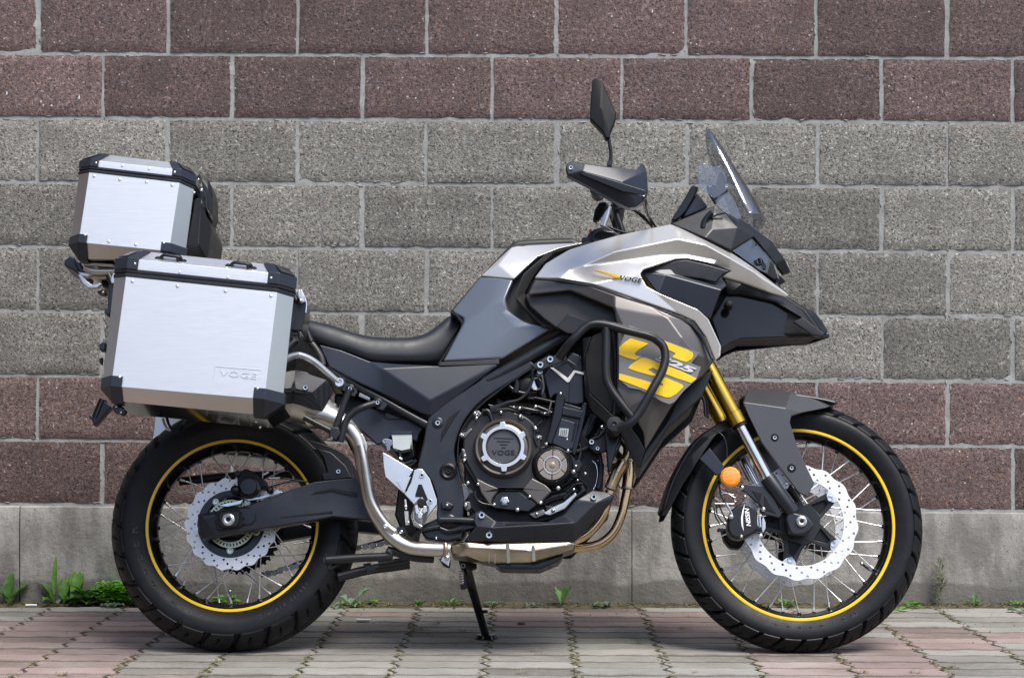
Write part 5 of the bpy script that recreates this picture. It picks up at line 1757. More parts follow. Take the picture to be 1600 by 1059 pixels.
# horn: disc seen edge on
lathe('horn', (*RN('M 400,450')[0], .12), [(0, .01), (.010, .01), (.012, 0)], 'dkcase', eng, 20)
tube('horn_rim', 'M 398,375,0 420,400,0 430,450,0 422,510,0 405,545,0', .15, .0022, 'chrome', eng, 8, 4)
tube('horn_rim', 'M 385,375,0 400,400,0 410,450,0 400,520,0', .14, .009, 'blackgloss', eng, 10, 4)
bolt((*RN('M 395,265')[0], .20), .0070, parent=eng)
bolt((*RN('M 430,303')[0], .198), .0054, parent=eng)
plate('engine_hanger', 'M 375,250 470,200 490,240 500,320 420,330 380,300', .19, .02, 'black', eng, .003)
plate('engine_hanger', 'M 470,160 590,150 575,210 540,300 520,380 500,460 490,420 480,300', .21, .03, 'engine', eng, .004)
for q, m_, r_ in (('M 488,405', 'gold', .0028), ('M 358,450', 'bolt', .0032), ('M 312,490', 'bolt', .0030), ('M 290,440', 'bolt', .004), ('M 290,545', 'bolt', .0042), ('M 168,668', 'bolt', .0048), ('M 92,625', 'bolt', .0045)):
    bolt((*RN(q)[0], .185), r_, m_, eng, style='dome')
plate('starter_cover', 'M 100,690 160,650 230,620 300,560 310,580 240,660 150,700', .17, .02, 'castalu', eng, .003)

# ---- frame foot, stand lug, footrest hanger
plate('frame_foot', 'E 430,690 540,640 620,600 690,640 770,600 800,640 800,700 700,720 690,760 600,780 470,760', .15, .05, 'engine', None, .006, 3)
tube('pivot_tube', 'E 560,650 640,650 740,655 790,660', .168, .0085, 'frame', None, 16, 2)
lathe('pivot_boss', (*RN('E 615,655')[0], .165), [(0, .003), (.008, .003), (.016, 0), (.016, -.02)], 'engine', None, 28)
hg = prop(plate('footrest_hanger', 'E 405,355 430,345 455,350 498,405 540,530 540,560 500,610 470,660 455,640 480,560 440,520 405,560 345,495 385,430', .178, .010, 'castalu', None, .002, 2), 'light alloy footrest hanger')
plate('hanger_window', 'E 430,440 450,440 487,530 470,545 455,515 412,515 412,500', .1795, .004, 'dkcase', hg, .0008)
plate('hanger_slot', 'E 375,395 388,395 385,430 360,485 352,470 370,430', .1795, .004, 'dkcase', hg, .0005)
plate('heel_guard', 'E 220,252 235,258 400,355 375,395 345,495 235,395 225,330', .184, .004, 'castalu', hg, .0012)
plate('heel_guard_ridge', 'E 300,420 385,395 345,495', .1855, .003, 'castalu', hg, .0010)
bolt((*RN('E 450,387')[0], .181), .0064, parent=hg)
bolt((*RN('E 500,540')[0], .181), .0058, parent=hg)
fp = prop(facets('footrest', dict(zip('abcdefgh', RN('E 405,560,0 425,540,.05 470,540,.05 495,570,.02 470,650,.02 445,700,.02 400,680,.02 385,630,.0'))), ['a b g h', 'b c f g', 'c d e f'], .19, .025, 'castalu', bw=.002, parent=hg), 'folding footrest')
lathe('footrest_rubber', (*RN('E 450,550')[0], .245), [(0, .0), (.009, .0), (.0115, -.004), (.0115, -.05)], 'rubber', fp, 24)
plate('footrest_tooth', 'E 410,565 425,560 432,600 420,620 412,600', .247, .02, 'castalu', fp, .001)
plate('footrest_tooth', 'E 462,565 478,570 480,600 465,612 455,600', .247, .02, 'castalu', fp, .001)
plate('footrest_tongue', 'E 425,610 440,600 455,615 450,640 430,640', .249, .02, 'chrome', fp, .001)
tube('footrest_spring', 'E 405,600 400,640 420,670 450,690', .225, .0035, 'bolt', fp, 8, 4)
# brake reservoir and master cylinder
rs = prop(plate('brake_reservoir', 'N 870,905 885,890 1070,890 1080,905 1080,1059 | E 388,190 380,230 330,240 280,225 278,180', .150, .04, 'ltgrey', None, .003, 3), 'frosted brake fluid reservoir')
plate('reservoir_cap', 'E 270,128 392,126 392,142 270,144', .153, .046, 'dkplast', rs, .001)
plate('reservoir_lug', 'E 213,185 225,170 250,170 275,180 278,205 265,215 262,240 245,245 240,215 220,200', .152, .006, 'tank', rs, .001)
bolt((*RN('E 233,187')[0], .156), .0048, parent=rs)
tube('reservoir_hose', 'E 320,235 322,270 330,300 345,320 400,300', .140, .0045, 'black', None, 10, 4)
tube('reservoir_hose_clip', 'E 318,285 328,292 338,290', .146, .0040, 'bolt', None, 8, 2)
tube('hose', 'E 330,330 380,330 420,300', .135, .006, 'black', None, 10, 4)
tube('pushrod', 'E 352,530 356,560 358,590', .175, .0034, 'bolt', None, 10, 3)
tube('pushrod_fork', 'E 360,600 362,640 368,680', .175, .0058, 'castalu', None, 8, 2)
for q, r_ in (('E 356,570', .0045), ('E 370,665', .005), ('E 330,720', .006), ('E 535,757', .0035)):
    bolt((*RN(q)[0], .178), r_, style='dome')
plate('lever_base', 'E 300,690 350,690 370,720 350,750 310,745', .165, .02, 'blackgloss', None, .003)
tube('brake_lever', 'E 400,760 440,715 500,700 560,690', .16, .006, 'black', None, 10, 3)
plate('linkage', 'E 330,300 430,340 440,600 420,760 330,720 290,620', .06, .12, 'dkcase', None, .006)

# ---- exhaust
M['steelrub'] = M['steel']
def pipe(name, s, o, r, mat, par=None, sm=5, n=28): return tube(name, s, o, r, mat, par, n, sm)
ex = prop(pipe('exhaust_pipe', 'D 215,600,-.01,.034 290,595,-.005,.034 350,612,.0,.031 410,645,.0,.0255 465,695,.0,.0215 500,760,.0,.0190 | E 95,300,.0,.0180 115,400,-.005,.0175 140,530,-.01,.0175 190,640,-.015,.0178 270,750,-.02,.0180 370,808,-.02,.0180 460,822,-.02,.0180 540,826,-.02,.0185 620,828,-.02,.0185', .195, .018, 'steel'), 'brushed stainless exhaust pipe')
plate('pipe_shield', 'D 470,700 500,690 520,700 545,760 540,800 500,830 480,790 460,740', .209, .004, 'steel', ex, .002, 3, 1)
pipe('pipe_shield_strip', 'E 90,210,.0 108,300,.0 122,400,-.004 146,520,-.01 190,610,-.014 250,690,-.018 290,722,-.02', .2085, .0105, 'steel', ex)
for q in ('E 87,190', 'E 235,690'):
    lathe('shield_rivet', (*RN(q)[0], .217 if q < 'E 1' else .200), [(0, .001), (.002, .001), (.003, .003), (.0058, .002), (.0065, -.003)], 'castalu', ex, 20)
for q in ('E 458,780 462,868', 'E 618,790 618,872', 'E 636,782 640,876'):
    pass
co = prop(facets('collector_box', dict(zip('abcdefghijkl', RN('E 618,792,-.02 700,772,.0 840,785,.0 960,780,.0 1362,770,-.01 1362,820,-.02 1250,858,-.02 1100,905,-.025 880,908,-.025 780,880,-.02 690,868,-.01 625,862,-.02 '))) | {'m': RN('E 720,820,.006')[0], 'n': RN('E 1100,840,.006')[0], 'p': RN('E 1300,805,.0')[0]},
    ['a b m k l', 'b c d n m', 'd e p n', 'e f p', 'f g p', 'g h n p', 'h i m n', 'i j k m'], .185, .10, 'collector', bw=.010, seg=4), 'heat tinted exhaust collector')
for q in ('E 948,790 968,790 972,905 952,905', 'E 845,850 850,850 850,905 845,905', 'E 880,852 885,852 885,908 880,908', 'E 1100,800 1118,800 1122,895 1104,895'):
    plate('collector_seam', q, .1925, .004, 'collector', co, .0006)
plate('collector_underguard', 'E 880,912 1000,905 1130,908 1240,870 1290,855 1260,895 1150,942 920,938', .15, .10, 'engine', co, .003)
cl = prop(plate('pipe_clamp', 'E 572,795 622,795 618,880 610,925 560,890 575,860', .190, .010, 'steel', None, .002), 'exhaust pipe clamp')
pipe('clamp_band', 'E 590,790,-.0 592,826,.004 590,866,-.002', .1915, .006, 'brown', cl, 3, 8)
bolt((*RN('E 600,872')[0], .196), .0062, parent=cl, style='dome')
plate('clamp_foot', 'E 550,880 575,870 620,885 615,930 580,920', .175, .03, 'dkcase', cl, .003)
for s_, o_ in (('M 285,892,-.0 400,880,.0 470,850,.0 530,790,.0 570,700,.0 590,620,.0 605,545,.0', .10), ('M 290,848,.0 360,815,.0 420,760,.0 465,690,.0 490,610,.0 505,555,.0', .145)):
    pipe('header_pipe', s_, o_, .0118, 'heat')
pipe('header_sleeve', 'M 505,545 540,460 585,380', .145, .0158, 'heat')
pipe('header_sleeve', 'M 605,540 612,460 610,370', .105, .0145, 'heat')
for q, o_ in (('M 495,505 560,530 | M 550,520', .145), ):
    pass
pipe('header_pipe', 'M 580,380,.0 600,340,-.01 600,290,-.02 570,250,-.03', .13, .010, 'heat')
for a, b, o_ in (('M 507,540', 'M 511,530', .145), ('M 580,385', 'M 584,375', .145), ('M 545,452', 'M 548,445', .145), ('M 605,545', 'M 606,535', .105), ('M 611,385', 'M 611,375', .105)):
    pipe('header_band', a + ' | ' + b, o_, .0172, 'brown', None, 1, 24)
# silencer: tapered can running back under the case
A = L(*RN('D 345,600')[0], .185)
Bp = L(*RN('B 500,600')[0], .185)
si = prop(tube3('silencer', [A + (A - Bp).normalized() * .01, A, A + (Bp - A) * .12, A + (Bp - A) * .22, A + (Bp - A) * .23, Bp], [.026, .034, .046, .052, .054, .056], 'steel', None, 40), 'brushed stainless silencer')
for t, r_ in ((.215, .0555), (.26, .0560)):
    tube3('silencer_band', [A + (Bp - A) * t, A + (Bp - A) * (t + .012)], r_, 'steel', si, 40)
hs = facets('heat_shield', dict(zip('abcdefghij', RN('D 40,330,.0 130,338,.0 320,400,.0 355,470,-.02 295,572,-.022 240,562,-.01 180,540,-.008 60,510,-.008 150,450,.012 240,470,.012'))),
    ['a b i h', 'b c j i', 'c d e j', 'e f g j', 'g h i j'], .248, .006, 'carbon', bw=.002, parent=si)
bolt((*RN('D 202,442')[0], .263), .0070, parent=si)
plate('heat_shield_groove', 'D 100,400 112,400 150,460 230,470 232,478 145,470 100,412', .259, .002, 'dkcase', si, .0003)
# hanger loops of the silencer and pannier rack
tube('rack_tube', 'D 445,455 420,520 395,590 370,665', .235, .0088, 'bar', None, 14, 3)
tube('rack_tube', 'D 585,528,-.01 520,550,.0 460,585,.0 425,630,.0 405,700,.0 395,740,.0', .235, .0088, 'bar', None, 14, 5)
tube('rack_tube', 'D 195,605 260,640 340,680', .240, .0078, 'bar', None, 14, 2)
plate('rack_clamp', 'D 335,655 385,660 395,700 370,735 330,715', .246, .03, 'bar', None, .004, 3)
bolt((*RN('D 348,718')[0], .243), .0050, style='dome')
for q in ('D 448,448', 'D 600,525'):
    lathe('bolt_boss', (*RN(q)[0], .150), [(0, .004), (.0085, .004), (.012, .002), (.012, -.01)], 'dkcase', None, 24)
    bolt((*RN(q)[0], .156), .0056)
tube('grab_rail', 'D 60,268,.0 110,262,.0 180,265,-.005 250,300,-.02 320,360,-.04 380,410,-.06', .215, .0088, 'castalu', None, 14, 5)
lathe('rail_eye', (*RN('D 390,415')[0], .158), [(0, .0), (.0065, .0), (.0075, .006), (.0110, .006), (.0125, .002), (.0125, -.01)], 'castalu', None, 28)
tube('rear_carrier_tube', 'D 150,130,.0 200,165,.0 250,215,.0 285,270,.0 300,320,.0', .165, .0085, 'trimgrey', None, 14, 4, mirror=True)

# ---- skid plate
facets('belly_guard', dict(zip('abcdefghijklmno', RN(
    'E 698,772,-.01 770,692,.0 758,660,.0 762,608,.0 800,592,.0 890,658,.0 1190,662,.0 1290,620,.0 | M 300,610,.0 402,545,-.005 470,562,-.01 528,577,-.02 520,612,-.02 290,858,-.02 0,862,-.02')) ) | {'p': RN('M 300,745,.014')[0], 'q': RN('E 860,700,.012')[0], 'r': RN('M 430,620,.010')[0]},
    ['a b q o', 'b c d e f q', 'f g h p q', 'h i r p', 'i j k l r', 'l m r', 'm n p r', 'n o q p'], .198, .02, 'frame', bw=.004, seg=3, mirror=True)
plate('guard_slot', 'E 948,672 1155,668 1155,682 948,686', .208, .004, 'dkcase', None, .0005)
for q, rr, o_ in (('E 805,622', .0085, .205), ('E 848,740', .0082, .206), ('M 408,590', .0080, .207)):
    bolt((*RN(q)[0], o_), rr)
for q in ('E 1020,678', 'E 1152,678', 'M 92,752'):
    bolt((*RN(q)[0], .206), .0022, style='dome')
plate('sump', 'E 700,640 1362,640 1362,770 1100,780 900,800 760,780', .14, .28, 'dkcase', None, .01)

# ---- stands
cs_ = prop(tube('centre_stand', 'W 530,205,.0 700,192,.0 900,180,.0 1120,165,.0 | E 250,830,.0 400,870,-.01 520,880,-.02', .165, .0110, 'bar', None, 16, 3), 'black tubular centre stand folded up')
lathe('stand_end', (*RN('W 530,205')[0], .166), [(0, 0), (.009, 0), (.012, -.004)], 'bar', cs_, 20)
plate('stand_brace', 'W 862,235 930,225 1000,290 905,320', .12, .02, 'engine', cs_, .002)
tube('stand_tube', 'W 1294,240,.0 1150,262,.0 1000,280,.0 880,300,.0 740,335,.0 640,360,.0', .06, .0125, 'bar', cs_, 14, 3)
tube('stand_tube', 'W 1294,205,.0 1150,228,.0 1010,250,.0', .10, .010, 'bar', cs_, 12, 3)
plate('stand_foot', 'W 512,150 528,140 545,235 560,270 640,240 645,252 570,292 545,285 515,230', .166, .02, 'rubber', cs_, .003)
# side stand: reaches down to the paving on the far side
def gpt(px, py):
    p = onground(px, py, .004) - BIKE_O
    return Vector((p.x, p.dot(-N_OUT), p.dot(N_UP)))
foot = gpt(760, 996)
topp = L(*RN('E 700,890')[0], -.02)
ss = prop(tube3('side_stand', [topp + Vector((0, 0, .03)), topp, topp + (foot - topp) * .5, foot + (topp - foot) * .03], [.016, .0145, .0115, .0105], 'blackgloss', None, 20), 'black side stand')
bm = bmesh.new()
bmesh.ops.create_cone(bm, segments=20, radius1=.026, radius2=.021, depth=.010, cap_ends=True, matrix=Matrix.Translation(foot + Vector((0, 0, .004))) @ Matrix.Rotation(LEAN, 4, 'X') @ Matrix.Diagonal((1.25, 1, 1, 1)))
me = mesh_of(bm, 'stand_shoe'); finish(me)
link('stand_shoe', me, M['blackgloss'], ss)
tube3('stand_lever', [topp + (foot - topp) * .66 + Vector((.0, -.005, 0)), topp + (foot - topp) * .66 + Vector((.022, -.02, 0))], .0045, 'blackgloss', ss, 10)
plate('stand_bracket', 'E 680,880 775,885 775,935 740,945 720,930 680,930', .02, .03, 'black', ss, .003)
bolt((*RN('E 695,920')[0], .025), .0068, parent=ss)
sp_pts = []
p0, p1 = L(*RN('E 682,950')[0], .0), L(*RN('E 692,1059')[0], -.03)
for i in range(90):
    t = i / 89
    a = t * 2 * PI * 11
    sp_pts.append(p0 + (p1 - p0) * t + Vector((math.cos(a) * .0062, math.sin(a) * .0062, 0)))
tube3('stand_spring', sp_pts, .0016, 'chrome', ss, 6)
plate('spring_guard', 'E 672,960 700,940 715,990 720,1050 700,1059 680,1059', -.015, .014, 'black', ss, .002)
# ---- tail, plate bracket, hugger
plate('rear_hugger', 'C 800,165 860,180 940,210 985,250 990,310 1000,330 850,330 830,300 870,290 845,230', .072, .144, 'black', None, .01, 4, 1)
plate('hugger_side', 'C 840,200 900,215 960,270 985,320 870,330 860,300 885,295 870,240', .080, .02, 'black', None, .004, 3)
bolt((*RN('C 929,293')[0], .084), .0062)
tube('tail_bracket', 'X 270,850,.06 240,920,.06 225,960,.06', .0, .012, 'blackgloss')
plate('number_plate_bracket', 'X 270,850 318,890 232,990 212,1000 205,975 182,945 190,938 212,950', .07, .03, 'black', None, .004)
plate('tail_unit', 'B 300,500 1100,600 1120,640 900,760 500,760 250,700', .07, .14, 'black', None, .02, 3)
tube('wiring_loop', 'O 560,90,.0 575,140,.0 600,190,.0 640,220,.0', .06, .004, 'chrome', None, 10, 5)
tube('wiring_loop', 'O 600,80,.0 620,150,.0 650,190,.0', .06, .004, 'blackgloss', None, 10, 5)

# ---- small things crowded round the engine
CUR['parent'] = bike
for q, o_, m_ in (('F 205,455 235,450 260,475 235,500 205,490', .176, 'lugmetal'), ('F 118,595 150,590 185,560 200,575 150,630 125,625', .176, 'lugmetal'), ('F 125,690 150,700 165,760 145,785 130,760', .176, 'lugmetal'),
                  ('F 480,480 505,470 530,500 510,515', .178, 'lugmetal'), ('F 570,545 610,550 625,585 605,600 580,580', .178, 'engine'), ('F 560,600 640,610 640,640 600,640', .172, 'lugmetal'),
                  ('F 255,455 310,448 318,470 300,478 262,474', .186, 'engine'), ('F 240,620 250,580 330,500 345,510 262,590 252,640', .179, 'engine'),
                  ('M 260,420 300,410 325,440 310,480 270,470', .172, 'engine'), ('M 300,330 350,320 360,370 330,400 300,380', .15, 'engine'), ('M 330,500 380,520 370,560 320,540', .15, 'blackgloss'),
                  ('M 20,690 110,660 130,690 60,720', .17, 'lugmetal'), ('F 440,415 500,425 520,445 500,455 450,440', .176, 'engine'), ('F 620,455 690,462 690,490 630,480', .176, 'engine'),
                  ('E 560,545 600,540 640,560 620,590 570,585', .172, 'engine'), ('F 830,780 880,760 900,800 870,850 835,830', .18, 'engine')):
    plate('engine_fitting', q, o_, .016, m_, eng, .003, 2)
for q, o_, r_, m_ in (('F 640,520 600,560 590,620 610,680', .176, .004, 'engine'), ('F 430,300 470,330 530,345 600,340', .15, .006, 'blackgloss'), ('F 470,250 480,290 470,340', .15, .010, 'blackgloss'),
                      ('M 300,250 330,300 320,370 290,420', .165, .0045, 'engine'), ('M 440,330 450,400 445,470 430,540', .16, .006, 'black'), ('M 250,560 290,520 340,510', .165, .0035, 'engine'),
                      ('F 300,420 350,430 420,425 470,440', .180, .0035, 'blackgloss'), ('E 690,250 670,300 680,380 700,430', .178, .0035, 'engine'), ('E 560,700 600,715 640,712 690,700', .176, .005, 'engine'),
                      ('F 700,395 690,430 680,470', .182, .0028, 'lugmetal'), ('F 615,215 640,240 650,300 640,350', .158, .004, 'lugmetal'), ('M 395,250 440,230 470,205', .195, .004, 'engine')):
    tube('engine_hose', q, o_, r_, m_, eng, 10, 5)
for i in range(6):
    q = 'F %d,%d %d,%d' % (318 + i * 9, 452 - i * 3, 323 + i * 9, 436 - i * 3)
    tube('hose_rib', q, .192, .0030, 'engine', eng, 8, 1)
for q, o_, r_ in (('F 222,478', .179, .0040), ('F 135,612', .179, .0040), ('F 148,740', .179, .0042), ('F 595,560', .181, .0046), ('F 615,625', .176, .0038), ('M 285,445', .176, .0055), ('M 330,345', .154, .0050), ('M 345,530', .156, .0042),
                  ('M 70,690', .174, .0045), ('M 250,250', .172, .0036), ('F 460,430', .179, .0032), ('F 655,472', .179, .0034), ('E 600,562', .175, .0044), ('F 855,805', .184, .0040), ('F 990,640', .15, .0036), ('F 1000,770', .15, .0040),
                  ('M 455,175', .216, .0040), ('F 480,330', .152, .0040), ('F 560,350', .152, .0036)):
    bolt((*RN(q)[0], o_), r_, parent=eng, style='dome')
# ================================================================== LUGGAGE
def thing_at(name, lab, cat, off, group=None):
    """an Empty in the bike's leaning frame; its parts are traced in bike coordinates"""
    rot = Matrix.Rotation(-LEAN, 4, 'X')
    e = prop(empty(name, BIKE_O + rot @ off, (-LEAN, 0, 0)), lab, cat, group)
    CUR['parent'] = e
    CUR['off'] = off
    return e

def quadshell(name, F_, Bk, mat, parent=None, bw=.002):
    """closed box between a front quad and a back quad (same order)"""
    bm = bmesh.new()
    a = [bm.verts.new(p) for p in F_]; b = [bm.verts.new(p) for p in Bk]
    n = len(a)
    bm.faces.new(a); bm.faces.new(b[::-1])
    for i in range(n): bm.faces.new((a[(i + 1) % n], a[i], b[i], b[(i + 1) % n]))
    o = link(name, mesh_of(bm, name), M[mat] if isinstance(mat, str) else mat, parent)
    if bw: bev(o, bw)
    return o

def case(face, ring, o_f, o_r, o_b, lidface, lidtop, o_lidtop):
    """face, ring: TL TR BR BL; lidface: TL TR above the seal; lidtop: TL TR of the top bevel's upper edge"""
    f = [L(*q, o_f) for q in RN(face)]
    r_ = [L(*q, o_r) for q in RN(ring)]
    bk = [Vector((p.x, -o_b, p.z)) for p in r_]
    out = {}
    # panels as bent sheet pieces, each its own part
    def sheet(name, q, mat, t=.0025):
        c = sum(q, Vector()) / 4
        nrm = (q[1] - q[0]).cross(q[3] - q[0]).normalized()
        ctr = (f[0] + f[2]) / 2 + Vector((0, (o_f - o_b) / 2, 0))
        if nrm.dot(c - ctr) < 0: nrm = -nrm
        return quadshell(name, [p for p in q], [p - nrm * t for p in q], mat, None, .0008)
    u_ = (f[0] - f[3]).normalized(); x_ = (f[1] - f[0]).normalized()
    cut = {}
    for k, sg in ((3, 1), (2, -1)):
        rl = r_[k] + u_ * (f[k] - r_[k]).dot(u_)
        rb = r_[k] + x_ * ((f[k] - r_[k]).dot(x_)); rb.y = r_[k].y
        rl.y = r_[k].y
        cut[k] = (rl, rb, Vector((rl.x, -o_b, rl.z)), Vector((rb.x, -o_b, rb.z)))
    sheet('face_panel', f, 'alu')
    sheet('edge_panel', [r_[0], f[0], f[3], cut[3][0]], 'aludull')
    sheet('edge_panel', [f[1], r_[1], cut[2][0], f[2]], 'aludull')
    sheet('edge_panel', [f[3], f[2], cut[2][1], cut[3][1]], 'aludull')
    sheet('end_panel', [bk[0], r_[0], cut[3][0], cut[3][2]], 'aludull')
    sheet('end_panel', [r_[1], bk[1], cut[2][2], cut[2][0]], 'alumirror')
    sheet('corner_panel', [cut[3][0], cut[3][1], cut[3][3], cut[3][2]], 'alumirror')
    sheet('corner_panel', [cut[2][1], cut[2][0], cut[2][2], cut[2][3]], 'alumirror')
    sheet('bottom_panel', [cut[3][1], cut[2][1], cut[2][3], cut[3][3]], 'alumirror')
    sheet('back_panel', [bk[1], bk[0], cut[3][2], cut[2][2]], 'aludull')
    case.cut = cut
    return f, r_, bk

def rivets(pts, o, r_=.0042):
    for q in RN(pts):
        bolt((*q[:2], o), r_, 'alu', None, 'rivet', 'rivet')

def vup(a, b):   # unit up vector of a case along its side edges
    return (a - b).normalized()

def lid(f, r_, bk, s_seal, s_side, s_top, w_top, sx, oct_=.012, top_in=.045):
    """seal, lid skirt and sloped lid top standing on the rim f/r_/bk"""
    u = (vup(f[0], f[3]) + vup(f[1], f[2])).normalized()
    rx = (f[1] - f[0]).normalized()
    octo = [r_[0], f[0], f[1], r_[1], bk[1], bk[0]]
    c = sum(octo, Vector()) / 6
    def grow(P_, g): return [p + Vector((p.x - c.x, p.y - c.y, 0)).normalized() * g + rx * 0 for p in P_]
    def slab(name, h0, h1, g, mat, bw=.001):
        a = [p + u * h0 for p in grow(octo, g)]
        b = [p + u * h1 for p in grow(octo, g)]
        return quadshell(name, b, a, mat, None, bw)
    slab('seal', 0, s_seal * .45, .0025, 'black')
    slab('seal_groove', s_seal * .45, s_seal * .60, -.001, 'dkcase', 0)
    slab('seal', s_seal * .60, s_seal, .0025, 'black')
    slab('lid_skirt', s_seal, s_seal + s_side, .0, 'alu')
    lo = [p + u * (s_seal + s_side) for p in octo]
    hi = []
    for p in octo:
        q = p + u * (s_seal + s_side + s_top)
        v = Vector((c.x - p.x, c.y - p.y, 0))
        q += Vector((0, math.copysign(top_in, v.y), 0)) + rx * math.copysign(top_in * .8, (c - p).dot(rx)) * 1.0
        hi.append(q)
    quadshell('lid_top', hi, lo, 'alu', None, .0015)
    return u, rx, octo, lo, hi

def cap(name, s, o, t, mat='dkplast', bw=.0025, seg=3):
    return plate(name, s, o, t, mat, None, bw, seg)

def plate3(name, pts, t, mat='dkplast', bw=.002):
    """flat piece from 3D points, thickness towards the case"""
    n = (pts[1] - pts[0]).cross(pts[2] - pts[0]).normalized()
    if n.y > 0: n = -n
    return quadshell(name, [p + n * t * .5 for p in pts], [p - n * t * .5 for p in pts], mat, None, bw)

def corner(f, r_, k, u, rx, size_f, size_e, h, name='corner_cap'):
    """moulded cap hugging one vertical corner: k 0 TL, 1 TR, 2 BR, 3 BL; built of joined facets as one mesh"""
    fx = rx if k in (0, 3) else -rx
    vz = -u if k in (0, 1) else u
    F0, R0 = f[k], r_[k]
    return F0, R0, fx, vz

def hexcap(name, P, t=.003, mat='dkplast'):
    """several quads joined into one closed-looking moulding"""
    bm = bmesh.new()
    for q in P:
        vs = [bm.verts.new(p) for p in q]
        bm.faces.new(vs)
    bmesh.ops.remove_doubles(bm, verts=bm.verts, dist=.0004)
    bmesh.ops.recalc_face_normals(bm, faces=bm.faces)
    if sum(f.normal.y * f.calc_area() for f in bm.faces) > 0: bmesh.ops.reverse_faces(bm, faces=bm.faces)
    me = bpy.data.meshes.new(name); bm.to_mesh(me); bm.free()
    o = link(name, me, M[mat])
    s_ = o.modifiers.new('s', 'SOLIDIFY'); s_.thickness = t; s_.offset = 1
    bev(o, .0012, 2, 20)
    return o

def build_case(spec):
    f, r_, bk = case(spec['face'], spec['ring'], spec['of'], spec['or'], spec['ob'], None, None, None)
    u, rx, octo, lo, hi = lid(f, r_, bk, spec['seal'], spec['skirt'], spec['top'], 0, 0, top_in=spec['top_in'])
    # corner caps, near side: two upper (over the lid) and two lower
    cw = spec['cw']
    for k in (0, 1):
        fx = rx if k == 0 else -rx
        i_f, i_r = (1, 0) if k == 0 else (2, 3)
        e = .0022
        O = Vector((0, -e, 0))
        base = spec['seal']
        A0 = octo[i_f] + u * base + O; A1 = lo[i_f] + O; A2 = hi[i_f] + O * .6
        B0 = A0 + fx * cw; B1 = A1 + fx * cw; B2 = A2 + fx * (cw * .75)
        C0 = octo[i_r] + u * base - fx * .002 + O * .3; C1 = lo[i_r] - fx * .002 + O * .3; C2 = hi[i_r] - fx * .001 + O * .3
        hexcap('corner_cap', [[A0, B0, B1, A1], [A1, B1, B2, A2], [C0, A0, A1, C1], [C1, A1, A2, C2]])
        nn = (A2 - A1).cross(C1 - A1).normalized()
        if nn.y > 0: nn = -nn
        ctr = (A1 + A2 + C1) / 3
        tri = [p + (ctr - p) * .16 for p in (A1, A2, C1)]
        hexcap('cap_frame', [[p + nn * .0034 for p in tri]], .0014, 'black')
        tri = [p + (ctr - p) * .38 for p in (A1, A2, C1)]
        hexcap('cap_recess', [[p + nn * .0052 for p in tri]], .0006, 'fender')
        bb = B0 * .35 + A0 * .15 + B1 * .35 + A1 * .15 + Vector((0, -.003, 0))
        ob = bolt((800, 500, 0), spec['br'], 'bolt', CUR['parent'], 'bolt', 'dome'); ob.location = bb - CUR['off'] - u * 0
    ch = spec['ch']
    for k in (3, 2):
        fx = rx if k == 3 else -rx
        e = .0022
        O = Vector((0, -e, 0))
        F0, R0 = f[k], r_[k]
        dn = (r_[k] - f[k])
        dv = Vector((0, 0, 0))
        A0 = F0 + u * ch + O; A1 = F0 + O; B0 = A0 + fx * cw; B1 = A1 + fx * cw
        rl, rb = case.cut[k][0], case.cut[k][1]
        ou = -fx * .002 + O * .5
        C0 = rl + u * ch + ou
        Rl = rl + ou
        Rb = rb - u * .002 + O * .5
        Bb = Rb + fx * cw
        dk1 = Vector((0, .030, 0))
        hexcap('corner_cap', [[C0, A0, A1, Rl], [A0, B0, B1, A1], [A1, B1, Bb, Rb], [A1, Rb, Rl], [C0 + dk1, C0, Rl, Rl + dk1], [Rl + dk1, Rl, Rb, Rb + dk1], [Rb + dk1, Rb, Bb, Bb + dk1]])
        bb = A0 * .2 + B0 * .45 + A1 * .1 + B1 * .25 + u * ch * .25 + Vector((0, -.003, 0))
        ob = bolt((800, 500, 0), spec['br'], 'bolt', CUR['parent'], 'bolt', 'dome'); ob.location = bb - CUR['off']
    return f, r_, bk, u, rx, lo, hi

BAGX = L(*RN('B 620,900')[0], .35)
near = thing_at('aluminium_pannier', 'large aluminium side case nearest the camera, hung beside the rear wheel under the top case', 'luggage case', Vector((BAGX.x, -.36, BAGX.z)))
spec = dict(face='B 262,212 1070,296 1000,866 182,796', ring='B 200,218 1158,322 1090,962 128,868', of=.465, ob=.255, seal=.020, skirt=.027, top=.030, top_in=.034, cw=.027, ch=.026, br=.0042)
spec['or'] = .425
f, r_, bk, u, rx, lo, hi = build_case(spec)
rivets('B 296,237 537,262 793,289 1036,314', .4665)
rivets('B 548,188 806,216', .4665, .0036)
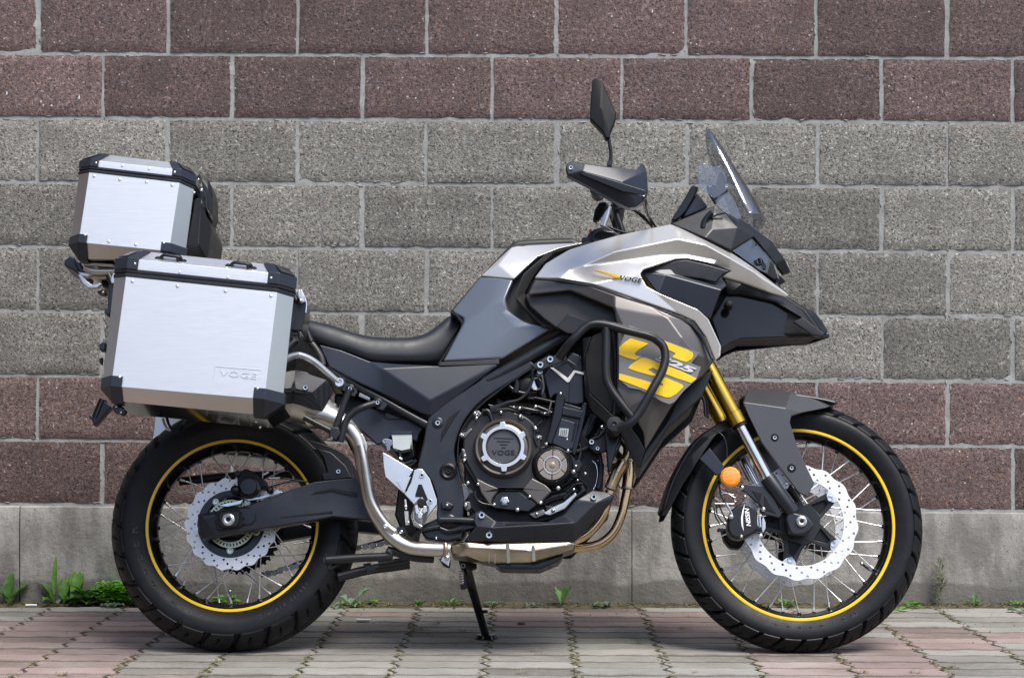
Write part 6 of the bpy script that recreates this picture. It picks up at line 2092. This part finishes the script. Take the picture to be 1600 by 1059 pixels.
# pressed maker's frame and name, lower right of the face
for q in ('B 738,690 742,690 735,752 730,752', 'B 738,688 985,708 985,712 738,692'):
    plate('pressed_frame', q, .4662, .001, 'alu', None, .0003)
lettering('pressed_name', 'VOGE', (*RN('B 862,737')[0], .4660), .020, 'alu', None, rot=-6, sx=1.7, extrude=.0006)
for xs in ((410, 110), (785, 150)):
    x, y = xs
    m_ = lambda dx, dy: 'B %f,%f' % (x + dx, y + dy)
    for dx, dy in ((22, 12), (160, 28)):
        c = RN('B %f,%f' % (x + dx, y + dy))[0]
        lathe('handle_foot', (*c, .452), [(0, .006), (.006, .005), (.0095, .0), (.0095, -.006)], 'engine', None, 20)
        bolt((c[0] - .5, c[1] + 1, .459), .0040, 'bolt')
    h = tube('carry_handle', 'B %f,%f,-.004 %f,%f,.006 %f,%f,.008 %f,%f,.006 %f,%f,-.004' % (x + 35, y + 12, x + 52, y - 12, x + 95, y - 8, x + 140, y - 2, x + 150, y + 22), .452, .0042, 'black', None, 12, 3, flat=1.6)
    box3('handle_stay', L(*RN('B %f,%f' % (x + 130, y + 5))[0], .458), .008, .01, .014, 'black', None, None, .002)
# latch and hinge ends
plate('latch', 'B 1150,350 1222,340 1222,400 1200,500 1140,500', .36, .10, 'engine', None, .003)
plate('latch_cap', 'B 1182,282 1200,280 1215,310 1220,345 1195,355 1180,320', .37, .05, 'castalu', None, .002)
bolt((*RN('B 1195,340')[0], .373), .0045, style='dome')
tube('latch_wire', 'B 1215,320 1226,360 1222,405', .37, .002, 'castalu', None, 8, 3)
plate('latch_foot', 'B 1145,500 1180,500 1175,530 1150,530', .35, .05, 'blackgloss', None, .003)
plate('hinge', 'B 172,255 200,250 205,330 180,400 165,400 165,330', .36, .06, 'dkplast', None, .003)
plate('hinge_cap', 'B 178,230 192,195 206,190 206,245 185,250', .37, .03, 'castalu', None, .002)
plate('hinge_foot', 'B 150,385 172,380 180,400 168,420 145,405', .36, .04, 'dkplast', None, .002)
plate('lock_knob', 'B 118,575 135,560 152,560 150,605 120,605', .33, .03, 'dkplast', None, .003)
plate('lock_knob', 'B 118,650 135,640 132,680 122,675', .33, .02, 'blackgloss', None, .002)
plate('lower_clip', 'B 190,900 235,895 262,925 240,948 205,940 192,920', .40, .03, 'blackgloss', None, .003)
for q in ('B 210,905', 'B 235,935', 'B 978,1015', 'B 957,985'):
    bolt((*RN(q)[0], .405), .0032, style='dome')
plate('back_rim', 'B 1100,880 1115,600 1140,330 1150,340 1125,640 1105,900', .26, .02, 'black', None, .001)
near_parts = [o for o in near.children]

# the other side's case: the same, mirrored
offN = CUR['off'].copy()
far = thing_at('aluminium_pannier', 'aluminium side case on the far side of the motorcycle, half hidden behind the rear wheel', 'luggage case', Vector((offN.x, -offN.y, offN.z)), None)
memo = {}
bpy.context.view_layer.update()
for o in near_parts:
    if any(k in o.name for k in ('pressed',)): continue
    me = memo.get(o.data.name)
    if me is None:
        me = o.data.copy()
        for v in me.vertices: v.co.y = -v.co.y
        me.flip_normals()
        memo[o.data.name] = me
    c = bpy.data.objects.new(o.name.split('.')[0], me)
    COL.objects.link(c)
    c.parent = far
    c.location = (o.location.x, -o.location.y, o.location.z)
    for md in o.modifiers:
        m2 = c.modifiers.new(md.name, md.type)
        for a_ in ('width', 'segments', 'limit_method', 'angle_limit', 'thickness', 'offset', 'keep_sharp'):
            if hasattr(md, a_): setattr(m2, a_, getattr(md, a_))

# top case
TCX = L(*RN('A 500,850')[0], 0)
top = thing_at('aluminium_top_case', 'smaller aluminium top case with black backrest pad, standing on the rear rack', 'luggage case', Vector((TCX.x, 0, TCX.z)))
spec = dict(face='A 262,260 884,332 812,806 188,744', ring='A 192,275 985,378 918,880 118,850', of=.205, ob=-.205, seal=.016, skirt=.0185, top=.027, top_in=.030, cw=.022, ch=.022, br=.0040)
spec['or'] = .165
f, r_, bk, u, rx, lo, hi = build_case(spec)
rivets('A 295,288 473,311 657,328 834,350 397,738 583,758', .2065)
rivets('A 490,215 675,237', .2065, .0036)
facets('backrest_pad', dict(zip('abcdefghijkl', RN('A 990,445,0 1010,435,.0 1040,445,.005 1055,490,.005 1062,550,-.01 1100,610,-.02 1105,650,-.02 1075,860,-.03 930,860,.0 935,770,.004 1015,760,.012 1030,480,.012'))),
       ['a b c l k j', 'c d e l', 'e f g h k l', 'h i j k'], .150, .20, 'leather', bw=.008, seg=4)
facets('backrest_pad', dict(zip('abcdefghij', RN('A 1030,310,0 1045,300,0 1085,315,-.01 1108,370,-.02 1115,430,-.02 1110,530,-.02 1100,580,-.03 1080,540,-.01 1060,420,.0 1085,370,.0'))),
       ['a b c j', 'c d e j', 'e f g h i j', 'a j i'], .120, .10, 'leather', bw=.006, seg=4)
plate('pad_bracket', 'A 1000,380 1040,350 1075,420 1080,510 1100,545 1090,570 1055,500 1000,420', .13, .05, 'blackgloss', None, .004)
bolt((*RN('A 1035,382')[0], .17), .0046, style='dome')
for q in ('A 987,400', 'A 958,550', 'A 935,700', 'A 925,828', 'A 1015,310'):
    bolt((*RN(q)[0], .160), .0034, style='dome')
plate('latch', 'A 980,395 1000,300 1025,265 1030,290 1005,330 990,400', .10, .04, 'blackgloss', None, .002)
plate('lock_lever', 'A 88,870 130,838 160,850 175,900 215,940 210,970 180,960 150,935 90,905', .06, .12, 'dkplast', None, .004, 3)
plate('lever_edge', 'A 160,880 200,880 225,930 212,965 180,930', .065, .13, 'blackgloss', None, .003)

# rear rack: belongs to the motorcycle
CUR['parent'] = bike
CUR['off'] = Vector((0, 0, 0))
rk = prop(plate('luggage_rack', 'A 225,885 290,880 430,890 430,915 290,905 230,905', .14, .28, 'steel', None, .004), 'metal rear luggage rack')
plate('rack_rail', 'A 180,945 240,950 300,925 440,930 445,950 300,960 250,985 200,975', .12, .02, 'aludull', rk, .003)
tube('rack_rail', 'A 230,920 300,945 440,945', .13, .0085, 'steel', rk, 14, 3)
tube('rack_rail', 'A 250,965 330,985 440,965', .10, .0085, 'steel', rk, 14, 3)
plate('rack_end', 'A 178,965 205,960 250,1010 285,1035 330,1020 350,1030 320,1059 250,1059 215,1030', .12, .012, 'castalu', rk, .003)
plate('rack_mount', 'A 285,895 320,900 325,925 285,925', .13, .02, 'ltgrey', rk, .002)
plate('rack_mount', 'A 350,895 410,905 410,920 350,915', .13, .02, 'aludull', rk, .002)
plate('rack_knob', 'X 232,205 285,195 290,215 270,228 240,222', .10, .03, 'blackgloss', rk, .003)
bolt((*RN('X 268,213')[0], .105), .004, parent=rk, style='dome')
tube('rack_side_tube', 'X 300,110,.0 330,180,.0 340,280,.0 350,420,.0 360,560,.0', .24, .009, 'bar', rk, 14, 4, mirror=False)
plate('rear_light', 'X 255,130 300,100 305,180 290,190 260,180', .06, .12, 'blackgloss', None, .004)
tube('pannier_rail', 'B 200,300,.0 600,380,.0 1000,420,.0 1190,460,.0 1250,560,.0', .235, .009, 'bar', None, 14, 4, mirror=True)
tube('pannier_rail', 'B 250,850,.0 600,880,.0 1000,910,.0 1100,880,.0', .235, .009, 'bar', None, 14, 4)
# ================================================================== WEEDS, LITTER, MOSS
CUR['parent'] = None
CUR['off'] = Vector((0, 0, 0))
def leafmat(name, c1, c2, tr=.25):
    m, nt, b = newmat(name)
    gp = N(nt, 'ShaderNodeNewGeometry')
    c = ramp(nt, noise_n(nt, gp.outputs['Position'], 60, 4, .6), [(.35, c1), (.65, c2)])
    nt.links.new(c, b.inputs['Base Color'])
    b.inputs['Roughness'].default_value = .5
    tl = N(nt, 'ShaderNodeBsdfTranslucent')
    nt.links.new(c, tl.inputs[0])
    ms = N(nt, 'ShaderNodeMixShader')
    ms.inputs[0].default_value = tr
    nt.links.new(b.outputs[0], ms.inputs[1])
    nt.links.new(tl.outputs[0], ms.inputs[2])
    nt.links.new(ms.outputs[0], nt.nodes['Material Output'].inputs[0])
    return m
M['leaf_dark'] = leafmat('dark_leaf', (.045, .125, .022), (.085, .20, .036))
M['leaf_mid'] = leafmat('mid_leaf', (.09, .22, .03), (.15, .32, .045))
M['leaf_bright'] = leafmat('bright_leaf', (.16, .48, .03), (.26, .62, .05))
M['leaf_pale'] = leafmat('pale_leaf', (.12, .19, .12), (.19, .27, .18))
M['straw'] = leafmat('dry_stalk', (.26, .21, .11), (.38, .32, .18))
M['moss'] = leafmat('moss', (.13, .125, .04), (.22, .20, .07), .1)
M['bud'] = leafmat('grey_green_stalk', (.13, .17, .07), (.22, .26, .13))

def leaf_bm(bm, base, azi, length, width, rise, curl, lobes=0, wave=.0, n=12):
    """one leaf blade: stalk, swelling to a blade that curls over"""
    dirh = Vector((math.cos(azi), math.sin(azi), 0))
    side = Vector((-dirh.y, dirh.x, 0))
    prev = None
    p = base.copy()
    ang = rise
    for i in range(n + 1):
        t = i / n
        wd = width * (.10 + .90 * max(0, math.sin(min(1, max(0, (t - .18) / .82)) ** .75 * PI)) ** .8) if t > .18 else width * .10
        if lobes: wd *= 1 + .45 * math.sin(t * lobes * 2 * PI) * (t > .2)
        up = Vector((0, 0, 1)) * math.cos(ang) - dirh * math.sin(ang)
        cup = up * (wd * .30)
        w_ = up * math.sin(t * 21 + azi * 3) * wave
        a = bm.verts.new(p - side * wd * .5 + cup + w_)
        m_ = bm.verts.new(p)
        b = bm.verts.new(p + side * wd * .5 + cup - w_)
        if prev:
            bm.faces.new((prev[0], prev[1], m_, a))
            bm.faces.new((prev[1], prev[2], b, m_))
        prev = (a, m_, b)
        p = p + (dirh * math.cos(ang) + Vector((0, 0, 1)) * math.sin(ang)) * (length / n)
        ang -= curl / n

def leaf_obj(name, root, mat, args, seed=0):
    bm = bmesh.new()
    leaf_bm(bm, **args)
    me = bpy.data.meshes.new(name); bm.to_mesh(me); bm.free()
    for p in me.polygons: p.use_smooth = True
    me.materials.append(M[mat])
    o = bpy.data.objects.new(name, me); COL.objects.link(o); o.parent = root
    return o

def plant(px, y, lab, specs, cat='weed', name='weed', group=None, zoff=.003):
    """specs: (azimuth deg, length, width, rise deg, curl, lobes, material)"""
    d = ray(px, 900)
    x = CAM.x + d.x * (y - CAM.y) / d.y
    root = prop(empty(name, (x, y, zoff)), lab, cat, group)
    for i, (az, ln, wd, ri, cu, lo_, mt) in enumerate(specs):
        leaf_obj('leaf', root, mt, dict(base=Vector((random.uniform(-.004, .004), random.uniform(-.004, .004), 0)), azi=math.radians(az), length=ln * 1.12, width=wd * 1.3, rise=math.radians(ri), curl=cu, lobes=lo_, wave=wd * .06))
    return root
WY = WALL_Y - .045
plant(14, WY, 'broad-leaved dark green weed against the footing at the far left edge of the picture',
      [(75, .085, .030, 80, .2, 0, 'leaf_dark'), (20, .075, .026, 50, .3, 0, 'leaf_dark'), (170, .05, .022, 60, .6, 0, 'leaf_dark'), (-60, .04, .018, 40, .6, 0, 'leaf_mid')], group=None)
plant(84, WY, 'dandelion-like weed with one tall upright leaf, left part of the wall foot',
      [(85, .130, .013, 86, .10, 0, 'leaf_mid'), (160, .085, .020, 62, .6, 2, 'leaf_dark'), (150, .055, .02, 50, .8, 2, 'leaf_mid'), (20, .050, .018, 30, .8, 3, 'leaf_pale'), (-60, .045, .018, 30, .9, 3, 'leaf_pale'), (-120, .05, .02, 40, .9, 3, 'leaf_mid')])
plant(100, WY, 'clump of broad upright leaves between the thin weed and the bushy dark one',
      [(50, .085, .028, 76, .3, 0, 'leaf_mid'), (100, .075, .026, 78, .3, 0, 'leaf_dark'), (30, .06, .025, 55, .6, 2, 'leaf_pale'), (-40, .05, .022, 45, .8, 2, 'leaf_mid')])
plant(118, WY, 'tallest leafy clump with two light green upright leaves at the wall foot',
      [(95, .100, .032, 78, .2, 0, 'leaf_mid'), (60, .098, .034, 76, .35, 2, 'leaf_mid'), (20, .07, .028, 50, .7, 3, 'leaf_pale'), (-30, .06, .026, 40, .8, 3, 'leaf_dark'), (-100, .05, .024, 45, .9, 3, 'leaf_dark')])
plant(134, WY - .01, 'dark bushy weed with crinkled leaves, right of the tallest clump',
      [(a, random.uniform(.045, .08), .026, random.uniform(35, 78), .9, 3, 'leaf_dark') for a in range(0, 360, 30)] + [(a, .05, .022, 30, .9, 3, 'leaf_mid') for a in range(10, 360, 70)])
plant(157, WY - .02, 'bluish pale round-leaved weed just left of the bright green parsley-like patch',
      [(a, random.uniform(.035, .06), .026, random.uniform(25, 60), .9, 2, 'leaf_pale') for a in range(0, 360, 45)])
def parsley(px, y, lab, n, rad, ht, seed):
    rnd = random.Random(seed)
    d = ray(px, 900)
    x0 = CAM.x + d.x * (y - CAM.y) / d.y
    root = prop(empty('weed', (x0, y, .003)), lab, 'weed')
    bm = bmesh.new(); bs = bmesh.new()
    for i in range(n):
        a = rnd.uniform(0, 2 * PI); r_ = rad * math.sqrt(rnd.random())
        tip = Vector((math.cos(a) * r_ * 1.3, math.sin(a) * r_ * .6, ht * rnd.uniform(.35, 1) * (1 - .4 * (r_ / rad) ** 2)))
        sweep_bm(bs, [tip * .1, tip * .6 + Vector((0, 0, .004)), tip], .0006, 4)
        for k in range(3):
            az = a + (k - 1) * 1.1 + rnd.uniform(-.3, .3)
            # lobed leaflet: rosette of small diamonds
            for j in range(5):
                b_ = az + (j - 2) * .55
                ln = .0125 * (1 - .15 * abs(j - 2)) * rnd.uniform(.8, 1.2)
                u_ = Vector((math.cos(b_), math.sin(b_), rnd.uniform(-.1, .5))).normalized()
                s_ = Vector((-u_.y, u_.x, 0)) * ln * .34
                c = tip + Vector((math.cos(az), math.sin(az), .1)) * .004
                vs = [bm.verts.new(c), bm.verts.new(c + u_ * ln * .6 + s_), bm.verts.new(c + u_ * ln + Vector((0, 0, -.001))), bm.verts.new(c + u_ * ln * .6 - s_)]
                bm.faces.new(vs)
    me = bpy.data.meshes.new('foliage'); bm.to_mesh(me); bm.free(); me.materials.append(M['leaf_bright'])
    o = bpy.data.objects.new('foliage', me); COL.objects.link(o); o.parent = root
    me = mesh_of(bs, 'stalks'); me.materials.append(M['leaf_mid'])
    o = bpy.data.objects.new('stalks', me); COL.objects.link(o); o.parent = root
parsley(178, WY - .01, 'bright green parsley-like patch growing left of the rear tyre', 150, .052, .078, 3)
parsley(206, WY - .03, 'bright green parsley-like tuft touching the outline of the rear tyre', 120, .046, .072, 4)
parsley(352, WY, 'small bright green tuft seen through the spokes of the rear wheel', 22, .03, .028, 5)
plant(176, WALL_Y - .12, 'low grey-green weed in the paving in front of the parsley-like patch', [(a, .035, .014, 20, .5, 3, 'leaf_pale') for a in range(0, 360, 50)])
plant(548, WALL_Y - .075, 'pale weed with two long spread leaves, right of the rear tyre', [(25, .085, .020, 42, .2, 2, 'leaf_pale'), (150, .060, .022, 35, .6, 2, 'leaf_pale'), (60, .03, .018, 55, .9, 0, 'leaf_pale'), (-60, .03, .02, 20, .9, 2, 'leaf_pale'), (-10, .035, .018, 20, .6, 3, 'leaf_mid'), (200, .04, .018, 15, .5, 3, 'leaf_mid')])
plant(520, WALL_Y - .14, 'curled whitish-green leaf lying by the right edge of the rear tyre', [(200, .05, .024, 25, 1.0, 0, 'leaf_pale'), (20, .03, .02, 40, 1.4, 0, 'leaf_pale'), (-70, .03, .018, 30, 1.2, 0, 'leaf_pale')])
plant(583, WY, 'tiny round-leaved weed between the rear tyre and the side stand', [(a, .028, .014, 40, .9, 0, 'leaf_mid') for a in (20, 110, 200, 300)])
plant(655, WALL_Y - .12, 'short grassy weed left of the side stand', [(a, .030, .007, 55, .5, 0, 'leaf_dark') for a in range(0, 360, 40)])
plant(704, WY, 'low spreading weed just behind the side stand', [(10, .040, .011, 22, .5, 3, 'leaf_mid'), (170, .035, .011, 22, .5, 3, 'leaf_mid'), (60, .03, .010, 40, .5, 0, 'leaf_mid'), (-50, .025, .01, 30, .5, 0, 'leaf_pale')])
plant(768, WALL_Y - .07, 'small pale weed right of the side stand', [(a, .028, .010, 35, .8, 0, 'leaf_pale') for a in range(0, 360, 60)])
plant(832, WALL_Y - .09, 'flat blue-green weed at the start of the pink pavers', [(a, .030, .014, 15, .5, 2, 'leaf_pale') for a in (5, 60, 170, 230)])
plant(878, WALL_Y - .06, 'dandelion with two wavy upright leaves in the middle of the wall foot', [(35, .062, .024, 62, .2, 2, 'leaf_dark'), (125, .055, .014, 66, .2, 2, 'leaf_mid'), (-100, .03, .012, 30, .6, 0, 'leaf_mid'), (10, .035, .008, 30, .4, 0, 'straw'), (170, .04, .006, 35, .4, 0, 'straw')])
plant(942, WALL_Y - .07, 'blue-green weed right of the wavy dandelion', [(a, .032, .013, 20, .6, 2, 'leaf_pale') for a in (0, 50, 160, 220, 300)])
plant(1228, WALL_Y - .05, 'small green weed seen through the front wheel', [(a, .035, .013, 30, .6, 2, 'leaf_mid') for a in (0, 70, 150, 220, 300)])
plant(1418, WALL_Y - .10, 'flat dark leaves right beside the front tyre', [(10, .045, .022, 18, .3, 0, 'leaf_dark'), (80, .04, .022, 30, .4, 0, 'leaf_dark'), (-30, .035, .02, 10, .3, 0, 'leaf_mid')])
plant(1405, WALL_Y - .20, 'single light green leaf under the curve of the front tyre', [(30, .035, .020, 12, .2, 0, 'leaf_mid'), (200, .02, .012, 12, .2, 0, 'leaf_mid')])
plant(1524, WY, 'spiky little weed at the wall foot near the right edge', [(75, .035, .012, 70, .2, 2, 'leaf_dark'), (10, .030, .010, 35, .4, 2, 'leaf_dark'), (170, .035, .010, 25, .4, 2, 'leaf_mid'), (-60, .03, .012, 30, .4, 2, 'leaf_mid')])
plant(1593, WALL_Y - .22, 'pale leaf in a paving joint at the right edge', [(150, .035, .02, 14, .4, 0, 'leaf_pale'), (20, .03, .018, 14, .4, 0, 'leaf_pale')])
plant(1590, WY, 'low weed at the wall foot at the far right edge', [(a, .03, .012, 25, .5, 2, 'leaf_mid') for a in (0, 80, 160, 250)])
# tall branching weed
def tall_weed(px, y, lab):
    rnd = random.Random(11)
    d = ray(px, 900)
    x0 = CAM.x + d.x * (y - CAM.y) / d.y
    root = prop(empty('tall_weed', (x0, y, .003)), lab, 'weed')
    bs = bmesh.new(); bl = bmesh.new()
    stem = [Vector((0, 0, 0)), Vector((.003, 0, .04)), Vector((-.002, 0, .09)), Vector((.005, .004, .135))]
    q = [Vector(v) for v in spline(stem, 5)]
    sweep_bm(bs, q, .0011, 6)
    for k in range(26):
        t = rnd.uniform(.12, 1)
        p = q[int(t * (len(q) - 1))]
        a = rnd.uniform(0, 2 * PI)
        ln = rnd.uniform(.018, .045) * (1.1 - .4 * t)
        e = p + Vector((math.cos(a) * ln * .75, math.sin(a) * ln * .35, ln * .75))
        sweep_bm(bs, [p, p * .5 + e * .5 + Vector((math.cos(a) * .003, 0, -.002)), e], .00045, 4)
        for j in range(7):
            c = p + (e - p) * rnd.uniform(.4, 1.05)
            leaf_bm(bl, c, rnd.uniform(0, 2 * PI), rnd.uniform(.008, .016), .0032, rnd.uniform(.1, 1.2), .5, 0, 0, 3)
    for a in (0, 2.2, 4.2): leaf_bm(bl, Vector((0, 0, .012)), a, .03, .008, .5, .6, 0, 0, 6)
    me = mesh_of(bs, 'stem'); me.materials.append(M['bud'])
    o = bpy.data.objects.new('stem', me); COL.objects.link(o); o.parent = root
    me = bpy.data.meshes.new('foliage'); bl.to_mesh(me); bl.free(); me.materials.append(M['bud'])
    o = bpy.data.objects.new('foliage', me); COL.objects.link(o); o.parent = root
tall_weed(1468, WY, 'tall thin branching weed standing against the footing right of the front wheel')

# moss and grass in the paving joints (uncountable)
bm = bmesh.new()
gr = Grains()
rnd = random.Random(5)
for i in range(-11, 12):
    xj = gx + i * PW
    for j in range(15):
        y0 = WALL_Y - .050 - (j + .5) * PD + PD / 2
        dens = .5 + .9 * noise.noise(Vector((i * 1.7, j * .35, 8)))
        for k in range(int(26 * max(0, dens))):
            t = rnd.random()
            zz = (.0115 * (1 - abs(4 * t - 1)) if t < .5 else -.0115 * (1 - abs(4 * t - 3)))
            c = Vector((xj + zz + rnd.gauss(0, .0032), y0 - PD + PD * t, rnd.uniform(-.003, .0012)))
            s_ = rnd.uniform(.0014, .0038)
            gr.add(Matrix.Translation(c) @ Matrix.Diagonal((s_ * 1.2, s_, s_ * .6, 1)))
            if rnd.random() < .12:
                leaf_bm(bm, c, rnd.uniform(0, 6.28), rnd.uniform(.006, .016), .0014, rnd.uniform(.5, 1.3), .6, 0, 0, 3)
bm.from_mesh(gr.mesh('moss'))
me = bpy.data.meshes.new('joint_moss'); bm.to_mesh(me); bm.free()
prop(link('joint_moss', me, M['moss'], None), 'yellow-green moss and grass in the zigzag paver joints', 'moss', kind='stuff')
# tufts of grass on the paving
for px, py, n_, mt, wh_ in ((682, 974, 30, 'moss', 'left of the side stand, nearer the wall'), (658, 984, 30, 'moss', 'in the joint between rear tyre and side stand'), (722, 986, 26, 'straw', 'just left of the side stand foot'), (833, 1019, 34, 'moss', 'right of the side stand foot'),
                     (998, 1005, 34, 'leaf_mid', 'midway between side stand and front tyre'), (740, 1002, 12, 'red', 'beside the side stand foot'), (815, 1052, 22, 'straw', 'at the bottom edge, right of the side stand'), (1352, 1052, 26, 'moss', 'at the bottom edge, right of the front tyre contact'), (1430, 1052, 26, 'moss', 'at the bottom edge between two others'), (1485, 1044, 60, 'moss', 'the largest, at the lower right'),
                     (1068, 982, 30, 'straw', 'just left of the front tyre'), (1317, 1036, 30, 'moss', 'just below the front tyre'), (100, 1056, 40, 'moss', 'at the bottom left corner'), (1090, 1052, 14, 'straw', 'at the bottom edge under the front tyre')):
    p = onground(px, py, 0)
    root = prop(empty('grass_tuft', p), {'moss': 'yellow-green', 'straw': 'dry straw-coloured', 'leaf_mid': 'fresh green', 'red': 'tiny reddish'}[mt] + ' grass tuft in the paving ' + wh_, 'grass tuft', 'grass tufts in the paving')
    bm = bmesh.new()
    for k in range(n_):
        leaf_bm(bm, Vector((rnd.gauss(0, .010), rnd.gauss(0, .003), 0)), rnd.uniform(0, 6.28), rnd.uniform(.006, .020), .0015, rnd.uniform(.1, 1.2), .8, 0, 0, 4)
    me = bpy.data.meshes.new('blades'); bm.to_mesh(me); bm.free()
    me.materials.append(M[mt] if mt != 'red' else M['straw'])
    o = bpy.data.objects.new('blades', me); COL.objects.link(o); o.parent = root
# soil crumbs, dead leaves and straw along the wall foot
gr = Grains()
for k in range(2600):
    x = rnd.uniform(-2.3, 2.3)
    near_w = rnd.random() < .85
    y = WALL_Y - .02 - (rnd.expovariate(1 / .022) if near_w else rnd.uniform(0, .9))
    s_ = rnd.uniform(.0012, .0042) if near_w else rnd.uniform(.0008, .0022)
    gr.add(Matrix.Translation((x, y, .002 if not near_w else .005)) @ Matrix.Rotation(rnd.uniform(0, 3), 4, 'Z') @ Matrix.Diagonal((s_ * 1.4, s_, s_ * .6, 1)))
me = gr.mesh('crumbs')
prop(link('soil_crumbs', me, M['soil'], None), 'crumbs of soil and grit along the foot of the wall', 'soil', kind='stuff')
bm = bmesh.new()
for k in range(420):
    x = rnd.uniform(-2.3, 2.3) if rnd.random() < .6 else onground(600, 950).x + rnd.gauss(0, .22)
    y = WALL_Y - .03 - rnd.expovariate(1 / .035)
    leaf_bm(bm, Vector((x, y, .005)), rnd.uniform(0, 6.28), rnd.uniform(.012, .05), rnd.uniform(.0008, .004), rnd.uniform(-.02, .15), .2, 0, 0, 4)
me = bpy.data.meshes.new('litter'); bm.to_mesh(me); bm.free()
prop(link('dry_litter', me, M['straw'], None), 'dry straw and dead leaves along the foot of the wall', 'litter', kind='stuff')
# cigarette ends and a pebble
def butt(px, py, ln, a, lab):
    p = onground(px, py, .0042)
    root = prop(empty('cigarette_end', p, (0, 0, a)), lab, 'cigarette end')
    for nm, x0, x1, mt in (('paper', -ln / 2, ln * .25, 'white'), ('filter', ln * .25, ln / 2, 'white' if ln < .05 else 'straw')):
        bm = bmesh.new()
        bmesh.ops.create_cone(bm, segments=14, radius1=.0036, radius2=.0036, depth=x1 - x0, cap_ends=True, matrix=Matrix.Translation(((x0 + x1) / 2, 0, 0)) @ Matrix.Rotation(PI / 2, 4, 'Y'))
        me = mesh_of(bm, nm); finish(me); me.materials.append(M[mt])
        o = bpy.data.objects.new(nm, me); COL.objects.link(o); o.parent = root
butt(49, 945, .034, .03, 'white cigarette end lying between the first two weeds on the left')
butt(568, 968, .040, -.05, 'white cigarette end lying on the paving right of the rear tyre')
p = onground(815, 973, .004)
bm = bmesh.new()
bmesh.ops.create_icosphere(bm, subdivisions=2, radius=1, matrix=Matrix.Translation(p) @ Matrix.Diagonal((.012, .008, .0045, 1)))
for v in bm.verts: v.co += Vector((noise.noise(v.co * 90), noise.noise(v.co * 90 + Vector((3, 3, 3))), 0)) * .002
me = mesh_of(bm, 'pebble'); finish(me, 60)
prop(link('pebble', me, M['pav_grey'], None), 'small grey pebble lying on the pink pavers right of the side stand', 'stone')
